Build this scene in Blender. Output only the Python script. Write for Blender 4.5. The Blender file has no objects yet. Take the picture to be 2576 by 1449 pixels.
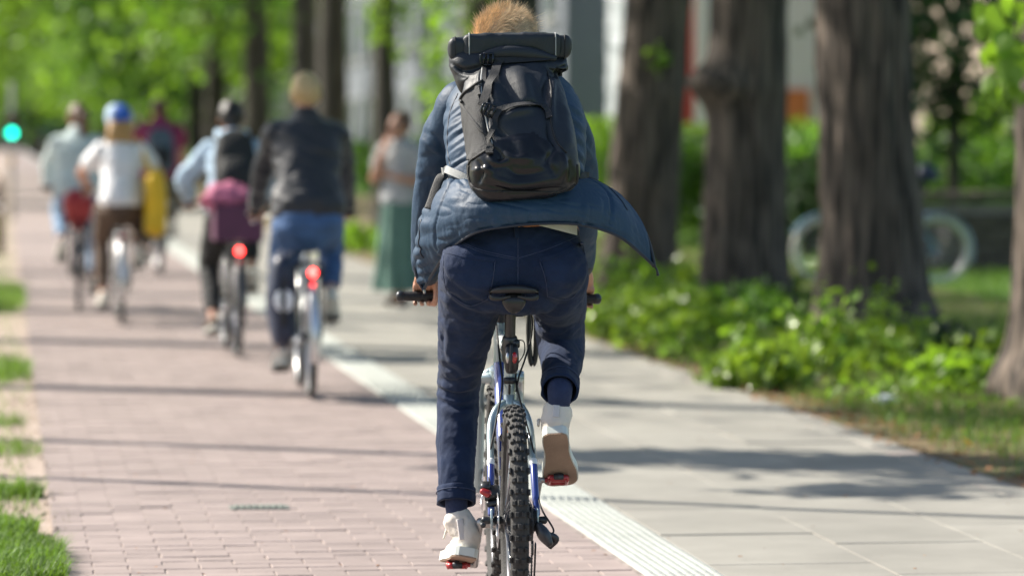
import bpy, math, random
import numpy as np
from mathutils import Vector, Matrix
from mathutils.bvhtree import BVHTree

rng = np.random.default_rng(7)
random.seed(7)
D = bpy.data
scene = bpy.context.scene
COL = scene.collection
R = math.radians

# ------------------------------------------------------------------ camera, sky, sun, exposure
CAM_POS = np.array([0.0, 0.0, 1.47])
CAM_YAW, CAM_PITCH = R(7.5597), R(2.2497)
cam_data = D.cameras.new("camera")
cam_data.lens = 135.0
cam_data.sensor_width = 36.0
cam_data.clip_start = 0.1
cam_data.clip_end = 3000.0
cam_data.dof.use_dof = True
cam_data.dof.focus_distance = 11.5
cam_data.dof.aperture_fstop = 2.3
camera = D.objects.new("camera", cam_data)
camera.location = CAM_POS
camera.rotation_euler = (math.pi / 2 - CAM_PITCH, 0, -CAM_YAW)
COL.objects.link(camera)
scene.camera = camera

SUN_EL = R(39)
SUN_AZ = np.array([-0.855, 0.518])            # horizontal direction towards the sun: left and ahead
SUN_AZ = SUN_AZ / np.linalg.norm(SUN_AZ)
SUN_VEC = Vector((SUN_AZ[0] * math.cos(SUN_EL), SUN_AZ[1] * math.cos(SUN_EL), math.sin(SUN_EL)))
world = D.worlds.new("World")
scene.world = world
world.use_nodes = True
wn = world.node_tree.nodes
wl = world.node_tree.links
wn.clear()
sky = wn.new("ShaderNodeTexSky")
sky.sky_type = "NISHITA"
sky.sun_disc = False
sky.sun_elevation = SUN_EL
sky.sun_rotation = math.atan2(SUN_AZ[0], SUN_AZ[1])
sky.air_density = 1.0
sky.dust_density = 1.5
bg = wn.new("ShaderNodeBackground")
bg.inputs[1].default_value = 0.092
wo = wn.new("ShaderNodeOutputWorld")
wl.new(sky.outputs[0], bg.inputs[0])
wl.new(bg.outputs[0], wo.inputs[0])
sun_data = D.lights.new("sun", "SUN")
sun_data.energy = 5.0
sun_data.angle = R(0.53)
sun_data.color = (1.0, 0.93, 0.82)
sun = D.objects.new("sun", sun_data)
sun.rotation_euler = SUN_VEC.to_track_quat("Z", "Y").to_euler()
sun.location = (-20, 20, 30)
COL.objects.link(sun)
scene.view_settings.view_transform = "Standard"
scene.view_settings.look = "None"
scene.view_settings.gamma = 1.0
scene.view_settings.use_curve_mapping = False
scene.view_settings.exposure = 1.04
scene.render.engine = "CYCLES"
scene.cycles.use_denoising = True
scene.cycles.max_bounces = 8
scene.cycles.transparent_max_bounces = 6
scene.cycles.sample_clamp_indirect = 6.0
scene.cycles.caustics_reflective = False
scene.cycles.caustics_refractive = False

# ------------------------------------------------------------------ measuring helpers (a sheet 2576 x 1449 laid over the view)
FPX = 135 / 36 * 2576
_f = np.array([math.sin(CAM_YAW) * math.cos(CAM_PITCH), math.cos(CAM_YAW) * math.cos(CAM_PITCH), -math.sin(CAM_PITCH)])
_r = np.array([math.cos(CAM_YAW), -math.sin(CAM_YAW), 0.0])
_u = np.cross(_r, _f)

def ray(x, y):
    return _f + _r * (x - 1288) / FPX - _u * (y - 724.5) / FPX

def on_ground(x, y, z=0.0):
    d = ray(x, y)
    return CAM_POS + d * (z - CAM_POS[2]) / d[2]

def at_Y(x, y, Y):
    d = ray(x, y)
    return CAM_POS + d * Y / d[1]

def Y_for(x, X):
    d = ray(x, 345)
    return X * d[1] / d[0]

# ------------------------------------------------------------------ numpy noise
def vnoise(P, seed=0):
    P = np.asarray(P, float)
    i = np.floor(P).astype(np.int64)
    f = P - i
    f = f * f * (3 - 2 * f)
    def h(a, b, c):
        n = (a * 374761393 + b * 668265263 + c * 1274126177 + seed * 974711) & 0xFFFFFFFF
        n = ((n ^ (n >> 13)) * 1274126177) & 0xFFFFFFFF
        n = n ^ (n >> 16)
        return (n & 0xFFFF) / 32767.5 - 1.0
    out = 0
    for dx in (0, 1):
        wx = f[:, 0] if dx else 1 - f[:, 0]
        for dy in (0, 1):
            wy = f[:, 1] if dy else 1 - f[:, 1]
            for dz in (0, 1):
                wz = f[:, 2] if dz else 1 - f[:, 2]
                out = out + wx * wy * wz * h(i[:, 0] + dx, i[:, 1] + dy, i[:, 2] + dz)
    return out

def fbm(P, seed=0, octs=3):
    o, a, s = 0, 1.0, 1.0
    for k in range(octs):
        o = o + a * vnoise(np.asarray(P) * s, seed + k * 17)
        a *= 0.5
        s *= 2.03
    return o

# ------------------------------------------------------------------ mesh helpers: a shape is (V, [face arrays])
def faces_list(F):
    return F if isinstance(F, list) else [F]

def join(shapes):
    Vs, Fs, n = [], [], 0
    for V, F in shapes:
        Vs.append(np.asarray(V, float))
        for f in faces_list(F):
            Fs.append(np.asarray(f, int) + n)
        n += len(V)
    out = {}
    for f in Fs:
        if len(f):
            out.setdefault(f.shape[1], []).append(f)
    return np.vstack(Vs), [np.vstack(v) for v in out.values()]

def make_mesh(name, shape, smooth=True):
    V, F = shape
    F = faces_list(F)
    me = D.meshes.new(name)
    me.vertices.add(len(V))
    me.vertices.foreach_set("co", np.asarray(V, np.float32).ravel())
    loops = np.concatenate([f.ravel() for f in F]).astype(np.int32)
    tot = np.concatenate([np.full(len(f), f.shape[1]) for f in F]).astype(np.int32)
    start = np.concatenate([[0], np.cumsum(tot)[:-1]]).astype(np.int32)
    me.loops.add(len(loops))
    me.loops.foreach_set("vertex_index", loops)
    me.polygons.add(len(tot))
    me.polygons.foreach_set("loop_start", start)
    me.polygons.foreach_set("loop_total", tot)
    me.polygons.foreach_set("use_smooth", np.full(len(tot), bool(smooth)))
    me.update(calc_edges=True)
    return me

def obj(name, shape, material=None, parent=None, smooth=True, loc=None, rotz=None, kind=None):
    me = shape if isinstance(shape, bpy.types.Mesh) else make_mesh(name, shape, smooth)
    if material is not None and len(me.materials) == 0:
        me.materials.append(material)
    o = D.objects.new(name, me)
    COL.objects.link(o)
    if parent is not None:
        o.parent = parent
    if loc is not None:
        o.location = loc
    if rotz is not None:
        o.rotation_euler = (0, 0, rotz)
    if kind:
        o["kind"] = kind
    return o

def empty(name, loc=(0, 0, 0), rotz=0.0):
    o = D.objects.new(name, None)
    o.empty_display_size = 0.1
    o.location = loc
    o.rotation_euler = (0, 0, rotz)
    COL.objects.link(o)
    return o

def tag(o, label, cat, group=None):
    o["label"] = label
    o["category"] = cat
    if group:
        o["group"] = group
    return o

def structure(o):
    o["kind"] = "structure"
    return o

def grid_faces(nr, nc, wrap_c=False, wrap_r=False):
    r = np.arange(nr if wrap_r else nr - 1)
    c = np.arange(nc if wrap_c else nc - 1)
    rr, cc = np.meshgrid(r, c, indexing="ij")
    r2 = (rr + 1) % nr
    c2 = (cc + 1) % nc
    return np.stack([rr * nc + cc, rr * nc + c2, r2 * nc + c2, r2 * nc + cc], -1).reshape(-1, 4)

def catmull(P, n):
    P = np.asarray(P, float)
    if len(P) == 2:
        t = np.linspace(0, 1, n)[:, None]
        return P[0] * (1 - t) + P[1] * t
    Q = np.vstack([2 * P[0] - P[1], P, 2 * P[-1] - P[-2]])
    t = np.linspace(0, len(P) - 1 - 1e-9, n)
    i = t.astype(int)
    f = (t - i)[:, None]
    p0, p1, p2, p3 = Q[i], Q[i + 1], Q[i + 2], Q[i + 3]
    return 0.5 * (2 * p1 + (p2 - p0) * f + (2 * p0 - 5 * p1 + 4 * p2 - p3) * f ** 2 + (3 * p1 - p0 - 3 * p2 + p3) * f ** 3)

def frames(P, ref):
    T = np.gradient(P, axis=0)
    T /= np.linalg.norm(T, axis=1, keepdims=True) + 1e-12
    ref = np.asarray(ref, float)
    U = ref[None] - (T @ ref)[:, None] * T
    nn = np.linalg.norm(U, axis=1, keepdims=True)
    alt = np.cross(T, [0.31, 0.77, 0.55])
    U = np.where(nn > 0.05, U / (nn + 1e-9), alt / (np.linalg.norm(alt, axis=1, keepdims=True) + 1e-9))
    return T, U, np.cross(T, U)

def tube(P, rad, seg=12, n=None, ref=(1, 0, 0), cap=True, power=2.0, raw=False):
    """Closed loft along points P; rad is a number, one per point, or a (ru, rv) pair per point."""
    P = np.asarray(P, float)
    rad = np.asarray(rad, float)
    if rad.ndim == 0:
        rad = np.full((len(P), 2), float(rad))
    elif rad.ndim == 1:
        rad = np.stack([rad, rad], 1)
    if n is not None:
        both = catmull(np.hstack([P, rad]), n)
        P, rad = both[:, :3], np.maximum(both[:, 3:], 1e-4)
    if cap:
        T = np.gradient(P, axis=0)
        T /= np.linalg.norm(T, axis=1, keepdims=True) + 1e-12
        cps, crs = [], []
        k = 3 if seg > 8 else 1
        for j in range(k):
            a = (j + 0.15) / k * math.pi / 2
            cps.append((math.cos(a), math.sin(a)))
        m0, m1 = rad[0].min() * (0.7 if seg > 8 else 0.3), rad[-1].min() * (0.7 if seg > 8 else 0.3)
        pre = [P[0] - T[0] * m0 * c for c, s in cps]
        prr = [rad[0] * s for c, s in cps]
        post = [P[-1] + T[-1] * m1 * c for c, s in reversed(cps)]
        por = [rad[-1] * s for c, s in reversed(cps)]
        Pf, rf = np.vstack([pre, P, post]), np.vstack([prr, rad, por])
        T, U, W = frames(P, ref)
        U = np.vstack([np.repeat(U[:1], k, 0), U, np.repeat(U[-1:], k, 0)])
        W = np.vstack([np.repeat(W[:1], k, 0), W, np.repeat(W[-1:], k, 0)])
        P, rad = Pf, rf
    else:
        T, U, W = frames(P, ref)
    a = np.linspace(0, 2 * math.pi, seg, endpoint=False)
    ca, sa = np.cos(a), np.sin(a)
    if power != 2.0:
        ca = np.sign(ca) * np.abs(ca) ** (2 / power)
        sa = np.sign(sa) * np.abs(sa) ** (2 / power)
    V = P[:, None] + (rad[:, :1] * ca[None])[..., None] * U[:, None] + (rad[:, 1:] * sa[None])[..., None] * W[:, None]
    m = len(P)
    if raw:
        return V, U, W
    V = V.reshape(-1, 3)
    F = [grid_faces(m, seg, wrap_c=True)]
    if cap:
        i0, i1 = len(V), len(V) + 1
        V = np.vstack([V, P[0], P[-1]])
        j = np.arange(seg)
        j2 = (j + 1) % seg
        b = (m - 1) * seg
        F.append(np.vstack([np.stack([np.full(seg, i0), j2, j], 1), np.stack([np.full(seg, i1), b + j, b + j2], 1)]))
    return V, F

def box(c, s, rot=None, chamfer=0.0):
    x, y, z = np.asarray(s, float) / 2
    if chamfer <= 0:
        V = np.array([[-x, -y, -z], [x, -y, -z], [x, y, -z], [-x, y, -z], [-x, -y, z], [x, -y, z], [x, y, z], [-x, y, z]])
        F = np.array([[0, 3, 2, 1], [4, 5, 6, 7], [0, 1, 5, 4], [1, 2, 6, 5], [2, 3, 7, 6], [3, 0, 4, 7]])
    else:
        k = chamfer
        rings = []
        for zz, ins in ((-z, k), (-z + k, 0), (z - k, 0), (z, k)):
            rings.append([[-x + ins, -y + ins, zz], [x - ins, -y + ins, zz], [x - ins, y - ins, zz], [-x + ins, y - ins, zz]])
        V = np.array(rings).reshape(-1, 3)
        F = np.vstack([grid_faces(4, 4, wrap_c=True), [[3, 2, 1, 0], [12, 13, 14, 15]]])
    if rot is not None:
        V = V @ np.asarray(rot).T
    return V + np.asarray(c, float), [F]

def ellipsoid(c, r, nu=20, nv=12):
    a = np.linspace(0, 2 * math.pi, nu, endpoint=False)
    b = np.linspace(0, math.pi, nv + 2)[1:-1]
    V = np.stack([np.outer(np.sin(b), np.cos(a)), np.outer(np.sin(b), np.sin(a)), np.outer(np.cos(b), np.ones(nu))], -1).reshape(-1, 3)
    V = np.vstack([V, [0, 0, 1], [0, 0, -1]]) * np.asarray(r, float) + np.asarray(c, float)
    j = np.arange(nu)
    j2 = (j + 1) % nu
    i0 = nu * nv
    F = [grid_faces(nv, nu, wrap_c=True)[:, ::-1], np.vstack([np.stack([np.full(nu, i0), j, j2], 1), np.stack([np.full(nu, i0 + 1), (nv - 1) * nu + j2, (nv - 1) * nu + j], 1)])]
    return V, F

def lathe(profile, axis_pt, axis="x", seg=32, closed=False):
    """profile: (radius, offset along the axis) pairs, spun round an axis through axis_pt."""
    pr = np.asarray(profile, float)
    a = np.linspace(0, 2 * math.pi, seg, endpoint=False)
    c, s = np.cos(a), np.sin(a)
    r = pr[:, 0][:, None]
    o = np.repeat(pr[:, 1][:, None], seg, 1)
    if axis == "x":
        V = np.stack([o, r * c, r * s], -1)
    elif axis == "z":
        V = np.stack([r * c, r * s, o], -1)
    else:
        V = np.stack([r * s, o, r * c], -1)
    V = V.reshape(-1, 3) + np.asarray(axis_pt, float)
    return V, [grid_faces(len(pr), seg, wrap_c=True, wrap_r=closed)]

def torus(c, Rm, rw, rh=None, seg=64, prof=12, axis="x"):
    rh = rw if rh is None else rh
    a = np.linspace(0, 2 * math.pi, prof, endpoint=False)
    return lathe(np.stack([Rm + rh * np.cos(a), rw * np.sin(a)], 1), c, axis, seg, closed=True)

def rot_z(a):
    return np.array([[math.cos(a), -math.sin(a), 0], [math.sin(a), math.cos(a), 0], [0, 0, 1]])

def rot_x(a):
    return np.array([[1, 0, 0], [0, math.cos(a), -math.sin(a)], [0, math.sin(a), math.cos(a)]])

def rot_y(a):
    return np.array([[math.cos(a), 0, math.sin(a)], [0, 1, 0], [-math.sin(a), 0, math.cos(a)]])

def moved(shape, t=(0, 0, 0), M=None):
    V, F = shape
    V = np.asarray(V, float)
    if M is not None:
        V = V @ np.asarray(M).T
    return V + np.asarray(t, float), F

def all_tris(F):
    out = []
    for f in faces_list(F):
        out.append(f if f.shape[1] == 3 else np.vstack([f[:, [0, 1, 2]], f[:, [0, 2, 3]]]))
    return np.vstack(out)

def normals(shape):
    V, F = shape
    T = all_tris(F)
    n = np.cross(V[T[:, 1]] - V[T[:, 0]], V[T[:, 2]] - V[T[:, 0]])
    N = np.zeros_like(V)
    for k in range(3):
        np.add.at(N, T[:, k], n)
    return N / (np.linalg.norm(N, axis=1, keepdims=True) + 1e-12)

def smooth_shape(shape, it=2, w=0.5):
    V, F = shape
    T = all_tris(F)
    E = np.vstack([T[:, [0, 1]], T[:, [1, 2]], T[:, [2, 0]]])
    E = np.unique(np.sort(E, 1), axis=0)
    deg = np.bincount(E.ravel(), minlength=len(V))[:, None] + 1e-9
    V = V.copy()
    for _ in range(it):
        S = np.zeros_like(V)
        for k in range(3):
            S[:, k] = np.bincount(E[:, 0], V[E[:, 1], k], len(V)) + np.bincount(E[:, 1], V[E[:, 0], k], len(V))
        V = V * (1 - w) + S / deg * w
    return V, F

def union(shapes, voxel=0.008, smooth=3):
    me = make_mesh("tmp", join(shapes))
    o = D.objects.new("tmp", me)
    COL.objects.link(o)
    md = o.modifiers.new("r", "REMESH")
    md.mode = "VOXEL"
    md.voxel_size = voxel
    dg = bpy.context.evaluated_depsgraph_get()
    dg.update()
    ev = o.evaluated_get(dg).to_mesh()
    V = np.empty(len(ev.vertices) * 3, np.float32)
    ev.vertices.foreach_get("co", V)
    lt = np.empty(len(ev.polygons), np.int32)
    ev.polygons.foreach_get("loop_total", lt)
    li = np.empty(len(ev.loops), np.int32)
    ev.loops.foreach_get("vertex_index", li)
    o.evaluated_get(dg).to_mesh_clear()
    F = []
    st = np.concatenate([[0], np.cumsum(lt)[:-1]])
    for k in np.unique(lt):
        s = st[lt == k]
        f = li[s[:, None] + np.arange(k)[None]]
        F.append(f if k <= 4 else f[:, :4])
    D.objects.remove(o)
    D.meshes.remove(me)
    sh = (V.reshape(-1, 3).astype(float), F)
    return smooth_shape(sh, smooth) if smooth else sh

# ------------------------------------------------------------------ materials
def nd(nt, t, **kw):
    n = nt.nodes.new(t)
    for k, v in kw.items():
        setattr(n, k, v)
    return n

def mat(name, col, rough=0.6, metal=0.0, spec=0.5, var=0.18, scale=6.0, bump=0.0, bscale=60.0, coat=0.0, sheen=0.0,
        col2=None, stretch=(1, 1, 1), island=0.0, perobj=0.0, translucent=0.0, emit=0.0, detail=4.0, trans=0.0, ramp=(0.3, 0.7), pos=False, stain=0.0):
    m = D.materials.new(name)
    m.use_nodes = True
    nt = m.node_tree
    b = nt.nodes["Principled BSDF"]
    L = nt.links.new
    tc = nd(nt, "ShaderNodeTexCoord")
    mp = nd(nt, "ShaderNodeMapping")
    mp.inputs["Scale"].default_value = stretch
    geo = nd(nt, "ShaderNodeNewGeometry")
    L(geo.outputs["Position"] if pos else tc.outputs["Object"], mp.inputs["Vector"])
    nz = nd(nt, "ShaderNodeTexNoise")
    nz.inputs["Scale"].default_value = scale
    nz.inputs["Detail"].default_value = detail
    L(mp.outputs[0], nz.inputs["Vector"])
    rpos = ramp
    ramp = nd(nt, "ShaderNodeValToRGB")
    c = np.array(col[:3])
    lo = c * (1 - var)
    hi = np.array(col2[:3]) if col2 is not None else np.minimum(c * (1 + var), 1)
    if col2 is not None:
        lo = c
    ramp.color_ramp.elements[0].position = rpos[0]
    ramp.color_ramp.elements[1].position = rpos[1]
    ramp.color_ramp.elements[0].color = (*lo, 1)
    ramp.color_ramp.elements[1].color = (*hi, 1)
    L(nz.outputs["Fac"], ramp.inputs[0])
    out = ramp.outputs[0]
    for amt, node, sock in ((island, "ShaderNodeNewGeometry", "Random Per Island"), (perobj, "ShaderNodeObjectInfo", "Random")):
        if amt > 0:
            g = nd(nt, node)
            mr = nd(nt, "ShaderNodeMapRange")
            mr.inputs["To Min"].default_value = 1 - amt
            mr.inputs["To Max"].default_value = 1 + amt
            L(g.outputs[sock], mr.inputs["Value"])
            mul = nd(nt, "ShaderNodeVectorMath", operation="SCALE")
            L(out, mul.inputs[0])
            L(mr.outputs[0], mul.inputs["Scale"])
            out = mul.outputs[0]
    if stain > 0:
        ns = nd(nt, "ShaderNodeTexNoise")
        ns.inputs["Scale"].default_value = 1.1
        ns.inputs["Detail"].default_value = 6
        ns.inputs["Roughness"].default_value = 0.65
        L(mp.outputs[0], ns.inputs["Vector"])
        mr = nd(nt, "ShaderNodeMapRange")
        mr.inputs["From Min"].default_value = 0.35
        mr.inputs["From Max"].default_value = 0.65
        mr.inputs["To Min"].default_value = 1 - stain
        mr.inputs["To Max"].default_value = 1 + stain * 0.5
        L(ns.outputs["Fac"], mr.inputs["Value"])
        mul = nd(nt, "ShaderNodeVectorMath", operation="SCALE")
        L(out, mul.inputs[0])
        L(mr.outputs[0], mul.inputs["Scale"])
        out = mul.outputs[0]
    L(out, b.inputs["Base Color"])
    b.inputs["Roughness"].default_value = rough
    b.inputs["Metallic"].default_value = metal
    b.inputs["Specular IOR Level"].default_value = spec
    b.inputs["Coat Weight"].default_value = coat
    b.inputs["Sheen Weight"].default_value = sheen
    b.inputs["Transmission Weight"].default_value = trans
    if bump > 0:
        nb = nd(nt, "ShaderNodeTexNoise")
        nb.inputs["Scale"].default_value = bscale
        nb.inputs["Detail"].default_value = 5
        L(mp.outputs[0], nb.inputs["Vector"])
        bp = nd(nt, "ShaderNodeBump")
        bp.inputs["Strength"].default_value = bump
        bp.inputs["Distance"].default_value = 0.01
        L(nb.outputs["Fac"], bp.inputs["Height"])
        L(bp.outputs[0], b.inputs["Normal"])
    if emit > 0:
        b.inputs["Emission Color"].default_value = (*col[:3], 1)
        b.inputs["Emission Strength"].default_value = emit
    if translucent > 0:
        tr = nd(nt, "ShaderNodeBsdfTranslucent")
        sc = nd(nt, "ShaderNodeVectorMath", operation="MULTIPLY")
        sc.inputs[1].default_value = (1.6, 1.6, 0.7)
        L(out, sc.inputs[0])
        L(sc.outputs[0], tr.inputs["Color"])
        mx = nd(nt, "ShaderNodeMixShader")
        mx.inputs[0].default_value = translucent
        L(b.outputs[0], mx.inputs[1])
        L(tr.outputs[0], mx.inputs[2])
        L(mx.outputs[0], nt.nodes["Material Output"].inputs["Surface"])
    return m

M = {}
def MM(key, *a, **k):
    M[key] = mat(key, *a, **k)
    return M[key]

MM("soil", (0.25, 0.19, 0.14), 0.95, var=0.35, scale=3, bump=0.6, bscale=40)
MM("sand", (0.42, 0.34, 0.29), 0.95, var=0.3, scale=9, bump=0.7, bscale=70, col2=(0.30, 0.23, 0.18))
MM("lawn", (0.10, 0.20, 0.03), 0.9, var=0.3, scale=1.5, col2=(0.14, 0.26, 0.04))
MM("litter_soil", (0.17, 0.10, 0.055), 0.95, scale=2.2, bump=0.8, bscale=50, col2=(0.08, 0.10, 0.03))
MM("asphalt", (0.05, 0.05, 0.052), 0.85, var=0.25, scale=20, bump=0.4, bscale=200)
MM("joint", (0.28, 0.238, 0.215), 0.95, var=0.4, scale=12, bump=0.5, bscale=90)
MM("brick", (0.285, 0.230, 0.213), 0.85, var=0.08, pos=True, stain=0.14, scale=5, bump=0.25, bscale=120, perobj=0.07)
MM("brick_far", (0.285, 0.230, 0.213), 0.85, var=0.08, pos=True, stain=0.14, scale=5, bump=0.2, bscale=120, island=0.07)
MM("slab", (0.268, 0.257, 0.226), 0.85, var=0.09, pos=True, stain=0.16, scale=2.6, bump=0.25, bscale=130, perobj=0.05)
MM("slab_far", (0.268, 0.257, 0.226), 0.85, var=0.09, pos=True, stain=0.16, scale=2.6, bump=0.2, bscale=130, island=0.05)
MM("tactile", (0.43, 0.45, 0.415), 0.7, pos=True, stain=0.14, var=0.07, scale=14, bump=0.2, bscale=150, perobj=0.04)
MM("bark", (0.032, 0.025, 0.020), 0.9, scale=3.6, stretch=(6, 6, 0.45), bump=1.0, bscale=4, col2=(0.145, 0.112, 0.088), detail=3.0, ramp=(0.40, 0.60))  # shade of the furrows painted as dark streaks of stretched noise
MM("bark_green", (0.030, 0.025, 0.020), 0.9, scale=2.2, stretch=(4, 4, 0.7), bump=0.9, bscale=12, col2=(0.060, 0.055, 0.040))
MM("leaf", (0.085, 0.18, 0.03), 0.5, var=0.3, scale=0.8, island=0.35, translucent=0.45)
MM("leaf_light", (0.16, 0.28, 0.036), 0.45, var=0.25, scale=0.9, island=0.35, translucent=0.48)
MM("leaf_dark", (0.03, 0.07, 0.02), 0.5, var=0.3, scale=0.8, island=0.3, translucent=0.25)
MM("leaf_gloss", (0.18, 0.28, 0.036), 0.30, spec=0.6, var=0.25, scale=2.5, island=0.3, translucent=0.35)
MM("grass", (0.12, 0.215, 0.035), 0.6, var=0.3, scale=2, island=0.35, translucent=0.35)
MM("grass_dry", (0.20, 0.19, 0.07), 0.7, var=0.3, scale=2, island=0.3, translucent=0.3)
MM("black_rubber", (0.018, 0.018, 0.019), 0.75, var=0.3, scale=30, bump=0.2, bscale=150)
MM("tyre", (0.035, 0.034, 0.033), 0.8, var=0.35, scale=25, bump=0.3, bscale=160)
MM("rim", (0.10, 0.10, 0.11), 0.35, metal=0.8, var=0.2)
MM("rim_silver", (0.62, 0.62, 0.63), 0.3, metal=0.9, var=0.1)
MM("steel", (0.55, 0.55, 0.57), 0.28, metal=1.0, var=0.15, scale=20)
MM("dark_metal", (0.06, 0.062, 0.066), 0.4, metal=0.7, var=0.2, scale=20)
MM("alloy", (0.38, 0.37, 0.36), 0.4, metal=0.8, var=0.15, scale=20)
MM("frame_silver", (0.36, 0.45, 0.47), 0.25, metal=0.35, var=0.06, coat=0.6, bump=0.02)
MM("frame_blue", (0.022, 0.045, 0.22), 0.25, var=0.08, coat=0.7)
MM("frame_white", (0.72, 0.75, 0.76), 0.3, var=0.04, coat=0.6)
MM("frame_dark", (0.03, 0.03, 0.035), 0.3, var=0.1, coat=0.5)
MM("frame_green", (0.03, 0.08, 0.06), 0.3, var=0.1, coat=0.5)
MM("black_plastic", (0.016, 0.016, 0.018), 0.38, var=0.2, scale=15, bump=0.06, bscale=90)
MM("black_grip", (0.014, 0.014, 0.015), 0.55, var=0.3, scale=40, bump=0.3, bscale=180)
MM("red_metal", (0.36, 0.02, 0.025), 0.3, metal=0.4, var=0.15, coat=0.5)
MM("reflector_red", (0.42, 0.01, 0.012), 0.12, var=0.2, scale=120, coat=1.0)
MM("skin", (0.52, 0.27, 0.18), 0.5, var=0.12, scale=12, bump=0.12, bscale=90)
MM("ginger", (0.70, 0.52, 0.33), 0.42, island=0.35, var=0.25, scale=25)
MM("blond", (0.50, 0.36, 0.18), 0.5, island=0.3, var=0.2, scale=40, bump=0.5, bscale=90)
MM("brown_hair", (0.11, 0.055, 0.028), 0.45, var=0.35, scale=30, bump=0.5, bscale=90)
MM("fair_hair", (0.42, 0.24, 0.08), 0.45, var=0.3, scale=30, bump=0.5, bscale=90)
MM("dark_hair", (0.014, 0.010, 0.009), 0.4, var=0.35, scale=30, bump=0.5, bscale=90)
MM("eye", (0.75, 0.73, 0.70), 0.15, var=0.02)
MM("lip", (0.45, 0.16, 0.13), 0.45, var=0.08)
MM("jacket", (0.018, 0.046, 0.090), 0.58, spec=0.32, var=0.12, scale=7, bump=0.2, bscale=70)
MM("jacket_edge", (0.010, 0.017, 0.034), 0.55, var=0.15)
MM("denim", (0.010, 0.021, 0.056), 0.85, spec=0.25, sheen=0.05, var=0.22, scale=16, bump=0.22, bscale=300)
MM("denim_seam", (0.034, 0.048, 0.10), 0.8, var=0.2)
MM("sock", (0.022, 0.034, 0.085), 0.9, var=0.15, scale=40, bump=0.4, bscale=240)
MM("canvas_white", (0.72, 0.66, 0.58), 0.8, var=0.06, scale=12, bump=0.15, bscale=260)
MM("canvas_band", (0.62, 0.58, 0.56), 0.8, var=0.05, scale=12, bump=0.15, bscale=260)
MM("rubber_white", (0.66, 0.69, 0.64), 0.45, var=0.10, scale=9, bump=0.05)
MM("sole_brown", (0.34, 0.24, 0.175), 0.75, var=0.2, scale=10, bump=0.35, bscale=180)
MM("leather_belt", (0.38, 0.14, 0.055), 0.5, var=0.15, scale=20)
MM("shirt_grey", (0.55, 0.56, 0.54), 0.85, var=0.06, bump=0.2, bscale=200)
MM("pack", (0.010, 0.014, 0.020), 0.52, var=0.15, scale=12, bump=0.16, bscale=300)
MM("pack_mesh", (0.028, 0.029, 0.031), 0.7, var=0.25, scale=60, bump=0.5, bscale=300)
MM("pack_gloss", (0.007, 0.008, 0.011), 0.30, spec=0.38, var=0.1, scale=8, bump=0.06, bscale=40)
MM("webbing", (0.011, 0.012, 0.014), 0.65, var=0.2, scale=60, bump=0.3, bscale=400)
MM("webbing_grey", (0.33, 0.34, 0.34), 0.7, var=0.12, scale=60, bump=0.3, bscale=400)
MM("buckle", (0.03, 0.034, 0.04), 0.22, metal=0.85, var=0.1)
MM("concrete", (0.40, 0.39, 0.37), 0.85, var=0.15, scale=3, bump=0.3, bscale=60)

# ================================================================== SETTING
def sheet(name, x0, x1, y0, y1, z, material, nx=1, ny=1, rough=0.0, seed=3):
    xs, ys = np.linspace(x0, x1, nx + 1), np.linspace(y0, y1, ny + 1)
    X, Y = np.meshgrid(xs, ys)
    Z = np.full_like(X, z)
    if rough:
        Z = Z + rough * fbm(np.stack([X.ravel() * 1.3, Y.ravel() * 1.3, X.ravel() * 0], 1), seed).reshape(X.shape)
    return structure(obj(name, (np.stack([X, Y, Z], -1).reshape(-1, 3), [grid_faces(ny + 1, nx + 1)]), material))

sheet("ground", -700, 700, -80, 1100, -0.06, M["lawn"])
sheet("road", -14.0, -4.6, -60, 420, -0.05, M["asphalt"])
sheet("cross_street", -120, 120, 425, 440, -0.045, M["asphalt"])
sheet("verge", -4.45, 0.18, 6, 420, -0.012, M["sand"], 30, 300, 0.012)
sheet("planting_strip", 4.25, 9.0, 6, 420, -0.004, M["litter_soil"], 40, 300, 0.022)
sheet("lawn", 9.0, 60.0, 6, 420, -0.01, M["lawn"])
kerb = structure(obj("kerb", box((-4.52, 200, 0.0), (0.14, 420, 0.14), chamfer=0.015), M["concrete"], smooth=False))

# --- cycle path of clinker bricks laid across
BW, BD, GAP = 0.2425, 0.1225, 0.0045
path = sheet("cycle_path", 0.18, 2.14, 6, 420, -0.0045, M["joint"])
brick_mesh = make_mesh("paving_brick", box((0, 0, -0.02), (BW - GAP, BD - GAP, 0.04), chamfer=0.0025), smooth=False)
brick_mesh.materials.append(M["brick"])
half_mesh = make_mesh("paving_brick_half", box((0, 0, -0.02), (BW / 2 - GAP, BD - GAP, 0.04), chamfer=0.0025), smooth=False)
half_mesh.materials.append(M["brick"])
n_b = 0
far_bricks = []
for row in range(-28, int((46 - 12.35) / BD)):
    y = 12.35 + (row + 0.5) * BD
    cells = [(0.18 + BW * (k + 0.5), brick_mesh, BW) for k in range(8)]
    if row % 2:
        cells = [(0.18 + BW / 4, half_mesh, BW / 2)] + [(0.18 + BW * (k + 1.0), brick_mesh, BW) for k in range(7)] + [(0.18 + BW * 7.75, half_mesh, BW / 2)]
    for x, me, w in cells:
        dz = rng.normal(0, 0.0011)
        if row >= 0 and n_b < 300:
            o = obj("paving_brick", me, None, path, loc=(x + rng.normal(0, 0.001), y + rng.normal(0, 0.001), dz))
            o.rotation_euler = (rng.normal(0, 0.006), rng.normal(0, 0.004), rng.normal(0, 0.006))
            n_b += 1
        else:
            far_bricks.append(box((x, y, dz - 0.02), (w - GAP, BD - GAP, 0.04)))
obj("paving_bricks", join(far_bricks), M["brick_far"], path, smooth=False, kind="stuff")
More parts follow.
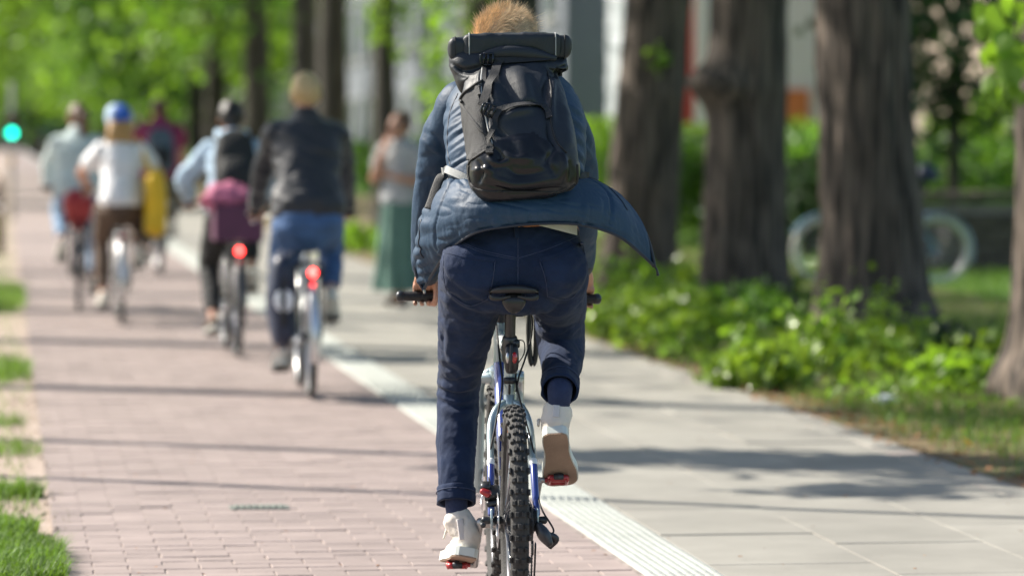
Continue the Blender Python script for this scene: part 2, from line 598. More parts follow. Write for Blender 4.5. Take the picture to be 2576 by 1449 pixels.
structure(obj("cycle_path_far", box((1.16, 233, -0.02), (1.955, 374, 0.04)), M["brick_far"], smooth=False))

# --- footway of long concrete slabs
foot = sheet("footway", 2.40, 4.25, 6, 420, -0.004, M["joint"])
slab_w = [(2.405, 2.985), (2.985, 3.535), (3.535, 4.085)]
n_s = 0
slab_cache = {}
for c, (xa, xb) in enumerate(slab_w):
    y = 9.06 - 0.37 * c
    while y < 76:
        Ls = 0.98
        key = (c,)
        if key not in slab_cache:
            me = make_mesh("footway_slab", box((0, 0, -0.02), (xb - xa - 0.004, Ls - 0.004, 0.04), chamfer=0.002), smooth=False)
            me.materials.append(M["slab"])
            slab_cache[key] = me
        o = obj("footway_slab", slab_cache[key], None, foot, loc=((xa + xb) / 2, y + Ls / 2, rng.normal(0, 0.0012)))
        o.rotation_euler = (rng.normal(0, 0.001), rng.normal(0, 0.002), 0)
        y += Ls
edge_mesh = make_mesh("edging_stone", box((0, 0, -0.02), (0.155, 0.245, 0.04), chamfer=0.006), smooth=False)
edge_mesh.materials.append(M["slab"])
y = 9.2
while y < 60:
    o = obj("edging_stone", edge_mesh, None, foot, loc=(4.168 + rng.normal(0, 0.002), y, rng.normal(0, 0.002)))
    o.rotation_euler = (0, 0, rng.normal(0, 0.01))
    y += 0.25
structure(obj("footway_far", box((3.32, 248, -0.022), (1.83, 344, 0.036)), M["slab_far"], smooth=False))

# --- white knobbed guide strip
strip = sheet("guide_strip", 2.14, 2.40, 6, 420, -0.008, M["joint"])
TW = 0.252
shapes = [box((0, 0, -0.02), (TW, 0.296, 0.04), chamfer=0.003)]
for i in range(8):
    for j in range(10):
        cx, cy = (i - 3.5) * TW / 8, (j - 4.5) * 0.296 / 10
        a = np.linspace(0, 2 * math.pi, 8, endpoint=False)
        V = np.vstack([np.stack([cx + 0.0125 * np.cos(a), cy + 0.0125 * np.sin(a), np.full(8, -0.001)], 1),
                       np.stack([cx + 0.0085 * np.cos(a), cy + 0.0085 * np.sin(a), np.full(8, 0.0085)], 1)])
        shapes.append((V, [grid_faces(2, 8, wrap_c=True), np.array([[8, 9, 10, 11], [8, 11, 12, 13], [8, 13, 14, 15]])]))
tile_mesh = make_mesh("guide_tile", join(shapes), smooth=False)
tile_mesh.materials.append(M["tactile"])
y = 9.4
while y < 62:
    obj("guide_tile", tile_mesh, None, strip, loc=(2.27, y + 0.15, rng.normal(0, 0.001)))
    y += 0.3
structure(obj("guide_strip_far", box((2.27, 241, -0.02), (0.25, 358, 0.04)), M["tactile"], smooth=False))

# --- slotted cover standing in for a missing, mossy brick of the cycle path
g = on_ground(652, 1277)
cov = empty("brick_gap_cover", (g[0], g[1], 0.0))
tag(cov, "small greenish slotted cover standing in for a missing mossy brick in the pink cycle path", "paving gap")
MM("cover_greenish", (0.16, 0.18, 0.16), 0.7, metal=0.3, var=0.3, scale=30, bump=0.4)
obj("rim", box((0, 0, 0.002), (0.235, 0.15, 0.006), chamfer=0.002), M["cover_greenish"], cov, smooth=False)
for k in range(8):
    obj("bar", box((-0.088 + k * 0.025, 0, 0.0075), (0.014, 0.12, 0.006), chamfer=0.002), M["cover_greenish"], cov, smooth=False)

# ================================================================== TREES
def leaf_cloud(C, size, droop=0.3, seed=1, wide=0.8):
    r = np.random.default_rng(seed)
    n = len(C)
    d = r.normal(size=(n, 3))
    d[:, 2] -= droop
    d /= np.linalg.norm(d, axis=1, keepdims=True)
    w = np.cross(d, r.normal(size=(n, 3)))
    w /= np.linalg.norm(w, axis=1, keepdims=True) + 1e-9
    nn = np.cross(d, w)
    s = (size * r.uniform(0.6, 1.3, n))[:, None]
    V = np.stack([C - d * s * 0.5, C + w * s * wide * 0.5 + nn * s * 0.13 - d * s * 0.05, C + d * s * 0.5 + nn * s * 0.06, C - w * s * wide * 0.5 + nn * s * 0.13 - d * s * 0.05], 1).reshape(-1, 3)
    k = np.arange(n)[:, None] * 4
    return V, [np.vstack([k + [[0, 1, 2]], k + [[0, 2, 3]]])]

def crown_points(c, rad, n, clumps=45, spread=0.16, seed=1, low=-1.0):
    r = np.random.default_rng(seed)
    d = r.normal(size=(clumps, 3))
    d /= np.linalg.norm(d, axis=1, keepdims=True)
    q = d * (r.uniform(0.35, 1.0, (clumps, 1)) ** 0.5)
    q[:, 2] = np.maximum(q[:, 2], low)
    i = r.integers(0, clumps, n)
    P = q[i] + r.normal(size=(n, 3)) * spread * r.uniform(0.5, 1.3, (clumps, 1))[i]
    return P * np.asarray(rad) + np.asarray(c)

def trunk_shape(P, rad, seg=72, rows=90, seed=1, ridge=0.02, burls=(), flutes=0.0):
    both = catmull(np.hstack([np.asarray(P, float), np.asarray(rad, float)[:, None]]), rows)
    P, rad = both[:, :3], both[:, 3]
    T, U, W = frames(P, (1, 0, 0))
    a = np.linspace(0, 2 * math.pi, seg, endpoint=False)
    A, Hh = np.meshgrid(a, P[:, 2])
    q = np.stack([np.cos(A).ravel() * 5.5, np.sin(A).ravel() * 5.5, Hh.ravel() * 1.3], 1)
    q2 = np.stack([np.cos(A).ravel() * 13, np.sin(A).ravel() * 13, Hh.ravel() * 2.4], 1)
    rid = (1 - np.abs(vnoise(q, seed)) * 2) * ridge + (1 - np.abs(vnoise(q2, seed + 5)) * 2) * ridge * 0.7
    rr = rad[:, None] + rid.reshape(A.shape) + flutes * np.cos(A * 5 + seed) * np.exp(-np.maximum(Hh, 0) / 0.35)
    V = P[:, None] + (rr * np.cos(A))[..., None] * U[:, None] + (rr * np.sin(A))[..., None] * W[:, None]
    V = V.reshape(-1, 3)
    for (b, br, amp) in burls:
        d = np.linalg.norm((V - np.asarray(b)) / np.asarray(br), axis=1)
        w = np.exp(-d ** 2)
        n = V - np.repeat(P, seg, 0)
        n /= np.linalg.norm(n, axis=1, keepdims=True) + 1e-9
        V = V + n * (amp * w)[:, None]
    return V, [grid_faces(rows, seg, wrap_c=True)]

def tree(name, label, X, Y, r0, lean=(0, 0), base_flare=1.35, group=None, crown=(4.2, 4.2, 4.2), cz=10.0, leaves=5200, leaf=0.2,
         seed=1, detail=True, lmat="leaf", burls=(), top=8.0, bark="bark", fl=0.03, sprouts=(), low=-1.0, clumps=45):
    t = empty(name, (X, Y, 0))
    lx, ly = lean
    hs = np.array([-0.1, 0.12, 0.35, 0.8, 1.6, 2.6, 4.2, top])
    k = np.array([base_flare * 1.12, base_flare, 1 + (base_flare - 1) * 0.45, 1 + (base_flare - 1) * 0.15, 1.0, 0.96, 0.9, 0.62])
    P = np.stack([lx * hs, ly * hs, hs], 1)
    seg, rows = (80, 120) if detail else (28, 36)
    sh = trunk_shape(P, r0 * k, seg, rows, seed, 0.022 if detail else 0.012, burls, fl)
    tr = obj("trunk", sh, M[bark], t)
    end = np.array([lx * top, ly * top, top])
    r = np.random.default_rng(seed + 50)
    nb = 6 if detail else 5
    for i in range(nb):
        a = i * 2 * math.pi / nb + r.uniform(-0.4, 0.4)
        h = top * r.uniform(0.62, 0.97)
        b = np.array([lx * h, ly * h, h])
        out = np.array([math.cos(a), math.sin(a), 0]) * crown[0] * r.uniform(0.5, 0.75)
        tip = np.array([0, 0, cz]) + out + [0, 0, r.uniform(-0.2, 0.5) * crown[2]]
        mid = (b + tip) / 2 + [0, 0, 0.35]
        obj("limb", tube([b, mid, tip], [r0 * 0.38, r0 * 0.24, 0.03], 8, 10), M[bark], t)
    obj("crown", leaf_cloud(crown_points((lx * cz, ly * cz, cz), crown, leaves, clumps, 0.17, seed + 9, low), leaf, 0.25, seed), M[lmat], t, smooth=False, kind="stuff")
    for j, (c, rad, n, sz) in enumerate(sprouts):
        obj("shoots", leaf_cloud(crown_points(c, rad, n, 14, 0.3, seed + 70 + j), sz, 0.4, seed + j), M["leaf_light"], t, smooth=False, kind="stuff")
    tag(t, label, "tree", group)
    return t

ROW = "trees lining the footway"
TX = 5.95
yE, yA, yB, yC = Y_for(2712, TX), Y_for(2205, TX), Y_for(1868, TX), Y_for(1600, TX)
treeE = tree("linden_tree", "tree trunk cut by the right picture edge, leafy twigs hanging beside it", TX, yE, 0.30, (-0.01, 0.02), 1.5, ROW, seed=11, fl=0.05)
tree("linden_tree", "broadest tree trunk with deeply ridged bark, in front of the parked bicycle", TX, yA, 0.315, (-0.045, 0.0), 1.55, ROW, seed=12, fl=0.06)
tree("linden_tree", "tree trunk with a knobbly burl on its left side", TX, yB, 0.30, (0.02, 0.0), 1.38, ROW, seed=13,
     burls=[((-0.36, -0.1, 1.90), (0.20, 0.28, 0.15), 0.23), ((-0.1, -0.33, 1.86), (0.16, 0.2, 0.10), 0.05)], fl=0.04)
tree("linden_tree", "dark tree trunk leaning right, directly right of the backpacked cyclist", TX, yC, 0.305, (0.075, 0.0), 1.22, ROW, seed=14, fl=0.04,
     sprouts=[((0.12, -0.36, 2.22), (0.13, 0.1, 0.10), 70, 0.07)])
tree("linden_tree", "thick dark tree trunk behind the ginger cyclist's head", TX, Y_for(1252, TX), 0.51, (0.01, 0), 1.2, ROW, seed=15, detail=False, bark="bark_green",
     sprouts=[((-0.55, -0.3, 2.2), (0.35, 0.3, 0.75), 260, 0.13), ((-0.4, -0.4, 3.1), (0.4, 0.3, 0.5), 160, 0.13)])
tree("linden_tree", "slim dark tree trunk rising behind the standing woman", TX, Y_for(968, TX), 0.17, (0.0, 0), 1.3, ROW, seed=16, detail=False, bark="bark_green", crown=(3.4, 3.4, 3.6), cz=9.5,
     sprouts=[((0.1, -0.3, 3.4), (0.3, 0.3, 0.8), 160, 0.14)])
tree("linden_tree", "tree trunk behind the blond cyclist's head, nearer of two close trunks", TX, Y_for(836, TX), 0.27, (0.004, 0), 1.2, ROW, seed=17, detail=False, bark="bark_green")
tree("linden_tree", "tree trunk left of the blond cyclist's head, farther of two close trunks", TX, Y_for(768, TX), 0.26, (0, 0), 1.2, ROW, seed=18, detail=False, bark="bark_green", crown=(3.8, 3.8, 4.2), cz=9.4)
tree("linden_tree", "tree trunk above the dark-haired cyclist in the pale hoodie", TX, Y_for(648, TX), 0.31, (-0.005, 0), 1.2, ROW, seed=19, detail=False, bark="bark_green", crown=(4.2, 4.2, 4.3), cz=8.6, top=7, leaf=0.24)
for i, (Y, cz, r0) in enumerate([(108, 7.2, 0.30), (124, 7.0, 0.33), (143, 6.8, 0.36), (168, 7.0, 0.34), (200, 7.2, 0.34), (240, 7.4, 0.34), (290, 7.6, 0.34)]):
    tree("linden_tree", "distant blurred avenue tree with low green foliage, beyond the group of cyclists", TX + (0.3 if i % 2 else 0), Y, r0, (0, 0), 1.2,
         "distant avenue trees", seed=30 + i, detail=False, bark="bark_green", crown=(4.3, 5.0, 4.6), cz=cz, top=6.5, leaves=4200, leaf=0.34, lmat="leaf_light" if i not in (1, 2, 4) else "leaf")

# trees on the street side, out of view on the left; their trunks and crowns shade the footway
SHADE = [((500, 985), 0.13), ((300, 862), 0.17), ((500, 790), 0.17), ((300, 742), 0.15), ((200, 690), 0.18), ((150, 600), 0.2), ((150, 530), 0.2)]
for i, (p, r0) in enumerate(SHADE):
    q = on_ground(*p)
    X = -3.3
    Y = q[1] + (q[0] - X) * 0.606
    tree("street_tree", "avenue tree on the street side, outside the left picture edge", X, Y, r0 * 1.5, (0, 0), 1.2, "street side trees", seed=60 + i, detail=False,
         crown=(3.2, 3.4, 3.4), cz=11.2, leaves=2900, leaf=0.2, top=8.5)
for i, Y in enumerate([85, 104, 125, 150, 180, 215, 255]):
    tree("street_tree", "far street side tree whose foliage shows at the upper left", -2.6, Y, 0.25, (0, 0), 1.2, "far street side trees", seed=80 + i, detail=False,
         crown=(4.4, 5.0, 4.4), cz=7.6, leaves=3800, leaf=0.34, top=6.5, lmat="leaf_light")
# young tree just outside the frame: its low crown throws the soft patch on the footway
q = on_ground(600, 1222)
tree("young_street_tree", "young staked tree beside the near footway, outside the left picture edge", -1.05, 19.5, 0.06, (0.02, -0.02), 1.2, None, seed=95, detail=False,
     crown=(1.5, 1.0, 0.8), cz=4.5, leaves=2600, leaf=0.16, top=3.8, clumps=16)
lp = empty("street_lamp", (-2.2, q[1] + (q[0] + 2.2) * 0.606, 0))
tag(lp, "slender grey street lamp outside the left picture edge", "street lamp")
obj("pole", tube([(0, 0, -0.05), (0, 0, 3), (0, 0, 6.8)], [0.06, 0.05, 0.035], 16, 12), M["dark_metal"], lp)
obj("arm", tube([(0, 0, 6.7), (-0.3, 0, 7.1), (-1.0, 0, 7.25)], [0.03, 0.028, 0.025], 10, 12), M["dark_metal"], lp)
obj("lamp_head", box((-1.25, 0, 7.25), (0.6, 0.22, 0.1), chamfer=0.03), M["alloy"], lp)
obj("base_collar", lathe([(0.0, 0.5), (0.085, 0.5), (0.095, 0.45), (0.095, 0.0)], (0, 0, 0), "z", 18), M["dark_metal"], lp)

# ================================================================== PLANTS, GRASS, LITTER
def heart_leaf(size):
    """Heart-shaped leaf lying in xy, tip to +y, folded on its midrib."""
    o = np.array([(0, 0.0), (0.16, -0.06), (0.36, 0.05), (0.42, 0.28), (0.30, 0.58), (0.12, 0.86), (0, 1.05)])
    V = [(0, y, 0) for y in (0.0, 0.02, 0.12, 0.3, 0.55, 0.82, 1.05)]
    Rr = [(x, y, 0.25 * x - 0.12 * y * y) for x, y in o]
    Ll = [(-x, y, 0.25 * x - 0.12 * y * y) for x, y in o]
    V = np.array([(x, y, -0.12 * y * y) for x, y, z in V] + Rr[1:6] + Ll[1:6]) * size
    F3, F4 = [[0, 7, 1], [0, 1, 12], [6, 5, 11], [6, 16, 5]], []
    for k in range(4):
        F4.append([1 + k, 7 + k, 8 + k, 2 + k])
        F4.append([1 + k, 2 + k, 13 + k, 12 + k])
    return V, [np.array(F3), np.array(F4)]

def plant(name, label, cx, cy, rx, ry, h, n, leaf, seed, material="leaf_gloss", group=None, stems=14):
    r = np.random.default_rng(seed)
    t = empty(name, (cx, cy, 0))
    st, C = [], []
    for s in range(stems):
        a, q = r.uniform(0, 2 * math.pi), math.sqrt(r.uniform(0, 1))
        b = np.array([rx * q * math.cos(a), ry * q * math.sin(a), -0.02])
        hh = 0.88 * h * r.uniform(0.55, 1.1) * (1 - 0.4 * q)
        tip = b + [r.normal(0, 0.09), r.normal(0, 0.09), hh]
        mid = (b + tip) / 2 + [r.normal(0, 0.03), r.normal(0, 0.03), 0.02]
        P = catmull([b, mid, tip], 12)
        st.append(tube(P[::3], [0.006, 0.005, 0.004, 0.003], 5))
        m = int(n * 1.5) // stems
        k = r.uniform(0.15, 1.0, m)
        C.append(np.stack([np.interp(k * 11, np.arange(12), P[:, j]) for j in range(3)], 1) + r.normal(size=(m, 3)) * [0.07, 0.07, 0.03])
    obj("stems", join(st), M["bark_green"], t, kind="stuff")
    obj("foliage", leaf_cloud(np.vstack(C), leaf, 0.55, seed, 0.85), M[material], t, smooth=False, kind="stuff")
    return tag(t, label, "plant", group)

PL = "leafy shoots under the trees"
def plant_px(px, py, label, rx, ry, h, n, leaf, seed, material="leaf_gloss"):
    q = on_ground(px, py)
    return plant("linden_shoots", label, q[0], q[1], rx, ry, h, n, leaf, seed, material, PL)
plant_px(1985, 975, "brightest bushy green shoots at the foot of the broadest trunk, beside white litter", 0.36, 0.42, 0.42, 620, 0.075, 1)
plant_px(2150, 930, "green shoots with taller sprigs directly before the broadest trunk", 0.42, 0.4, 0.50, 560, 0.075, 2)
plant_px(2330, 905, "shaded dark green shoots on the right side of the broadest trunk", 0.40, 0.4, 0.35, 420, 0.085, 3, "leaf_dark")  # shade beside the trunk put in through the darkest leaf colour
plant_px(1885, 950, "small low clump of green shoots at the footway edge left of the litter", 0.22, 0.3, 0.25, 240, 0.07, 14, "leaf_light")
plant_px(1610, 850, "sunlit green shoots on the footway edge right of the cyclist", 0.38, 0.6, 0.55, 560, 0.085, 4)
plant_px(1720, 840, "green shoots in front of the burled trunk", 0.36, 0.6, 0.45, 420, 0.085, 5)
plant_px(1850, 830, "shaded shoots between burled trunk and broadest trunk", 0.45, 0.7, 0.50, 460, 0.09, 6, "leaf")  # duller leaf colour stands in for shade on these shoots
plant_px(1990, 800, "bright sprig of leaves beside the left edge of the broadest trunk", 0.16, 0.3, 0.62, 170, 0.085, 7)
plant_px(1530, 800, "farther sunlit shoots beyond the right handlebar grip", 0.36, 0.6, 0.50, 420, 0.09, 8)
plant_px(2420, 985, "yellow green shoots growing by the right edge trunk", 0.28, 0.3, 0.36, 260, 0.085, 9, "leaf_light")
plant_px(2500, 960, "taller leafy shoots leaning on the right edge trunk", 0.16, 0.2, 0.42, 200, 0.08, 10, "leaf_gloss")
plant_px(900, 640, "far low green shoots left of the standing woman", 0.5, 2.5, 0.5, 420, 0.12, 11, "leaf_light")
plant_px(1090, 660, "far green shoots between standing woman and cyclist", 0.6, 2.5, 0.5, 420, 0.12, 12, "leaf_light")
plant_px(1660, 790, "tall green shoots in front of the leaning trunk", 0.3, 0.8, 0.62, 360, 0.09, 15)

plant_px(2075, 945, "tall thin leafy sprigs rising over the left front of the broadest trunk", 0.30, 0.25, 0.80, 110, 0.075, 21, "leaf_light")
plant_px(2210, 925, "tall pale sprigs rising over the right front of the broadest trunk", 0.28, 0.25, 0.85, 110, 0.07, 22, "leaf_gloss")
plant_px(1790, 905, "loose low weeds on the footway edge below the burled trunk", 0.45, 0.6, 0.38, 220, 0.07, 23, "leaf_light")
plant_px(1700, 880, "loose weeds trailing along the footway edge below the leaning trunk", 0.35, 0.7, 0.42, 220, 0.075, 24, "leaf_gloss")
plant_px(1570, 815, "tall sunlit sprigs at the footway edge just right of the handlebar", 0.30, 0.6, 0.85, 150, 0.085, 25, "leaf_light")
plant_px(2300, 1010, "scattered small weeds in the grass near the rightmost litter", 0.5, 0.4, 0.22, 150, 0.05, 26, "leaf_light")

# hanging twig with large leaves beside the right edge trunk, part of that tree
leaf_mesh = make_mesh("leaf", heart_leaf(0.115), smooth=True)
leaf_mesh.materials.append(M["leaf_light"])
r = np.random.default_rng(5)
base = at_Y(2576, 60, yE - 0.75) - np.array([TX, yE, 0])
tipp = at_Y(2500, 210, yE - 0.9) - np.array([TX, yE, 0])
obj("twig", tube([base + [0.3, 0.2, 0.25], base, (base + tipp) / 2 + [0, 0, 0.05], tipp], [0.008, 0.006, 0.004, 0.002], 6, 14), M["bark"], treeE)
spots = [(2462, 18), (2490, 30), (2520, 12), (2545, 40), (2500, 62), (2478, 48), (2530, 75), (2508, 95), (2490, 118), (2515, 128), (2538, 108), (2556, 88), (2500, 150),
         (2482, 140), (2528, 165), (2512, 185), (2496, 205), (2535, 195), (2555, 150), (2566, 185), (2548, 222), (2518, 225), (2560, 20), (2570, 120), (2474, 75), (2506, 240), (2470, 30), (2540, 5), (2580, 55), (2562, 240)]
for k, (px, py) in enumerate(spots):
    P = at_Y(px, py - 14, yE - 0.85 + r.uniform(-0.25, 0.15)) - np.array([TX, yE, 0])
    o = obj("leaf", leaf_mesh, None, treeE, loc=P)
    o.rotation_euler = (R(-90) + r.normal(0, 0.45), r.normal(0, 0.5), r.normal(0, 0.7))
    s = r.uniform(0.8, 1.35)
    o.scale = (s, s, s)

def blades(P, h, lean=0.45, w=0.004, seed=1):
    r = np.random.default_rng(seed)
    n = len(P)
    a = r.uniform(0, 2 * math.pi, n)
    d = np.stack([np.cos(a), np.sin(a), np.zeros(n)], 1)
    p = np.stack([-d[:, 1], d[:, 0], np.zeros(n)], 1)
    hh = (h * r.uniform(0.5, 1.4, n))[:, None]
    le = (lean * r.uniform(0.2, 1.3, n))[:, None]
    up = np.array([0, 0, 1.0])
    m = P + up * hh * 0.6 + d * hh * le * 0.35
    t = P + up * hh * (1 - 0.25 * le) + d * hh * le
    ww = w * (h / 0.1)
    ww = (np.ones(n) * ww)[:, None]
    V = np.stack([P - p * ww, P + p * ww, m - p * ww * 0.75, m + p * ww * 0.75, t], 1).reshape(-1, 3)
    k = np.arange(n)[:, None] * 5
    return V, [k + [[0, 1, 3, 2]], k + [[2, 3, 4]]]

def scatter(n, x0, x1, y0, y1, dens, seed):
    r = np.random.default_rng(seed)
    P = np.stack([r.uniform(x0, x1, n), y0 * (y1 / y0) ** r.uniform(0, 1, n), np.full(n, -0.01)], 1)
    return P[r.uniform(0, 1, n) < dens(P)]

def verge_density(P):
    d = (P[:, 0] - 4.36) / 0.25
    nz = vnoise(np.stack([P[:, 0] * 2.2, P[:, 1] * 1.1, P[:, 0] * 0], 1), 4) * 0.5 + 0.5
    return np.clip(d, 0.0, 1) * (0.45 + 0.55 * nz) * (P[:, 0] < 9.2)

P = scatter(90000, 4.34, 9.2, 13, 60, verge_density, 2)
o = obj("grass", blades(P, np.full(len(P), 0.085), 0.6, 0.004, 3), M["grass"], smooth=False, kind="stuff")
tag(o, "rough green grass of the planting strip under the trees", "grass")
P = scatter(7000, 4.30, 6.2, 13, 34, lambda P: 0.3 + 0 * P[:, 0], 5)
o = obj("dry_grass", blades(P, np.full(len(P), 0.10), 0.8, 0.003, 6), M["grass_dry"], smooth=False, kind="stuff")
tag(o, "thin straw coloured stalks scattered in the planting strip", "grass")
P = scatter(24000, 9.2, 16, 30, 60, lambda P: 1.0 + 0 * P[:, 0], 8)
o = obj("lawn_grass", blades(P, np.full(len(P), 0.09), 0.5, 0.008, 9), M["grass"], smooth=False, kind="stuff")
tag(o, "mown lawn behind the row of trees", "grass")

def tuft_density(P):
    X, Y = P[:, 0], P[:, 1]
    w = np.zeros(len(P))
    for (a, b, xm) in ((12.3, 14.1, 0.20), (14.1, 14.6, 0.12), (15.8, 16.05, 0.16), (17.7, 18.5, 0.17), (19.6, 20.1, 0.12), (23.0, 25.6, 0.17), (32, 39, 0.20), (41, 300, 0.155)):
        inside = (Y > a) & (Y < b)
        edge = np.minimum((Y - a), (b - Y)) / (b - a) * 2
        w = np.maximum(w, inside * (X < xm - 0.20 * (1 - np.clip(edge * 2.2, 0, 1))) * np.clip(edge * 3, 0.1, 1))
    w = np.maximum(w, 0.05 * (X < 0.12 + 0.1 * vnoise(np.stack([X * 9, Y * 2, X * 0], 1), 5)))
    return w
P = scatter(60000, -0.9, 0.26, 12.3, 16.3, tuft_density, 12)
P2 = scatter(60000, -1.2, 0.26, 16.3, 70, tuft_density, 13)
P = np.vstack([P, P2])
o = obj("verge_grass", blades(P, 0.075 + 0.02 * (P[:, 1] > 23), 0.9, 0.0035, 14), M["grass"], smooth=False, kind="stuff")
tag(o, "bright green grass tufts along the left edge of the cycle path", "grass")
P = scatter(5000, -0.5, 0.32, 12.3, 22, lambda P: 0.25 * (P[:, 0] < 0.25), 15)
o = obj("verge_stubble", blades(P, np.full(len(P), 0.03), 1.2, 0.003, 16), M["grass_dry"], smooth=False, kind="stuff")
tag(o, "dry stubble on the sandy verge left of the cycle path", "grass")
# pebbles and bits on the verge and in the joints
peb = []
r = np.random.default_rng(21)
for k in range(500):
    x = r.uniform(-0.5, 0.2)
    peb.append(ellipsoid((x, r.uniform(12.4, 24), 0.0), r.uniform(0.003, 0.011, 3), 6, 3))
o = obj("pebbles", join(peb), M["sand"], kind="stuff")
tag(o, "small pebbles on the sandy verge at the left", "pebbles")

# fallen brown leaves along the footway edge
P = scatter(2600, 4.16, 5.2, 13, 40, lambda P: np.clip(1.15 - np.abs(P[:, 0] - 4.38) * 2.2, 0.05, 1), 31)
P[:, 2] = 0.008
MM("dead_leaf", (0.26, 0.12, 0.05), 0.8, var=0.3, scale=4, island=0.5, translucent=0.15)
V, F = leaf_cloud(P, 0.045, 0.0, 32)
V[:, 2] = 0.012 + (V[:, 2] - 0.008) * 0.3
o = obj("fallen_leaves", (V, F), M["dead_leaf"], smooth=False, kind="stuff")
tag(o, "brown fallen leaves along the right edge of the footway", "leaves")

MM("paper", (0.62, 0.64, 0.70), 0.8, var=0.06, scale=6)
def crumpled(name, px, py, size, label, seed):
    q = on_ground(px, py)
    V, F = ellipsoid((0, 0, 0), (size, size * 0.7, size * 0.5), 22, 14)
    n = V / np.linalg.norm(V, axis=1, keepdims=True)
    V = V * (1 + 0.55 * np.abs(fbm(n * 2.6, seed))[:, None]) * [1, 1, 0.75]
    o = obj(name, (V, F), M["paper"], smooth=False, loc=(q[0], q[1], size * 0.36))
    tag(o, label, "litter")
crumpled("crumpled_paper", 1985, 962, 0.075, "larger crumpled white paper below the bushy green shoots", 1)
crumpled("crumpled_paper", 2042, 955, 0.045, "small scrap of white paper right beside the larger one", 2)
crumpled("crumpled_paper", 2225, 1015, 0.06, "crumpled bluish white paper in the grass, rightmost of the litter", 3)
q = on_ground(2437, 1140)
MM("yellow_leaf", (0.70, 0.42, 0.03), 0.6, var=0.2, scale=20, translucent=0.2)
o = obj("yellow_leaf", heart_leaf(0.07), M["yellow_leaf"], loc=(q[0], q[1], 0.035))
o.rotation_euler = (R(40), R(15), R(30))
tag(o, "single bright yellow leaf in the grass at the right", "leaf")

# ================================================================== BACKGROUND: wall, hedge, bushes, buildings
def wall_px(name, label, X0, X1, Y, h, th, seed):
    t = empty(name, ((X0 + X1) / 2, Y, 0))
    w = X1 - X0
    MM("wall_stone", (0.11, 0.085, 0.07), 0.9, var=0.25, scale=5, bump=0.5, bscale=30, perobj=0.2)
    obj("core", box((0, 0.02, h / 2 - 0.05), (w, th - 0.04, h - 0.02)), M["joint"], t, smooth=False)
    r = np.random.default_rng(seed)
    ch, row = 0.16, 0
    cache = {}
    z = 0.0
    while z + ch < h:
        x = -w / 2 - (0.2 if row % 2 else 0)
        while x < w / 2 - 0.1:
            Ls = 0.42
            xa, xb = max(x, -w / 2), min(x + Ls, w / 2)
            key = round(xb - xa, 2)
            if key not in cache:
                me = make_mesh("stone", box((0, 0, 0), (key - 0.012, 0.06, ch - 0.012), chamfer=0.008), smooth=False)
                me.materials.append(M["wall_stone"])
                cache[key] = me
            obj("stone", cache[key], None, t, loc=((xa + xb) / 2, -th / 2 + r.uniform(-0.006, 0.006), z + ch / 2))
            x += Ls
        z += ch
        row += 1
    x = -w / 2
    cap_me = make_mesh("cap_stone", box((0, 0, 0), (0.79, th + 0.14, 0.09), chamfer=0.015), smooth=False)
    cap_me.materials.append(M["wall_stone"])
    while x < w / 2 - 0.3:
        obj("cap_stone", cap_me, None, t, loc=(x + 0.4, 0, h + 0.03))
        x += 0.8
    tag(t, label, "wall")
wall_px("low_wall", "low dark stone wall with pale cap behind the parked bicycle", 8.9, 13.0, 41.0, 0.80, 0.3, 3)

def hedge(name, label, x0, x1, y0, y1, h, n, leaf, seed, material):
    t = empty(name, ((x0 + x1) / 2, (y0 + y1) / 2, 0))
    r = np.random.default_rng(seed)
    w, d = x1 - x0, y1 - y0
    P = np.stack([r.uniform(-w / 2, w / 2, n), r.uniform(-d / 2, d / 2, n), h * r.uniform(0, 1, n) ** 0.7], 1)
    P += 0.18 * np.stack([fbm(P * 1.1, 1), fbm(P * 1.1, 2), fbm(P * 0.9, 3)], 1)
    P[:, 2] = np.maximum(P[:, 2], 0.02)
    obj("foliage", leaf_cloud(P, leaf, 0.2, seed), M[material], t, smooth=False, kind="stuff")
    st = [tube([(x, 0, -0.05), (x + r.normal(0, 0.1), r.normal(0, 0.1), h * 0.8)], [0.03, 0.012], 5) for x in np.linspace(-w / 2 + 0.2, w / 2 - 0.2, max(3, int(w / 0.8)))]
    obj("stems", join(st), M["bark_green"], t, kind="stuff")
    return tag(t, label, "hedge")
hedge("hedge", "green hedge behind the low wall at the right", 9.6, 14.5, 46.5, 48.5, 1.45, 5200, 0.13, 1, "leaf")
hedge("hedge", "sunlit hedge seen between the broadest and the burled trunk", 8.6, 11.4, 50.5, 52, 1.50, 4200, 0.13, 2, "leaf")
hedge("hedge", "hedge strip seen between the burled and the leaning trunk", 9.0, 13.5, 62, 63.5, 1.7, 4200, 0.15, 3, "leaf_light")
hedge("hedge", "long distant hedge below the pale building, behind the standing woman", 9.4, 11.4, 74, 108, 1.3, 7000, 0.22, 4, "leaf")

def bush(name, label, px, py_top, Y, rad, n, leaf, seed, material, cat="bush", h=None, trunk=True):
    q = at_Y(px, 345, Y)
    top = at_Y(px, py_top, Y)[2]
    t = empty(name, (q[0], Y, 0))
    cz = top - rad[2] * 0.95 if h is None else h
    obj("crown", leaf_cloud(crown_points((0, 0, cz), rad, n, 30, 0.2, seed), leaf, 0.3, seed), M[material], t, smooth=False, kind="stuff")
    obj("trunk", tube([(0, 0, -0.05), (0.05, 0, cz * 0.5), (0.1, 0.05, cz)], [0.09, 0.07, 0.04], 10, 10), M["bark_green"], t)
    return tag(t, label, cat)
bush("bush", "bright yellow green sunlit bush near the right picture edge", 2560, 215, 49, (0.75, 0.8, 0.85), 2600, 0.13, 3, "leaf_light")
bush("bush", "smaller bright bush right of the broadest trunk, above the wall", 2395, 330, 49.5, (0.7, 0.8, 0.6), 1500, 0.13, 4, "leaf_light")
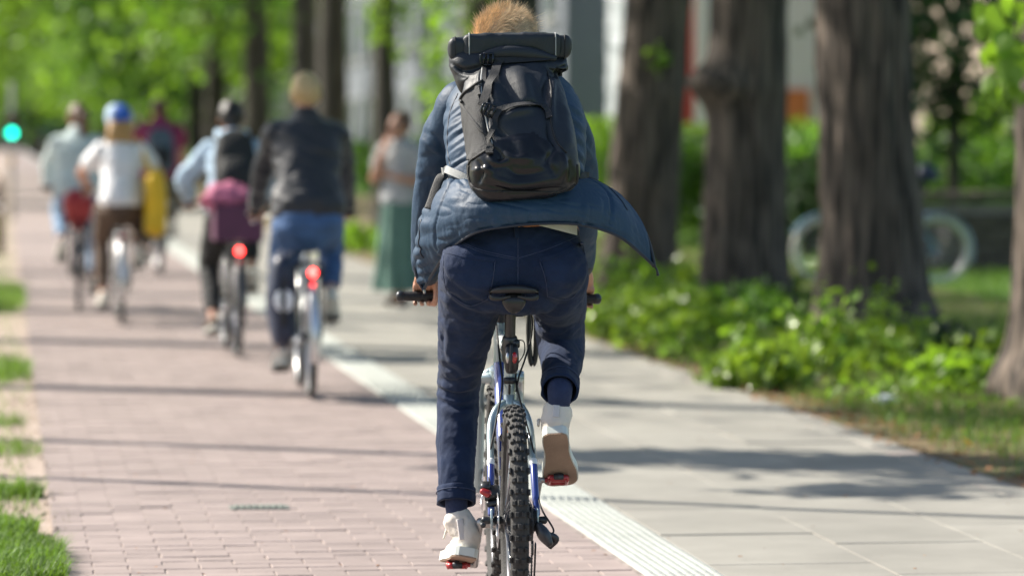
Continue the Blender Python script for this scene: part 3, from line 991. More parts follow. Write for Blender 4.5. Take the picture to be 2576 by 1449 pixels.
bush("shade_tree", "dark hanging foliage right of the broadest trunk at the top", 2395, -420, 44, (1.5, 1.4, 2.5), 5200, 0.16, 5, "leaf_dark", "tree", h=3.9)
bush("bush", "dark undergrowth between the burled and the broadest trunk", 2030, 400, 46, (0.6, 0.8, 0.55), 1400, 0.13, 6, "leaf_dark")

MM("stucco_pale_shaded", (0.135, 0.152, 0.182), 0.9, var=0.06, scale=1.5, bump=0.2, bscale=30)  # pale stucco, darkened in the colour so the facades look shaded
MM("stucco_cream", (0.46, 0.37, 0.31), 0.9, var=0.06, scale=1.5, bump=0.2, bscale=30)
MM("stucco_white", (0.66, 0.69, 0.74), 0.9, var=0.05, scale=1.5, bump=0.2, bscale=30)
MM("glass_dark", (0.05, 0.07, 0.09), 0.08, spec=0.8, var=0.2, scale=0.6)
MM("window_frame", (0.30, 0.30, 0.30), 0.5, var=0.05)
MM("roof_tile", (0.22, 0.09, 0.06), 0.8, var=0.2, scale=8, bump=0.4)
MM("terracotta", (0.60, 0.20, 0.075), 0.8, var=0.1, scale=3)
MM("banner_red", (0.45, 0.035, 0.03), 0.6, var=0.1, scale=3)

def building(name, label, x0, x1, y0, y1, h, floors, wallmat, sides, bay=2.6):
    t = empty(name, (x0, y0, 0))
    w, d = x1 - x0, y1 - y0
    wl_ = obj("wall", box((w / 2, d / 2, h / 2 - 0.1), (w, d, h + 0.2)), M[wallmat], t, smooth=False)
    V = np.array([[-0.3, -0.3, h], [w + 0.3, -0.3, h], [w + 0.3, d + 0.3, h], [-0.3, d + 0.3, h], [w * 0.5, 2 if d > 6 else d / 2, h + 3.0], [w * 0.5, d - 2 if d > 6 else d / 2, h + 3.0]])
    obj("roof", (V, [np.array([[1, 2, 5, 4], [3, 0, 4, 5]]), np.array([[0, 1, 4], [2, 3, 5]])]), M["roof_tile"], t, smooth=False)
    fh = h / floors
    fr = {}
    for side in sides:
        Lw = d if side == "west" else w
        nb = max(1, int(Lw / bay))
        for f in range(floors):
            z = fh * f + fh * 0.55
            for k in range(nb):
                u = (k + 0.5) * Lw / nb
                if side not in fr:
                    a = box((0, 0, 0), (0.10, 1.25, fh * 0.62)) if side == "west" else box((0, 0, 0), (1.25, 0.10, fh * 0.62))
                    b = box((-0.062, 0, 0), (0.02, 1.05, fh * 0.54)) if side == "west" else box((0, -0.062, 0), (1.05, 0.02, fh * 0.54))
                    c = box((-0.09, 0, -fh * 0.33), (0.2, 1.4, 0.08)) if side == "west" else box((0, -0.09, -fh * 0.33), (1.4, 0.2, 0.08))
                    fr[side] = [make_mesh("window", a, False), make_mesh("pane", b, False), make_mesh("sill", c, False)]
                    fr[side][0].materials.append(M["window_frame"])
                    fr[side][1].materials.append(M["glass_dark"])
                    fr[side][2].materials.append(M["concrete"])
                p = (-0.03, u, z) if side == "west" else (u, -0.03, z)
                win = obj("window", fr[side][0], None, t, loc=p)
                obj("pane", fr[side][1], None, win)
                obj("sill", fr[side][2], None, win)
    tag(t, label, "building")
    return t
building("apartment_house", "pale blue grey apartment house seen between the trunks left of the cyclist's head", 13.5, 24, 92, 168, 14, 4, "stucco_pale_shaded", ("west", "south"), 4.2)
bB = building("apartment_house", "white house with an orange ground floor panel, behind the trees right of the cyclist", 13.6, 24, 68, 86, 12, 4, "stucco_white", ("south",), 3.4)
obj("ground_floor_panel", box((0.50, -0.05, 1.9), (0.62, 0.1, 0.85), chamfer=0.02), M["terracotta"], bB, smooth=False)
building("apartment_house", "pale facade glimpsed through foliage at the right edge", 15.2, 24, 56, 66, 11, 3, "stucco_cream", ("south",), 3.0)
building("apartment_house", "cream house at the far end of the avenue above the hooded cyclist", 14.5, 30, 250, 275, 12, 4, "stucco_cream", ("south", "west"), 3.5)
building("apartment_house", "greyish corner house far ahead beyond the crossing", -14, 13, 452, 470, 15, 5, "stucco_pale_shaded", ("south",), 4.0)

bn = empty("banner", (11.7, 66.0, 0))
tag(bn, "tall red and white banner between the leaning and the burled trunk", "banner")
obj("pole", tube([(0.55, 0, -0.1), (0.55, 0, 4.6)], [0.03, 0.025], 10), M["alloy"], bn)
def cloth(x0, x1, z0, z1, seed):
    xs, zs = np.linspace(x0, x1, 10), np.linspace(z0, z1, 30)
    X, Z = np.meshgrid(xs, zs)
    Y = 0.04 * np.sin(X * 7 + Z * 1.2 + seed)
    a = np.stack([X, Y, Z], -1).reshape(-1, 3)
    b = a + [0, 0.012, 0]
    return join([(a, [grid_faces(30, 10)]), (b, [grid_faces(30, 10)[:, ::-1]])])
obj("red_cloth", cloth(0.0, 0.26, 1.7, 4.4, 0), M["banner_red"], bn)
obj("white_cloth", cloth(0.26, 0.53, 1.2, 4.4, 0), M["stucco_white"], bn)
obj("crossbar", tube([(0.0, 0, 4.42), (0.57, 0, 4.42)], [0.015, 0.015], 8), M["alloy"], bn)

# bits of twig and leaf blown onto the paving
r = np.random.default_rng(91)
n = 170
P = np.stack([r.uniform(0.2, 4.2, n), 12.6 * (40 / 12.6) ** r.uniform(0, 1, n), np.full(n, 0.006)], 1)
V, F = leaf_cloud(P, 0.02, 0.0, 92)
V[:, 2] = 0.010 + (V[:, 2] - 0.006) * 0.25
o = obj("paving_debris", (V, F), M["dead_leaf"], smooth=False, kind="stuff")
tag(o, "scattered bits of dry leaf on cycle path and footway", "leaves")

# ================================================================== BICYCLES
def pipe(a, b, r, seg=10):
    return tube([a, b], [r, r], seg)

def wheel(parent, hub, Rw, tw, knobs, tyre_mat, rim_mat, detail, rotor=None):
    """wheel part = the rim, with tyre, hub and spokes as its sub-parts"""
    rr = Rw - tw * 0.95
    prof = [(rr - 0.016, -0.009), (rr - 0.016, 0.009), (rr - 0.004, 0.013), (rr + 0.006, 0.013), (rr + 0.002, 0.0), (rr + 0.006, -0.013), (rr - 0.004, -0.013)]
    w = obj("wheel", lathe(prof, (0, 0, 0), "x", 64, closed=True), M[rim_mat], parent, loc=hub)
    sh = [torus((0, 0, 0), Rw - tw * 0.5 - 0.004, tw * 0.5, tw * 0.5, 72, 14)]
    if knobs:
        rk = Rw - 0.004
        nk = 62
        for k in range(nk):
            a = 2 * math.pi * k / nk
            rows = [(0.0, 0.014, 0.020), (-0.017, 0.012, 0.016), (0.017, 0.012, 0.016)] if k % 2 == 0 else [(-0.009, 0.012, 0.018), (0.009, 0.012, 0.018)]
            rows = rows + ([(-0.0255, 0.008, 0.021), (0.0255, 0.008, 0.021)] if k % 2 else [])
            for ox, wx, ly in rows:
                drop = 0.013 * (abs(ox) / 0.026) ** 2
                V, F = box((ox, 0, rk - drop), (wx, ly * 0.85, 0.013), chamfer=0.002)
                tilt = rot_y(ox / 0.026 * 0.55)
                c = np.array([ox, 0, rk - drop])
                V = (V - c) @ tilt.T + c
                sh.append((V @ rot_x(a).T, F))
    obj("tyre", join(sh), M[tyre_mat], w, smooth=not knobs)
    obj("hub", join([lathe([(0.0, -0.06), (0.012, -0.06), (0.012, -0.034), (0.029, -0.03), (0.029, -0.026), (0.016, -0.02), (0.016, 0.02), (0.029, 0.026), (0.029, 0.03), (0.012, 0.034), (0.012, 0.06), (0.0, 0.06)], (0, 0, 0), "x", 18)]), M["dark_metal"], w)
    sp = []
    for k in range(32):
        a = 2 * math.pi * k / 32
        s = -1 if k % 2 else 1
        b = a + (0.75 if (k // 2) % 2 else -0.75)
        p = np.array([s * 0.028, 0.027 * math.cos(b), 0.027 * math.sin(b)])
        q = np.array([0, (rr - 0.014) * math.cos(a), (rr - 0.014) * math.sin(a)])
        sp.append(tube([p, q], [0.0013, 0.0013] if detail else [0.0016, 0.0016], 4))
    if detail:
        for s in sp:
            obj("spoke", s, M["steel"], w)
    else:
        obj("spokes", join(sp), M["steel"], w, kind="stuff")
    if rotor:
        x = rotor
        V1 = [lathe([(0.068, x - 0.001), (0.082, x - 0.001), (0.082, x + 0.001), (0.068, x + 0.001)], (0, 0, 0), "x", 40, closed=True)]
        for k in range(6):
            a = k * math.pi / 3
            V1.append(pipe((x, 0.014 * math.cos(a), 0.014 * math.sin(a)), (x, 0.07 * math.cos(a + 0.5), 0.07 * math.sin(a + 0.5)), 0.003, 5))
        V1.append(lathe([(0.0, x - 0.002), (0.02, x - 0.002), (0.02, x + 0.002), (0.0, x + 0.002)], (0, 0, 0), "x", 20))
        obj("brake_disc", join(V1), M["steel"], w)
    return w

def saddle_shape(c, L=0.27, w=0.074, t=0.028):
    ys = np.array([0, 0.012, 0.04, 0.085, 0.13, 0.18, 0.23, L])
    ws = np.array([0.70, 0.93, 1.0, 0.93, 0.58, 0.31, 0.26, 0.18]) * w
    zs = np.array([0.004, 0.006, 0.004, 0.0, -0.003, -0.003, -0.001, -0.003])
    P = np.stack([np.zeros(8), ys, zs], 1)
    V, F = tube(P, np.stack([ws, np.full(8, t * 0.55)], 1), 28, 24, ref=(1, 0, 0), power=2.6)
    V = V.copy()
    V[:, 2] += -0.010 * (np.abs(V[:, 0]) / w) ** 2.2
    lo = V[:, 2] < -0.004
    return V + np.asarray(c), F

def bicycle(name, label, loc, rotz, Rw=0.345, wb=1.06, tw=0.040, sz=0.98, bar=(0.93, 1.04, 0.30), fr="frame_dark", saddle="black_plastic", tyre="tyre", rimm="rim_silver",
            guards=None, rack=True, light=False, chainguard=True, crank=-70, step=False, lean=0.0, group="bicycles being ridden ahead"):
    t = empty(name, loc, rotz)
    t.rotation_euler = (0, lean, rotz)
    by, bz, bw = bar
    BB = np.array([0, 0.45, 0.28])
    rh, fh = np.array([0, 0, Rw]), np.array([0, wb, Rw])
    st = BB + np.array([0, -0.16, 0.50])
    h0, h1 = np.array([0, wb - 0.20, bz - 0.12]), np.array([0, wb - 0.14, bz - 0.30])
    sh = [pipe(BB, st, 0.016), pipe(BB, h1, 0.019), tube([h0, h1], [0.02, 0.02], 12)]
    sh.append(pipe(BB + [0, -0.03, 0.15], h1 + [0, -0.02, 0.03], 0.017) if step else pipe(st + [0, 0.01, -0.06], h0 + [0, 0, -0.04], 0.015))
    for s in (-1, 1):
        sh.append(pipe(st + [0, 0.01, -0.05], rh + [s * 0.062, 0, 0], 0.008, 8))
        sh.append(pipe(BB + [s * 0.02, 0, 0], rh + [s * 0.062, 0, 0], 0.010, 8))
    obj("frame", join(sh), M[fr], t)
    fk = [pipe(h0 + [0, -0.02, 0.1], h1, 0.013)]
    for s in (-1, 1):
        fk.append(tube([h1, h1 + [s * 0.05, 0.01, -0.03], fh + [s * 0.05, 0, 0]], [0.014, 0.013, 0.010], 8))
    obj("fork", join(fk), M[fr], t)
    wheel(t, rh, Rw, tw, False, tyre, rimm, False)
    wheel(t, fh, Rw, tw, False, tyre, rimm, False)
    sp = st + (st - BB) / np.linalg.norm(st - BB) * (sz - 0.04 - st[2])
    obj("seat_post", pipe(st, sp, 0.0135), M["alloy"], t)
    obj("saddle", saddle_shape(sp + [0, -0.13, 0.035], 0.27, 0.085, 0.05), M[saddle], t)
    hb = [pipe((0, wb - 0.2, bz - 0.03), (0, by + 0.04, bz + 0.0), 0.013)]
    hb.append(tube([(-bw, by - 0.06, bz), (-bw * 0.6, by, bz + 0.01), (0, by + 0.045, bz), (bw * 0.6, by, bz + 0.01), (bw, by - 0.06, bz)], 0.011, 10, 24))
    obj("handlebar", join(hb), M["alloy"], t)
    for s in (-1, 1):
        obj("grip", tube([(s * bw * 0.68, by - 0.01, bz + 0.008), (s * (bw + 0.01), by - 0.065, bz)], 0.017, 12), M["black_grip"], t)
        obj("brake_lever", tube([(s * bw * 0.55, by + 0.02, bz), (s * bw * 0.7, by + 0.05, bz - 0.02), (s * bw * 0.95, by + 0.0, bz - 0.05)], 0.006, 8, 10), M["alloy"], t)
    a = R(crank)
    dl = 0.17 * np.array([0, math.cos(a), math.sin(a)])
    ck = [lathe([(0.0, 0.048), (0.09, 0.048), (0.09, 0.052), (0.0, 0.052)], BB, "x", 28)]
    for s, d in ((-1, dl), (1, -dl)):
        ck.append(tube([BB + [s * 0.075, 0, 0], BB + d + [s * 0.09, 0, 0]], [0.013, 0.010], 8))
    ck.append(pipe(BB - [0.075, 0, 0], BB + [0.075, 0, 0], 0.012))
    obj("crank_set", join(ck), M["alloy"], t)
    for s, d in ((-1, dl), (1, -dl)):
        obj("pedal", box(BB + d + [s * 0.145, 0, 0], (0.09, 0.075, 0.022), chamfer=0.006), M["black_plastic"], t)
    obj("chain", join([pipe(BB + [0.05, 0, 0.088], rh + [0.05, 0, 0.035], 0.005, 6), pipe(BB + [0.05, 0, -0.088], rh + [0.05, 0, -0.035], 0.005, 6)]), M["dark_metal"], t)
    if guards:
        for c, a0, a1 in ((rh, -20, 175), (fh, 20, 150)):
            an = np.radians(np.linspace(a0, a1, 26))
            P = c + np.stack([np.zeros(26), -(Rw + 0.022) * np.cos(an), (Rw + 0.022) * np.sin(an)], 1)
            obj("mudguard", tube(P, np.stack([np.full(26, 0.027), np.full(26, 0.006)], 1), 10, ref=(1, 0, 0)), M[guards], t)
    if rack:
        z = Rw * 2 + 0.06
        rk = [tube([(s * 0.06, 0.26, z), (s * 0.06, -0.18, z)], 0.006, 8) for s in (-1, 0, 1)] + [pipe((-0.065, -0.18, z), (0.065, -0.18, z), 0.006), pipe((-0.065, 0.2, z), (0.065, 0.2, z), 0.006)]
        rk += [pipe((s * 0.062, 0.0, Rw + 0.01), (s * 0.06, -0.1, z), 0.005) for s in (-1, 1)] + [pipe((s * 0.062, 0.0, Rw + 0.01), (s * 0.06, 0.1, z), 0.005) for s in (-1, 1)]
        obj("rack", join(rk), M["dark_metal"], t)
        lz = z - 0.045
        obj("lamp_housing", box((0, -0.195, lz), (0.085, 0.03, 0.05), chamfer=0.01), M["black_plastic"], t)
        obj("tail_light" if light else "reflector", lathe([(0.0, -0.222), (0.017, -0.219), (0.023, -0.209)], (0, 0, lz), "y", 20), M["lit_red"] if light else M["reflector_red"], t)
    else:
        obj("reflector", lathe([(0.0, 0.155), (0.016, 0.157), (0.02, 0.166)], (0, 0, 0.80), "y", 16), M["reflector_red"], t)
    tag(t, label, "bicycle", group)
    return t

def lit(name, col, strength):
    m = mat(name, col, 0.3, var=0.05)
    b = m.node_tree.nodes["Principled BSDF"]
    b.inputs["Emission Color"].default_value = (*col, 1)
    b.inputs["Emission Strength"].default_value = strength
    M[name] = m
lit("lit_red", (1.0, 0.035, 0.03), 11.0)
lit("lit_green", (0.0, 0.80, 0.52), 5.0)

# ================================================================== PEOPLE
def ik(a, b, l1, l2, fwd):
    d = b - a
    L = min(np.linalg.norm(d), (l1 + l2) * 0.998)
    u = d / np.linalg.norm(d)
    x = (l1 * l1 - l2 * l2 + L * L) / (2 * L)
    h = math.sqrt(max(l1 * l1 - x * x, 0))
    f = np.asarray(fwd, float) - np.dot(fwd, u) * u
    f /= np.linalg.norm(f)
    return a + u * x + f * h

def head_parts(c, M3=np.eye(3), k=1.0):
    """skull, jaw, nose, ears, brow of one head facing +y before M3 turns it"""
    sh = [ellipsoid((0, -0.012, 0.02), (0.077, 0.096, 0.098), 28, 18), ellipsoid((0, 0.022, -0.055), (0.058, 0.070, 0.068), 22, 14),
          tube([(0, 0.080, 0.012), (0, 0.106, -0.022), (0, 0.088, -0.034)], [0.010, 0.015, 0.014], 10, 8), ellipsoid((0, 0.078, 0.024), (0.05, 0.014, 0.010), 14, 8), ellipsoid((0, 0.079, -0.066), (0.024, 0.011, 0.010), 12, 8)]
    for s in (-1, 1):
        sh.append(ellipsoid((s * 0.080, -0.008, -0.008), (0.011, 0.020, 0.032), 12, 10))
        sh.append(ellipsoid((s * 0.038, 0.062, -0.02), (0.022, 0.02, 0.018), 12, 8))
    return [moved((v * k, f), c, M3) for v, f in sh]

def face_details(parent, c, M3=np.eye(3), k=1.0):
    for s in (-1, 1):
        obj("eye", moved(ellipsoid(np.array([s * 0.031, 0.078, 0.006]) * k, (0.012 * k, 0.008 * k, 0.008 * k), 12, 8), c, M3), M["eye"], parent)
    obj("mouth", moved(ellipsoid(np.array([0, 0.088, -0.068]) * k, (0.022 * k, 0.006 * k, 0.007 * k), 12, 6), c, M3), M["lip"], parent)

def hand_on_bar(s, grip_c, wrist, fine=False):
    """palm, four fingers wrapped round a bar along x, thumb under the bar from the inner side"""
    gx, gy, gz = grip_c
    sh = []
    kn = np.array([gx, gy + 0.012, gz + 0.032])
    sh.append(tube([wrist, wrist * 0.45 + kn * 0.55 + [0, -0.004, 0.008], kn], np.array([[0.027, 0.022], [0.038, 0.019], [0.040, 0.014]]), 14, 10, ref=(1, 0, 0)))
    for j in range(4):
        x = gx + s * (0.0315 - 0.021 * j)
        reach = [0.80, 0.95, 1.0, 0.93][j]
        an = np.radians(np.linspace(95, 95 - 235 * reach, 9))
        rad = 0.0165 + 0.0095
        P = np.stack([np.full(9, x), gy + rad * np.cos(an), gz + rad * np.sin(an)], 1)
        P = np.vstack([kn + [x - gx, -0.02, 0.004], P])
        sh.append(tube(P, np.linspace(0.0105, 0.0075, 10), 8, 18))
    x = gx - s * 0.048
    an = np.radians(np.linspace(150, 275, 6))
    P = np.stack([np.full(6, x) + s * np.linspace(0.012, 0.02, 6), gy + 0.027 * np.cos(an), gz + 0.027 * np.sin(an)], 1)
    P = np.vstack([wrist * 0.5 + kn * 0.5 - [s * 0.028, 0, 0.0], P])
    sh.append(tube(P, np.linspace(0.0125, 0.0085, 7), 8, 14))
    return sh

def shoe_parts(ankle, ball_dir, k=1.0):
    """upper and sole for a foot whose sole runs along ball_dir (unit, heel to toe)"""
    f = np.asarray(ball_dir, float)
    f /= np.linalg.norm(f)
    x = np.array([1.0, 0, 0])
    up = np.cross(x, f)
    B = np.stack([x, f, up], 1)
    up_p = np.array([(0, -0.055, 0.030), (0, -0.045, 0.040), (0, 0.0, 0.045), (0, 0.06, 0.036), (0, 0.12, 0.024), (0, 0.175, 0.016), (0, 0.205, 0.010)]) * k
    ur = np.array([(0.026, 0.025), (0.036, 0.040), (0.037, 0.045), (0.043, 0.036), (0.048, 0.026), (0.043, 0.020), (0.026, 0.012)]) * k
    u1 = tube(up_p + [0, 0, -0.005], ur, 18, 20)
    so_p = np.array([(0, -0.075, 0), (0, -0.06, 0), (0, 0, 0), (0, 0.06, 0), (0, 0.12, 0), (0, 0.18, 0), (0, 0.215, 0)]) * k
    sr = np.array([(0.024, 0.014), (0.036, 0.015), (0.035, 0.013), (0.040, 0.013), (0.050, 0.013), (0.045, 0.013), (0.024, 0.011)]) * k
    s1 = tube(so_p + [0, 0, -0.006], sr, 18, 20, power=3)
    off = np.asarray(ankle) - up * 0.085 * k
    return moved(u1, off, B), moved(s1, off, B)

def person_parts(t, J, mats, vox=0.011, hair="short", sleeve_end=1.0, wr=1.0, fine=False, seed=1):
    """J: joints. Builds body, top, trousers, shoes and hair as children of t."""
    lean = J["lean"]
    up = np.array([0, math.sin(lean), math.cos(lean)])
    pel, sc = J["pelvis"], J["shoulder"]
    w = J.get("width", 1.0)
    tl = np.linalg.norm(sc - pel)
    head = J["head"]
    Mh = rot_z(J.get("head_yaw", 0.0)) @ rot_x(-J.get("head_pitch", 0.0))
    neck0 = sc + up * 0.02
    body = head_parts(head, Mh)
    body.append(tube([neck0 - up * 0.08, neck0 + [0, 0.02, 0.05], head + [0, -0.02, -0.06]], [0.062, 0.054, 0.054], 16, 10))
    body.append(tube([pel, pel + up * tl * 0.5, sc - up * 0.04], np.array([[0.13, 0.09], [0.12, 0.085], [0.14, 0.08]]) * w, 20, 12))
    top, bot = [], []
    top.append(tube([pel + up * J.get("hem", 0.0), pel + up * (J.get("hem", 0.0) + 0.07), pel + up * tl * 0.45, pel + up * tl * 0.78, sc - up * 0.02, sc + up * 0.035, sc + up * 0.068, sc + up * 0.092],
                    np.array([[0.196, 0.160], [0.184, 0.150], [0.168, 0.132], [0.182, 0.128], [0.168, 0.108], [0.118, 0.084], [0.078, 0.070], [0.062, 0.060]]) * [w, 1], 28, 26))
    for s in (-1, 1):
        sj = sc + np.array([s * 0.162 * w, 0, -0.035])
        el, wrp = J["elbow"][s], J["wrist"][s]
        if wrp is None:
            continue
        body.append(tube([sj, el, wrp], [0.05, 0.042, 0.030], 12, 16))
        end = el + (wrp - el) * (sleeve_end if sleeve_end > 0 else 0.0)
        if sleeve_end > 0:
            top.append(tube([sj - [s * 0.05, 0, -0.02], sj, (sj + el) / 2, el, el * 0.4 + end * 0.6, end], [0.068, 0.070, 0.063, 0.057, 0.05, 0.043], 16, 22))
        else:
            e2 = sj + (el - sj) * 0.62
            top.append(tube([sj - [s * 0.05, 0, 0], sj, e2], [0.075, 0.078, 0.070], 16, 14))
        if "grip" in J:
            body += hand_on_bar(s, J["grip"][s], wrp)
        else:
            f = J["hand_dir"][s]
            body.append(tube([wrp, wrp + f * 0.09], np.array([[0.025, 0.02], [0.04, 0.016]]), 12, 8))
            for j in range(4):
                o = np.cross(f, [0, 1, 0.01])
                o = o / (np.linalg.norm(o) + 1e-9) * (0.028 - 0.019 * j)
                body.append(tube([wrp + f * 0.08 + o, wrp + f * 0.13 + o + [0, 0.006, 0], wrp + f * (0.165 - 0.01 * abs(j - 1.5)) + o + [0, 0.018, 0]], [0.010, 0.009, 0.007], 8, 8))
            body.append(tube([wrp + f * 0.03, wrp + f * 0.07 + [s * -0.03, 0.02, 0], wrp + f * 0.105 + [s * -0.035, 0.03, 0]], [0.013, 0.011, 0.008], 8, 8))
    bot.append(tube([pel + up * (0.10 + J.get("hem", 0.0)), pel + up * 0.02, pel - [0, 0, 0.04], pel - [0, -0.02, 0.12]], np.array([[0.148, 0.112], [0.170, 0.130], [0.178, 0.14], [0.12, 0.10]]) * [w, 1], 26, 16))
    for s in (-1, 1):
        hp, kn, an = J["hip"][s], J["knee"][s], J["ankle"][s]
        body.append(tube([hp, kn, an, an - [0, 0, 0.03]], [0.075, 0.05, 0.036, 0.036], 12, 18))
        bot.append(tube([hp + [0, 0, 0.02], hp * 0.5 + kn * 0.5, kn, kn * 0.5 + an * 0.5, an + (kn - an) * 0.14], np.array([0.108, 0.088, 0.070, 0.064, 0.055]) * wr, 18, 26))
    obj("body", union(body, vox * 0.75, 2), M[mats["skin"]], t)
    face_details(t, head, Mh)
    sh = union(top, vox, 3)
    n = normals(sh)
    V = sh[0]
    q = np.stack([V[:, 0] * 5, V[:, 1] * 9, V[:, 2] * 13 + V[:, 0] * 5], 1)
    V = V + n * (0.011 * (1 - np.abs(fbm(q, seed)) * 1.6))[:, None]
    obj("top", (V, sh[1]), M[mats["top"]], t)
    if "skirt" not in J:
        sh = union(bot, vox, 3)
        n = normals(sh)
        V = sh[0] + n * (0.009 * (1 - np.abs(fbm(sh[0] * [6, 7, 14], seed + 4)) * 1.6))[:, None]
        obj("trousers", (V, sh[1]), M[mats["bottom"]], t)
    for s in (-1, 1):
        u1, s1 = shoe_parts(J["ankle"][s], J["foot"][s])
        so = obj("shoe", u1, M[mats["shoe"]], t)
        obj("sole", s1, M[mats.get("sole", "rubber_white")], so)
    hm = M[mats["hair"]]
    hs = []
    if hair in ("short", "long", "tail", "bun"):
        V, F = ellipsoid((0, -0.022, 0.030), (0.089, 0.104, 0.104), 36, 24)
        cut = (V[:, 1] > 0.045) & (V[:, 2] < 0.075)
        V[cut, 1] = 0.045 + (V[cut, 1] - 0.045) * 0.2
        low = V[:, 2] < -0.055
        V[low, 2] = -0.055 + (V[low, 2] + 0.055) * 0.4
        V = V * (1 + 0.055 * fbm(V * 34, 3)[:, None])
        hs.append((V, F))
    if hair == "long":
        hs.append(tube([(0, -0.06, 0.04), (0, -0.105, -0.06), (0, -0.125, -0.17), (0.01, -0.135, -0.27)], np.array([[0.085, 0.05], [0.10, 0.045], [0.105, 0.036], [0.06, 0.02]]), 22, 20))
    if hair == "tail":
        hs.append(tube([(0, -0.09, 0.05), (0.01, -0.135, 0.0), (0.015, -0.135, -0.12), (0.02, -0.12, -0.26)], np.array([[0.03, 0.03], [0.042, 0.035], [0.042, 0.035], [0.012, 0.012]]), 14, 20))
    if hair == "bun":
        hs.append(ellipsoid((0, -0.09, 0.085), (0.05, 0.045, 0.045), 16, 10))
    hs = [moved(h, head, Mh) for h in hs]
    if hs:
        obj("hair", join(hs), hm, t)
    return t

def cyclist(name, label, loc, rotz, sz, bar, lean, crank, mats, hair="short", head_yaw=0.0, sleeve_end=1.0, width=1.0, reach=0.50, wb=1.06, sway=0.0, wr=1.0, seed=1, foot_pitch=(10, 35), hem=0.02):
    t = empty(name, loc, rotz)
    by, bz, bw = bar
    lean = R(lean)
    up = np.array([0, math.sin(lean), math.cos(lean)])
    pel = np.array([sway, 0.20, sz + 0.075])
    sc = pel + up * reach
    J = dict(lean=lean, pelvis=pel, shoulder=sc, width=width, head=sc + np.array([0, 0.075, 0.185]), head_yaw=head_yaw, head_pitch=R(4), hem=hem)
    BB = np.array([0, 0.45, 0.28])
    a = R(crank)
    dl = 0.17 * np.array([0, math.cos(a), math.sin(a)])
    J["grip"], J["wrist"], J["elbow"], J["hip"], J["knee"], J["ankle"], J["foot"] = {}, {}, {}, {}, {}, {}, {}
    for s, d in ((-1, dl), (1, -dl)):
        g_ = np.array([s * bw * 0.88, by - 0.045, bz + 0.003])
        J["grip"][s] = g_
        J["wrist"][s] = g_ + [s * 0.002, -0.07, 0.055]
        sj = sc + np.array([s * 0.162 * width, 0, -0.035])
        J["elbow"][s] = ik(sj, J["wrist"][s], 0.295, 0.265, (s * 1.0, -0.25, -0.35))
        J["hip"][s] = pel + [s * 0.092, 0.03, -0.05]
        fp = R(foot_pitch[0] if d[2] < 0 else foot_pitch[1])
        fd = np.array([s * 0.06, math.cos(fp), -math.sin(fp)])
        upv = np.array([0, math.sin(fp), math.cos(fp)])
        ped = BB + d + [s * 0.145, 0, 0.012]
        J["foot"][s] = fd
        J["ankle"][s] = ped - fd * 0.125 + upv * 0.105
        J["knee"][s] = ik(J["hip"][s], J["ankle"][s], 0.445, 0.425, (s * 0.10, 1, 0.3))
    person_parts(t, J, mats, hair=hair, sleeve_end=sleeve_end, wr=wr, seed=seed)
    tag(t, label, "person", "cyclists riding ahead")
    return t, J

MM("navy_jacket", (0.009, 0.012, 0.020), 0.55, var=0.2, scale=8, sheen=0.2)
MM("jeans_blue", (0.055, 0.115, 0.25), 0.85, var=0.2, scale=10)
MM("jeans_light", (0.22, 0.33, 0.48), 0.85, var=0.15, scale=10)
MM("hoodie_blue", (0.36, 0.48, 0.60), 0.85, var=0.12, scale=8)
MM("trousers_black", (0.018, 0.019, 0.020), 0.8, var=0.2)
MM("shirt_white", (0.74, 0.74, 0.76), 0.8, var=0.06)
MM("trousers_brown", (0.10, 0.065, 0.045), 0.85, var=0.2)
MM("sweater_mint", (0.50, 0.58, 0.58), 0.9, var=0.1, scale=8)
MM("shirt_maroon", (0.24, 0.022, 0.085), 0.8, var=0.2)
MM("trousers_olive", (0.10, 0.095, 0.07), 0.85, var=0.2)
MM("brown_leather", (0.10, 0.05, 0.025), 0.5, var=0.2)
MM("tan_leather", (0.45, 0.29, 0.07), 0.5, var=0.15)
MM("pannier_navy", (0.012, 0.020, 0.050), 0.45, var=0.2)
MM("crate_purple", (0.085, 0.018, 0.06), 0.5, var=0.15)
MM("pink_cloth", (0.42, 0.12, 0.21), 0.8, var=0.15)
MM("bag_yellow", (0.72, 0.45, 0.015), 0.6, var=0.12)
MM("cap_blue", (0.03, 0.12, 0.50), 0.7, var=0.15)
MM("cap_pale", (0.45, 0.58, 0.75), 0.7, var=0.15)
MM("pack_slate", (0.07, 0.10, 0.13), 0.7, var=0.2)
MM("skirt_green", (0.10, 0.19, 0.155), 0.85, var=0.12)
MM("blouse_grey", (0.42, 0.43, 0.44), 0.85, var=0.1)
MM("red_plastic", (0.33, 0.025, 0.03), 0.4, var=0.1)
MM("white_reflect", (0.85, 0.87, 0.90), 0.25, var=0.05, coat=0.5)

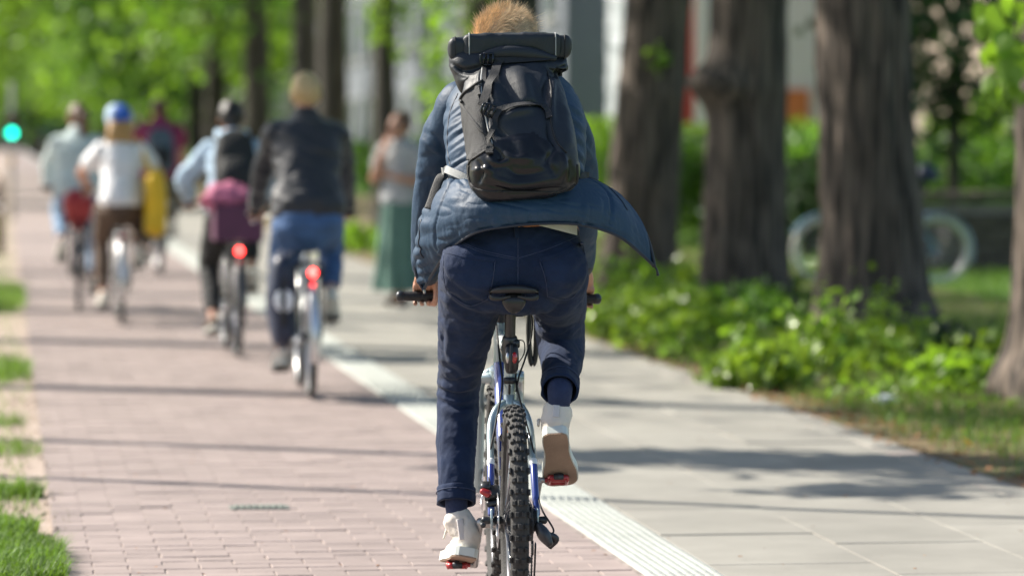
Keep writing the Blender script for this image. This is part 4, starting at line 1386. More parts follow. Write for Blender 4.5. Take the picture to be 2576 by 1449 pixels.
def pack_on(name, label, t0, J, mats, size=(0.29, 0.14, 0.44), up_off=0.24):
    """a simple soft rucksack resting on a rider's back"""
    up = np.array([0, math.sin(J["lean"]), math.cos(J["lean"])])
    back = np.array([0, -math.cos(J["lean"]), math.sin(J["lean"])])
    c = J["pelvis"] + up * up_off + back * (0.125 + size[1] / 2)
    B = np.stack([np.array([1.0, 0, 0]), -back, up], 1)
    t = empty(name, t0.location, t0.rotation_euler[2])
    hs = np.array([-0.5, -0.44, -0.2, 0.1, 0.35, 0.46, 0.5]) * size[2]
    k = np.array([0.7, 0.95, 1.0, 0.97, 0.86, 0.65, 0.4])
    V, F = tube(np.stack([0 * hs, 0 * hs, hs], 1), np.stack([k * size[0] / 2, k * size[1] / 2], 1), 28, 26, power=3.2)
    V = V + normals((V, F)) * (0.008 * fbm(V * 11, 5))[:, None]
    body = obj("bag_body", moved((V, F), c, B), M[mats[0]], t)
    obj("front_pocket", moved(tube(np.array([[0, -size[1] * 0.5, -size[2] * 0.4], [0, -size[1] * 0.53, -size[2] * 0.2], [0, -size[1] * 0.5, 0.0]]), np.array([[0.10, 0.02], [0.115, 0.035], [0.10, 0.02]]), 18, 12), c, B), M[mats[1]], t)
    for s in (-1, 1):
        P = np.array([[s * 0.09, size[1] * 0.5, size[2] * 0.40], [s * 0.105, size[1] * 0.5 + 0.06, size[2] * 0.52], [s * 0.12, size[1] * 0.5 + 0.20, size[2] * 0.46], [s * 0.135, size[1] * 0.5 + 0.26, size[2] * 0.2], [s * 0.16, size[1] * 0.5 + 0.16, -size[2] * 0.2], [s * 0.13, size[1] * 0.4, -size[2] * 0.42]])
        obj("shoulder_strap", moved(tube(P, np.tile([[0.026, 0.008]], (6, 1)), 10, 28), c, B), M[mats[1]], t)
    obj("haul_loop", moved(tube([(-0.03, size[1] * 0.3, size[2] * 0.48), (0, size[1] * 0.3, size[2] * 0.55), (0.03, size[1] * 0.3, size[2] * 0.48)], 0.006, 8, 12), c, B), M[mats[1]], t)
    return tag(t, label, "backpack")

def place(px, py):
    q = on_ground(px, py)
    return (q[0], q[1], 0.0)

# --- blond man in the dark jacket
L1 = place(782, 1003)
bar1 = (0.90, 1.02, 0.30)
b1 = bicycle("bicycle", "bicycle with tan saddle and glowing red tail light, under the blond man", L1, R(-1.0), Rw=0.35, sz=0.94, bar=bar1, fr="frame_white", saddle="tan_leather", guards="rim_silver", light=True, crank=-62)
p1, J1 = cyclist("person", "blond man in dark navy jacket and blue jeans cycling ahead", L1, R(-1.0), 0.94, bar1, 17, -62,
                 dict(skin="skin", top="navy_jacket", bottom="jeans_blue", shoe="canvas_white", hair="blond"), reach=0.53, width=1.1, wr=1.05, seed=1, hem=0.05)
pn = empty("pannier_bag", L1, R(-1.0))
tag(pn, "dark navy pannier bag with white patch on the blond man's bicycle", "pannier bag")
V, F = tube([(-0.14, -0.02, 0.34), (-0.15, -0.02, 0.36), (-0.165, -0.02, 0.55), (-0.155, -0.02, 0.76), (-0.145, -0.02, 0.78)], np.array([[0.05, 0.12], [0.075, 0.16], [0.085, 0.17], [0.075, 0.165], [0.045, 0.13]]), 26, 24, power=3)
obj("bag_body", (V + normals((V, F)) * (0.006 * fbm(V * 12, 2))[:, None], F), M["pannier_navy"], pn)
obj("reflective_patch", moved(ellipsoid((0, 0, 0), (0.055, 0.006, 0.065), 20, 10), (-0.16, -0.195, 0.56)), M["white_reflect"], pn)
obj("hook", box((-0.07, -0.02, 0.755), (0.03, 0.2, 0.03), chamfer=0.008), M["black_plastic"], pn)
obj("strap", tube([(-0.16, -0.19, 0.42), (-0.165, -0.20, 0.6), (-0.15, -0.17, 0.77)], np.tile([[0.015, 0.004]], (3, 1)), 8, 14), M["webbing"], pn)

# --- dark haired cyclist in a pale blue hoodie
L2 = place(597, 898)
bar2 = (0.90, 1.0, 0.30)
bicycle("bicycle", "bicycle with purple crate and glowing red tail light, under the hooded cyclist", L2, R(1.0), Rw=0.35, sz=0.90, bar=bar2, fr="frame_dark", guards="frame_dark", light=True, crank=-120)
p2, J2 = cyclist("person", "dark haired cyclist in pale blue hoodie and black trousers", L2, R(1.0), 0.90, bar2, 24, -120,
                 dict(skin="skin", top="hoodie_blue", bottom="trousers_black", shoe="brown_leather", hair="dark_hair"), reach=0.47, seed=2)
obj("hood", moved(tube([(-0.1, 0.02, 0.03), (-0.07, -0.075, 0.0), (0, -0.105, -0.02), (0.07, -0.075, 0.0), (0.1, 0.02, 0.03)], np.array([[0.03, 0.02], [0.05, 0.035], [0.06, 0.04], [0.05, 0.035], [0.03, 0.02]]), 14, 24, ref=(0, 0, 1)), J2["shoulder"] + [0, 0.0, 0.06]), M["hoodie_blue"], p2)
pack_on("backpack", "black backpack on the hooded cyclist in pale blue", p2, J2, ("trousers_black", "webbing"), (0.29, 0.15, 0.46), 0.26)
cr = empty("crate", (L2[0], L2[1], 0), R(1.0))
tag(cr, "dark purple crate on the rear rack of the hooded cyclist's bicycle", "crate")
zc = 0.78
obj("floor", box((0, -0.02, zc + 0.006), (0.30, 0.36, 0.012)), M["crate_purple"], cr, smooth=False)
for s in (-1, 1):
    obj("side_panel", box((s * 0.155, -0.02, zc + 0.12), (0.012, 0.38, 0.24), chamfer=0.004), M["crate_purple"], cr, smooth=False)
    obj("end_panel", box((0, -0.02 + s * 0.187, zc + 0.12), (0.296, 0.012, 0.24), chamfer=0.004), M["crate_purple"], cr, smooth=False)
    obj("rim_bar", box((s * 0.16, -0.02, zc + 0.246), (0.03, 0.40, 0.018), chamfer=0.005), M["crate_purple"], cr, smooth=False)
V, F = ellipsoid((-0.07, -0.03, zc + 0.285), (0.165, 0.15, 0.085), 40, 26)
V = V + normals((V, F)) * (0.03 * (1 - 2 * np.abs(fbm(V * 9, 8))))[:, None]
o = obj("pink_jacket", (V, F), M["pink_cloth"], loc=(L2[0], L2[1], 0))
tag(o, "crumpled pink garment lying on the purple crate", "garment")

# --- woman with blue cap and white shirt
L3 = place(306, 818)
bar3 = (0.86, 1.04, 0.29)
bicycle("bicycle", "silver bicycle under the woman in white shirt and blue cap", L3, R(-0.5), Rw=0.34, sz=0.87, bar=bar3, fr="frame_white", guards="rim_silver", crank=-75, step=True)
p3, J3 = cyclist("person", "woman in white shirt, brown trousers and blue cap with long fair hair", L3, R(-0.5), 0.87, bar3, 14, -75,
                 dict(skin="skin", top="shirt_white", bottom="trousers_brown", shoe="canvas_white", hair="fair_hair"), hair="long", sleeve_end=0.0, reach=0.46, width=0.86, seed=3)
hd = J3["head"]
V, F = ellipsoid((0, -0.02, 0.045), (0.102, 0.116, 0.108), 30, 20)
V[V[:, 2] < 0.02, 2] = 0.02 + (V[V[:, 2] < 0.02, 2] - 0.02) * 0.1
cap = obj("cap", moved((V, F), hd), M["cap_blue"], p3)
obj("visor", moved(tube([(0, 0.06, 0.03), (0, 0.12, 0.02), (0, 0.17, 0.005)], np.array([[0.085, 0.008], [0.08, 0.007], [0.045, 0.005]]), 16, 10), hd), M["cap_blue"], cap)
obj("side_panel", moved(ellipsoid((-0.045, -0.02, 0.055), (0.068, 0.10, 0.098), 22, 14), hd), M["cap_pale"], cap)
yb = empty("shoulder_bag", L3, R(-0.5))
tag(yb, "bright yellow shoulder bag hanging beside the woman in the white shirt", "bag")
V, F = tube([(0.265, 0.16, 0.72), (0.265, 0.16, 0.75), (0.27, 0.16, 0.95), (0.265, 0.16, 1.15), (0.26, 0.16, 1.18)], np.array([[0.06, 0.10], [0.085, 0.15], [0.088, 0.16], [0.075, 0.14], [0.05, 0.10]]), 24, 24, power=3)
obj("bag_body", (V + normals((V, F)) * (0.008 * fbm(V * 9, 6))[:, None], F), M["bag_yellow"], yb)
shd = J3["shoulder"]
obj("strap", tube([(0.26, 0.16, 1.15), (0.22, shd[1] - 0.10, shd[2] - 0.16), (0.14, shd[1] - 0.03, shd[2] + 0.07), (0.17, shd[1] + 0.11, shd[2] - 0.1), (0.265, 0.24, 1.13)], np.tile([[0.012, 0.005]], (5, 1)), 8, 30), M["bag_yellow"], yb)

# --- woman in pale sweater
L4 = place(198, 782)
bar4 = (0.88, 1.03, 0.29)
bicycle("bicycle", "dark bicycle with red box at the rear, under the woman in the pale sweater", L4, R(-1.0), Rw=0.35, sz=0.90, bar=bar4, fr="frame_dark", guards="frame_dark", crank=120)
p4, J4 = cyclist("person", "woman in pale mint sweater and light jeans with brown ponytail", L4, R(-1.0), 0.90, bar4, 14, 120,
                 dict(skin="skin", top="sweater_mint", bottom="jeans_light", shoe="canvas_white", hair="brown_hair"), hair="tail", reach=0.48, width=1.12, head_yaw=R(18), seed=4)
rb = empty("rack_box", L4, R(-1.0))
tag(rb, "red plastic box on the rear rack of the sweater woman's bicycle", "box")
obj("box_body", tube([(0, -0.06, 0.765), (0, -0.06, 0.80), (0, -0.06, 0.92)], np.array([[0.09, 0.10], [0.11, 0.12], [0.135, 0.14]]), 24, 10, power=4), M["red_plastic"], rb)
obj("lid", tube([(0, -0.06, 0.925), (0, -0.06, 0.945)], np.array([[0.14, 0.145], [0.13, 0.135]]), 24, 4, power=4), M["red_plastic"], rb)

# --- cyclist in maroon
L5 = place(405, 695)
bar5 = (0.90, 1.03, 0.30)
bicycle("bicycle", "farthest bicycle, ridden by the cyclist in the maroon shirt", L5, R(0), Rw=0.35, sz=0.98, bar=bar5, fr="frame_green", guards="frame_dark", crank=-60)
p5, J5 = cyclist("person", "cyclist in maroon shirt and olive trousers, farthest of the riders", L5, R(0), 0.98, bar5, 14, -60,
                 dict(skin="skin", top="shirt_maroon", bottom="trousers_olive", shoe="brown_leather", hair="brown_hair"), reach=0.53, width=1.2, sleeve_end=0.0, head_yaw=R(10), seed=5)
pack_on("backpack", "slate blue backpack on the cyclist in the maroon shirt", p5, J5, ("pack_slate", "webbing"), (0.30, 0.15, 0.44), 0.24)

# --- woman standing on the footway
q = on_ground(1008, 772)
L6 = (q[0], q[1], 0)
w6 = empty("person", L6, R(150))
pel, sc = np.array([0, 0, 0.93]), np.array([0, 0.01, 1.38])
J6 = dict(lean=0.0, pelvis=pel, shoulder=sc, width=0.92, head=np.array([0, 0.035, 1.565]), head_yaw=R(-25), head_pitch=R(-8), skirt=True,
          hip={-1: np.array([-0.09, 0, 0.9]), 1: np.array([0.09, 0, 0.9])}, knee={-1: np.array([-0.09, 0.08, 0.5]), 1: np.array([0.09, 0.0, 0.5])},
          ankle={-1: np.array([-0.09, 0.14, 0.105]), 1: np.array([0.09, -0.12, 0.115])}, foot={-1: np.array([-0.1, 1, 0.0]), 1: np.array([0.1, 1, -0.05])},
          elbow={-1: np.array([-0.24, 0.02, 1.10]), 1: np.array([0.22, 0.08, 1.10])}, wrist={-1: np.array([-0.06, 0.22, 1.12]), 1: np.array([0.08, 0.19, 1.36])},
          hand_dir={-1: np.array([0.75, 0.45, 0.3]), 1: np.array([-0.35, -0.2, 0.9])})
for s in (-1, 1):
    J6["hand_dir"][s] = J6["hand_dir"][s] / np.linalg.norm(J6["hand_dir"][s])
person_parts(w6, J6, dict(skin="skin", top="blouse_grey", bottom="skirt_green", shoe="brown_leather", hair="brown_hair"), hair="bun", sleeve_end=0.0, seed=6)
a = np.linspace(0, 2 * math.pi, 72, endpoint=False)
rows = []
for z, r0 in ((1.05, 0.135), (0.98, 0.15), (0.88, 0.178), (0.7, 0.19), (0.5, 0.205), (0.3, 0.225), (0.14, 0.245)):
    fold = 0.02 * (1.05 - z) / 0.9 * (np.sin(a * 9 + z) + 0.5 * np.sin(a * 14 + 2))
    rows.append(np.stack([(r0 + fold) * np.cos(a), (r0 * 0.85 + fold) * np.sin(a) + 0.02 * (1.05 - z), np.full(72, z)], 1))
rows = np.array(rows)
fine = catmull(rows.reshape(7, -1), 30).reshape(-1, 3)
obj("skirt", (fine, [grid_faces(30, 72, wrap_c=True)]), M["skirt_green"], w6)
tag(w6, "woman in grey top and long green skirt standing on the footway", "person")

# ================================================================== THE NEAR CYCLIST, HIS BICYCLE AND BACKPACK
HEAD = R(4.6)
hubw = at_Y(1294, 1306, 11.21)
OB = np.array([hubw[0], hubw[1], 0.0])
RWZ = 0.34
nB = np.array([math.sin(HEAD), math.cos(HEAD), 0.0])
Rl = rot_z(HEAD)                      # world offset -> local
camL = Rl @ (CAM_POS - OB)

def Q(px, py, yl):
    d = ray(px, py)
    t = np.dot(OB + nB * yl - CAM_POS, nB) / np.dot(d, nB)
    return Rl @ (CAM_POS + d * t - OB)

def to_px(V):
    W_ = np.asarray(V) @ Rl + OB - CAM_POS      # Rl^T applied on rows
    z = W_ @ _f
    return np.stack([1288 + FPX * (W_ @ _r) / z, 724.5 - FPX * (W_ @ _u) / z], 1)

def ms(yl):
    return FPX / (11.32 + yl * 0.985)

def loft_px(stations, seg, n, power=2.0, ref=(1, 0, 0)):
    """stations: (left, right, y, forward position, depth radius)"""
    P, rad = [], []
    for a, b, y, yl, d in stations:
        P.append(Q((a + b) / 2, y, yl))
        rad.append(((b - a) / 2 / ms(yl), d))
    return tube(np.array(P), np.array(rad), seg, n, ref, power=power)

def bvh_of(shape):
    return BVHTree.FromPolygons([Vector(v) for v in shape[0]], [list(map(int, f)) for F in faces_list(shape[1]) for f in F])

def hit(bv, px, py, yl):
    q = Q(px, py, yl)
    d = q - camL
    d = d / np.linalg.norm(d)
    for b in bv:
        h = b.ray_cast(Vector(camL), Vector(d))
        if h[0] is not None:
            n = np.array(h[1])
            if np.dot(n, d) > 0:
                n = -n
            return np.array(h[0]), n
    return q, np.array([0, -1.0, 0])

def seam(bv, pts, r, yl=0.1, n=40, lift=0.0):
    pp = catmull(np.array(pts, float), n)
    P = []
    for x, y in pp:
        p, nn_ = hit(bv, x, y, yl)
        P.append(p + nn_ * (lift - r * 0.15))
    P = np.array(P)
    for _ in range(2):
        P[1:-1] = (P[:-2] + 2 * P[1:-1] + P[2:]) / 4
    return tube(P, r, 6)

def ribbon(bv, pts, w, yl=0.1, n=40, lift=0.004, th=0.0025):
    pp = catmull(np.array(pts, float), n)
    P, N = [], []
    for x, y in pp:
        p, nn_ = hit(bv, x, y, yl)
        P.append(p)
        N.append(nn_)
    P, N = np.array(P), np.array(N)
    for _ in range(4):
        P[1:-1] = (P[:-2] + 2 * P[1:-1] + P[2:]) / 4
        N[1:-1] = (N[:-2] + 2 * N[1:-1] + N[2:]) / 4
    T = np.gradient(P, axis=0)
    S = np.cross(T, N)
    S /= np.linalg.norm(S, axis=1, keepdims=True) + 1e-9
    N /= np.linalg.norm(N, axis=1, keepdims=True) + 1e-9
    P = P + N * lift
    ring = np.stack([P - S * w / 2, P + S * w / 2, P + S * w / 2 + N * th, P - S * w / 2 + N * th], 1)
    return ring.reshape(-1, 3), [grid_faces(n, 4, wrap_c=True), np.array([[0, 1, 2, 3], [(n - 1) * 4 + 3, (n - 1) * 4 + 2, (n - 1) * 4 + 1, (n - 1) * 4]])]

def folds(shape, feats, back=True):
    V, F = shape
    N = normals(shape)
    p = to_px(V)
    vd = V - camL
    vd /= np.linalg.norm(vd, axis=1, keepdims=True)
    face = np.clip(-(N * vd).sum(1) * 3 + 0.6, 0, 1) if back else np.ones(len(V))
    disp = np.zeros(len(V))
    for pts, w, amp in feats:
        c = catmull(np.array(pts, float), 48)
        lo, hi = c.min(0) - 3 * w, c.max(0) + 3 * w
        i = np.where((p[:, 0] > lo[0]) & (p[:, 0] < hi[0]) & (p[:, 1] > lo[1]) & (p[:, 1] < hi[1]) & (face > 0))[0]
        if len(i) == 0:
            continue
        d2 = ((p[i][:, None] - c[None]) ** 2).sum(-1)
        k = d2.argmin(1)
        taper = np.sin(np.clip(k / 47, 0.03, 0.97) * math.pi) ** 0.6
        disp[i] += amp * np.exp(-d2.min(1) / (w * w)) * taper * face[i]
    return V + N * disp[:, None], F

def patch(shape, keep, offset):
    V, F = shape
    N = normals(shape)
    Fk = []
    for f in faces_list(F):
        m = keep[f].all(1)
        if m.any():
            Fk.append(f[m])
    used = np.unique(np.concatenate([f.ravel() for f in Fk]))
    re = -np.ones(len(V), int)
    re[used] = np.arange(len(used))
    return V[used] + N[used] * offset, [re[f] for f in Fk]

# ------------------------------------------------------------------ bicycle
bk = empty("mountain_bike", OB, -HEAD)
tag(bk, "blue and silver mountain bike with knobbly tyre and red pedals, nearest to the camera", "bicycle")
BB = np.array([0.0, 0.43, 0.30])
rh, fh = np.array([0, 0, RWZ]), np.array([0, 1.06, RWZ])
def seat_at(z):
    return np.array([0, 0.43 - (z - 0.30) / math.tan(R(73)), z])
st_top = seat_at(0.845)
joint_pt = seat_at(0.66)
fr = [tube([BB, st_top], [0.0175, 0.0175], 16), tube([seat_at(0.80), (0, 0.83, 0.845)], [0.0165, 0.018], 14)]
fr.append(tube([(0, 0.826, 0.885), (0, 0.872, 0.72)], [0.023, 0.023], 16))
fr.append(tube([joint_pt + [0, -0.005, 0.03], joint_pt + [0, -0.03, 0.0]], [0.02, 0.016], 12))
for s in (-1, 1):
    fr.append(tube([joint_pt + [0, -0.015, 0.012], joint_pt + [s * 0.036, -0.045, -0.008], joint_pt + [s * 0.058, -0.075, -0.06], (s * 0.064, 0.13, 0.50)], [0.011, 0.0125, 0.012, 0.0105], 12, 22))
    fr.append(tube([BB + [s * 0.03, -0.02, 0], (s * 0.05, 0.2, 0.315), (s * 0.066, 0.01, 0.335)], [0.012, 0.011, 0.009], 10, 14))
    fr.append(box((s * 0.068, 0.0, 0.345), (0.006, 0.05, 0.06), chamfer=0.002))
frame = obj("frame", join(fr), M["frame_silver"], bk)
obj("down_tube", tube([BB, (0, 0.86, 0.75)], [0.021, 0.023], 16), M["frame_blue"], frame)
obj("top_tube_band", tube([(0, 0.45, 0.816), (0, 0.70, 0.835)], [0.0185, 0.0195], 14), M["frame_white"], frame)
for s in (-1, 1):
    obj("seat_stay", tube([(s * 0.064, 0.125, 0.495), (s * 0.0675, 0.02, 0.355)], [0.0115, 0.0105], 12), M["frame_blue"], frame)
    obj("stay_band", tube([(s * 0.064, 0.132, 0.505), (s * 0.064, 0.124, 0.494)], [0.0122, 0.0122], 12), M["frame_white"], frame)
fk = [tube([(0, 0.872, 0.73), (0, 0.885, 0.69)], [0.035, 0.035], 14), box((0, 0.885, 0.705), (0.15, 0.05, 0.035), rot_x(-0.25), 0.01)]
arch = np.array([(-0.064, 0.93, 0.60), (-0.06, 0.90, 0.685), (-0.03, 0.885, 0.725), (0.03, 0.885, 0.725), (0.06, 0.90, 0.685), (0.064, 0.93, 0.60)])
fork = obj("fork", join([tube(arch, 0.014, 12, 24)] + fk), M["frame_silver"], bk)
for s in (-1, 1):
    obj("stanchion", pipe((s * 0.064, 0.885, 0.72), (s * 0.064, 0.935, 0.60), 0.014, 14), M["steel"], fork)
    obj("fork_leg", tube([(s * 0.064, 0.93, 0.615), (s * 0.064, 0.99, 0.47), (s * 0.064, 1.055, 0.335)], [0.0185, 0.0185, 0.015], 14, 10), M["frame_silver"], fork)
wr_ = wheel(bk, rh, RWZ, 0.054, True, "tyre", "rim", True, rotor=-0.05)
wf_ = wheel(bk, fh, RWZ, 0.052, True, "tyre", "rim", True, rotor=-0.05)
wr_.rotation_euler = (0.31, 0, 0)
post_top = seat_at(0.975)
obj("seat_post", pipe(seat_at(0.82), post_top, 0.0165, 18), M["dark_metal"], bk)
obj("seat_clamp", join([tube([seat_at(0.835), seat_at(0.862)], [0.0245, 0.0235], 20), box(seat_at(0.848) + [0.018, -0.014, 0], (0.022, 0.022, 0.026), chamfer=0.004)]), M["dark_metal"], bk)
# saddle with shell, rails, clamp
sc_ = Q(1294, 731, 0.085)
sdl = obj("saddle", saddle_shape(sc_ + [0, 0, 0.0], 0.275, 0.075, 0.022), M["black_plastic"], bk)
shl = []
for s in (-1, 1):
    shl.append(tube([sc_ + [s * 0.012, 0.012, -0.018], sc_ + [s * 0.045, 0.008, -0.024], sc_ + [s * 0.069, 0.012, -0.020], sc_ + [s * 0.070, 0.03, -0.010]], np.array([[0.004, 0.003], [0.007, 0.003], [0.008, 0.003], [0.005, 0.003]]), 10, 18, ref=(0, 0, 1)))
obj("shell_edge", join(shl), M["black_plastic"], sdl)
rl = [tube([sc_ + [s * 0.034, 0.012, -0.018], sc_ + [s * 0.021, 0.04, -0.040], sc_ + [s * 0.021, 0.14, -0.040], sc_ + [s * 0.012, 0.23, -0.014]], 0.0035, 8, 20) for s in (-1, 1)]
obj("rail", join(rl), M["steel"], sdl)
obj("saddle_wedge", tube([sc_ + [0, 0.03, -0.020], sc_ + [0, 0.026, -0.034], sc_ + [0, 0.032, -0.052], sc_ + [0, 0.04, -0.062]], np.array([[0.028, 0.016], [0.036, 0.02], [0.026, 0.018], [0.010, 0.010]]), 16, 16, power=3), M["black_plastic"], bk)
obj("clamp_head", box(post_top + [0, 0, 0.0], (0.05, 0.05, 0.02), chamfer=0.006), M["dark_metal"], bk)
# rear lamp on the seat tube
lc = Q(1287, 902, 0.205)
lamp = obj("lamp_body", tube([lc + [0, 0.012, -0.034], lc + [0, 0.006, -0.03], lc + [0, 0, 0.0], lc + [0, 0.006, 0.03], lc + [0, 0.012, 0.034]], np.array([[0.014, 0.010], [0.020, 0.016], [0.022, 0.018], [0.020, 0.016], [0.013, 0.010]]), 18, 16, power=3), M["black_plastic"], bk)
obj("red_lens", ellipsoid(lc + [0.0075, -0.012, 0.003], (0.0095, 0.012, 0.018), 16, 12), M["reflector_red"], lamp)
obj("clear_lens", ellipsoid(lc + [-0.0115, -0.010, 0.003], (0.0075, 0.010, 0.019), 16, 12), M["steel"], lamp)
obj("strap", tube([lc + [-0.004, -0.018, -0.04], lc + [-0.003, -0.024, 0.0], lc + [-0.002, -0.012, 0.045]], np.tile([[0.004, 0.002]], (3, 1)), 6, 12), M["black_plastic"], lamp)
obj("band_clamp", tube([seat_at(0.80), seat_at(0.825)], [0.0225, 0.0225], 16), M["black_plastic"], bk)
obj("bracket", join([box(seat_at(0.735) + [0, -0.02, 0], (0.036, 0.02, 0.02), chamfer=0.004), pipe(seat_at(0.72) + [0, -0.022, 0], seat_at(0.695) + [0, -0.02, 0], 0.004)]), M["black_plastic"], bk)
# cockpit
gl, gr_ = Q(1008, 745, 0.95), Q(1501, 752, 0.95)
bc = (gl + gr_) / 2
obj("stem", join([tube([(0, 0.826, 0.88), (0, 0.80, 0.955)], [0.02, 0.02], 14), tube([(0, 0.80, 0.945), bc + [0, -0.012, 0]], [0.017, 0.017], 12), tube([bc + [-0.025, 0, 0], bc + [0.025, 0, 0]], [0.02, 0.02], 14)]), M["dark_metal"], bk)
obj("steerer", pipe((0, 0.833, 0.86), (0, 0.812, 0.93), 0.0205, 16), M["steel"], bk)
hbp = np.array([gl, gl * 0.75 + bc * 0.25 + [0, 0.012, 0.0], bc, gr_ * 0.75 + bc * 0.25 + [0, 0.012, 0.0], gr_])
obj("handlebar", tube(hbp, 0.0115, 14, 30), M["dark_metal"], bk)
for s, g_ in ((-1, gl), (1, gr_)):
    inner = g_ + (bc - g_) * 0.42 + [0, 0.006, 0]
    gp = obj("grip", tube([g_ + [0, 0, 0], g_ * 0.9 + inner * 0.1, g_ * 0.5 + inner * 0.5, inner], [0.0155, 0.0148, 0.0160, 0.0152], 18, 16), M["black_grip"], bk)
    obj("end_plug", tube([g_ + [s * 0.004, 0, 0], g_ + [-s * 0.004, 0, 0]], [0.0172, 0.0172], 18), M["dark_metal"], gp)
    c = g_ + (bc - g_) * 0.50
    obj("brake_lever", join([box(c + [0, 0.02, -0.012], (0.05, 0.035, 0.03), chamfer=0.008), tube([c + [0, 0.035, -0.008], c + [s * 0.05, 0.06, -0.012], c + [s * 0.10, 0.055, -0.014]], 0.006, 8, 12)]), M["dark_metal"], bk)
# drive train
lp_, rp_ = Q(1168, 1420, 0.53), Q(1385, 1207, 0.33)
dvec = np.array([0, (lp_[1] - rp_[1]) / 2, (lp_[2] - rp_[2]) / 2])
BBc = np.array([0, 0.43, (lp_[2] + rp_[2]) / 2])
ck = [pipe(BBc - [0.085, 0, 0], BBc + [0.085, 0, 0], 0.016, 14)]
for s, d in ((-1, dvec), (1, -dvec)):
    ck.append(tube([BBc + [s * 0.082, 0, 0], BBc + d * 0.5 + [s * 0.088, 0, 0], BBc + d + [s * 0.094, 0, 0]], np.array([[0.011, 0.018], [0.008, 0.013], [0.010, 0.014]]), 12, 14))
crank_o = obj("crank_set", join(ck), M["alloy"], bk)
ring = []
for k in range(3):
    rr_ = (0.094, 0.076, 0.052)[k]
    ring.append(lathe([(rr_ - 0.02, 0.052 - k * 0.008 - 0.0015), (rr_, 0.052 - k * 0.008 - 0.0015), (rr_, 0.052 - k * 0.008 + 0.0015), (rr_ - 0.02, 0.052 - k * 0.008 + 0.0015)], BBc, "x", 44, closed=True))
for k in range(5):
    a = k * 2 * math.pi / 5
    ring.append(pipe(BBc + [0.06, 0, 0], BBc + [0.052, 0.078 * math.cos(a), 0.078 * math.sin(a)], 0.006, 6))
obj("chain_rings", join(ring), M["dark_metal"], crank_o)
for s, d in ((-1, dvec), (1, -dvec)):
    c = BBc + d + [s * 0.150, 0, 0]
    tilt = rot_x(-0.35) if s > 0 else rot_x(0.0)
    pd = [pipe((-s * 0.058, 0, 0), (s * 0.03, 0, 0), 0.0075, 12)]
    for yy in (-0.024, 0.024):
        pd.append(tube([(-0.027, yy * 0.75, 0), (-0.018, yy * 1.15, 0), (0.0, yy * 0.85, 0), (0.018, yy * 1.15, 0), (0.027, yy * 0.75, 0)], np.tile([[0.010, 0.008]], (5, 1)), 10, 18, ref=(0, 0, 1)))
    for xx in (-0.027, 0.027):
        pd.append(tube([(xx, -0.02, 0), (xx, 0.02, 0)], np.array([[0.007, 0.012], [0.007, 0.012]]), 10, 6))
    po = obj("pedal", moved(join(pd), c, tilt), M["red_metal"], bk)
    obj("cleat_spring", moved(join([box((0, -0.034, 0.002), (0.030, 0.008, 0.020), chamfer=0.003), box((0, 0.034, 0.002), (0.026, 0.008, 0.018), chamfer=0.003), box((0, 0, 0.0125), (0.014, 0.03, 0.006), chamfer=0.002)]), c, tilt), M["dark_metal"], po)
    obj("pedal_collar", pipe(c - [s * 0.056, 0, 0], c - [s * 0.044, 0, 0], 0.0095, 12), M["alloy"], po)
cs = []
for k in range(8):
    x = 0.034 + k * 0.0042
    rr_ = 0.058 - k * 0.0042
    n_t = 2 * (26 - k)
    a = np.linspace(0, 2 * math.pi, n_t, endpoint=False)
    rad_ = rr_ + 0.002 * (np.arange(n_t) % 2)
    ca = np.stack([np.zeros(n_t), rad_ * np.cos(a), rad_ * np.sin(a)], 1)
    V = np.vstack([ca + rh + [x, 0, 0], ca + rh + [x + 0.002, 0, 0], rh + [x, 0, 0], rh + [x + 0.002, 0, 0]])
    i = np.arange(n_t)
    j = (i + 1) % n_t
    cs.append((V, [np.stack([i, j, j + n_t, i + n_t], 1), np.vstack([np.stack([np.full(n_t, 2 * n_t), j, i], 1), np.stack([np.full(n_t, 2 * n_t + 1), i + n_t, j + n_t], 1)])]))
obj("cassette", join(cs), M["dark_metal"], bk, smooth=False)
dr0 = Q(1378, 1352, -0.03)
dl_ = [tube([dr0 + [-0.028, 0, 0.035], dr0 + [-0.012, -0.012, 0.01], dr0 + [0.004, -0.02, -0.016]], np.array([[0.013, 0.02], [0.020, 0.026], [0.012, 0.018]]), 12, 12), tube([dr0 + [0.0, -0.01, 0.012], dr0 + [0.024, 0.004, -0.004], dr0 + [0.005, 0.01, -0.03]], [0.008, 0.011, 0.008], 8, 10)]
der = obj("derailleur", join(dl_), M["dark_metal"], bk)
cg = np.array([0.052, 0.03, 0.255])
obj("cage", join([tube([cg + [0.012, 0, 0.01], cg + [0.012, 0.03, -0.05], cg + [0.012, 0.07, -0.10]], np.tile([[0.003, 0.014]], (3, 1)), 8, 10), lathe([(0.0, 0.0), (0.022, 0.0), (0.022, 0.006), (0.0, 0.006)], cg, "x", 20), lathe([(0.0, 0.0), (0.022, 0.0), (0.022, 0.006), (0.0, 0.006)], cg + [0, 0.07, -0.10], "x", 20)]), M["dark_metal"], der)
chn = np.vstack([[(0.046, 0.43, BBc[2] + 0.092), (0.047, 0.2, 0.385), (0.048, 0.0, RWZ + 0.047), (0.05, -0.035, RWZ + 0.025), (0.052, -0.045, RWZ - 0.015), (0.052, -0.015, 0.295), (0.054, 0.05, 0.262), (0.054, 0.045, 0.23), (0.054, 0.07, 0.18), (0.054, 0.11, 0.145), (0.05, 0.25, 0.18), (0.046, 0.43, BBc[2] - 0.092)]])
lk = []
Pc = catmull(chn, 110)
for k in range(0, 109):
    lk.append(tube([Pc[k], Pc[k] * 0.25 + Pc[k + 1] * 0.75], np.array([[0.0035 if k % 2 else 0.0026, 0.0042]] * 2), 6))
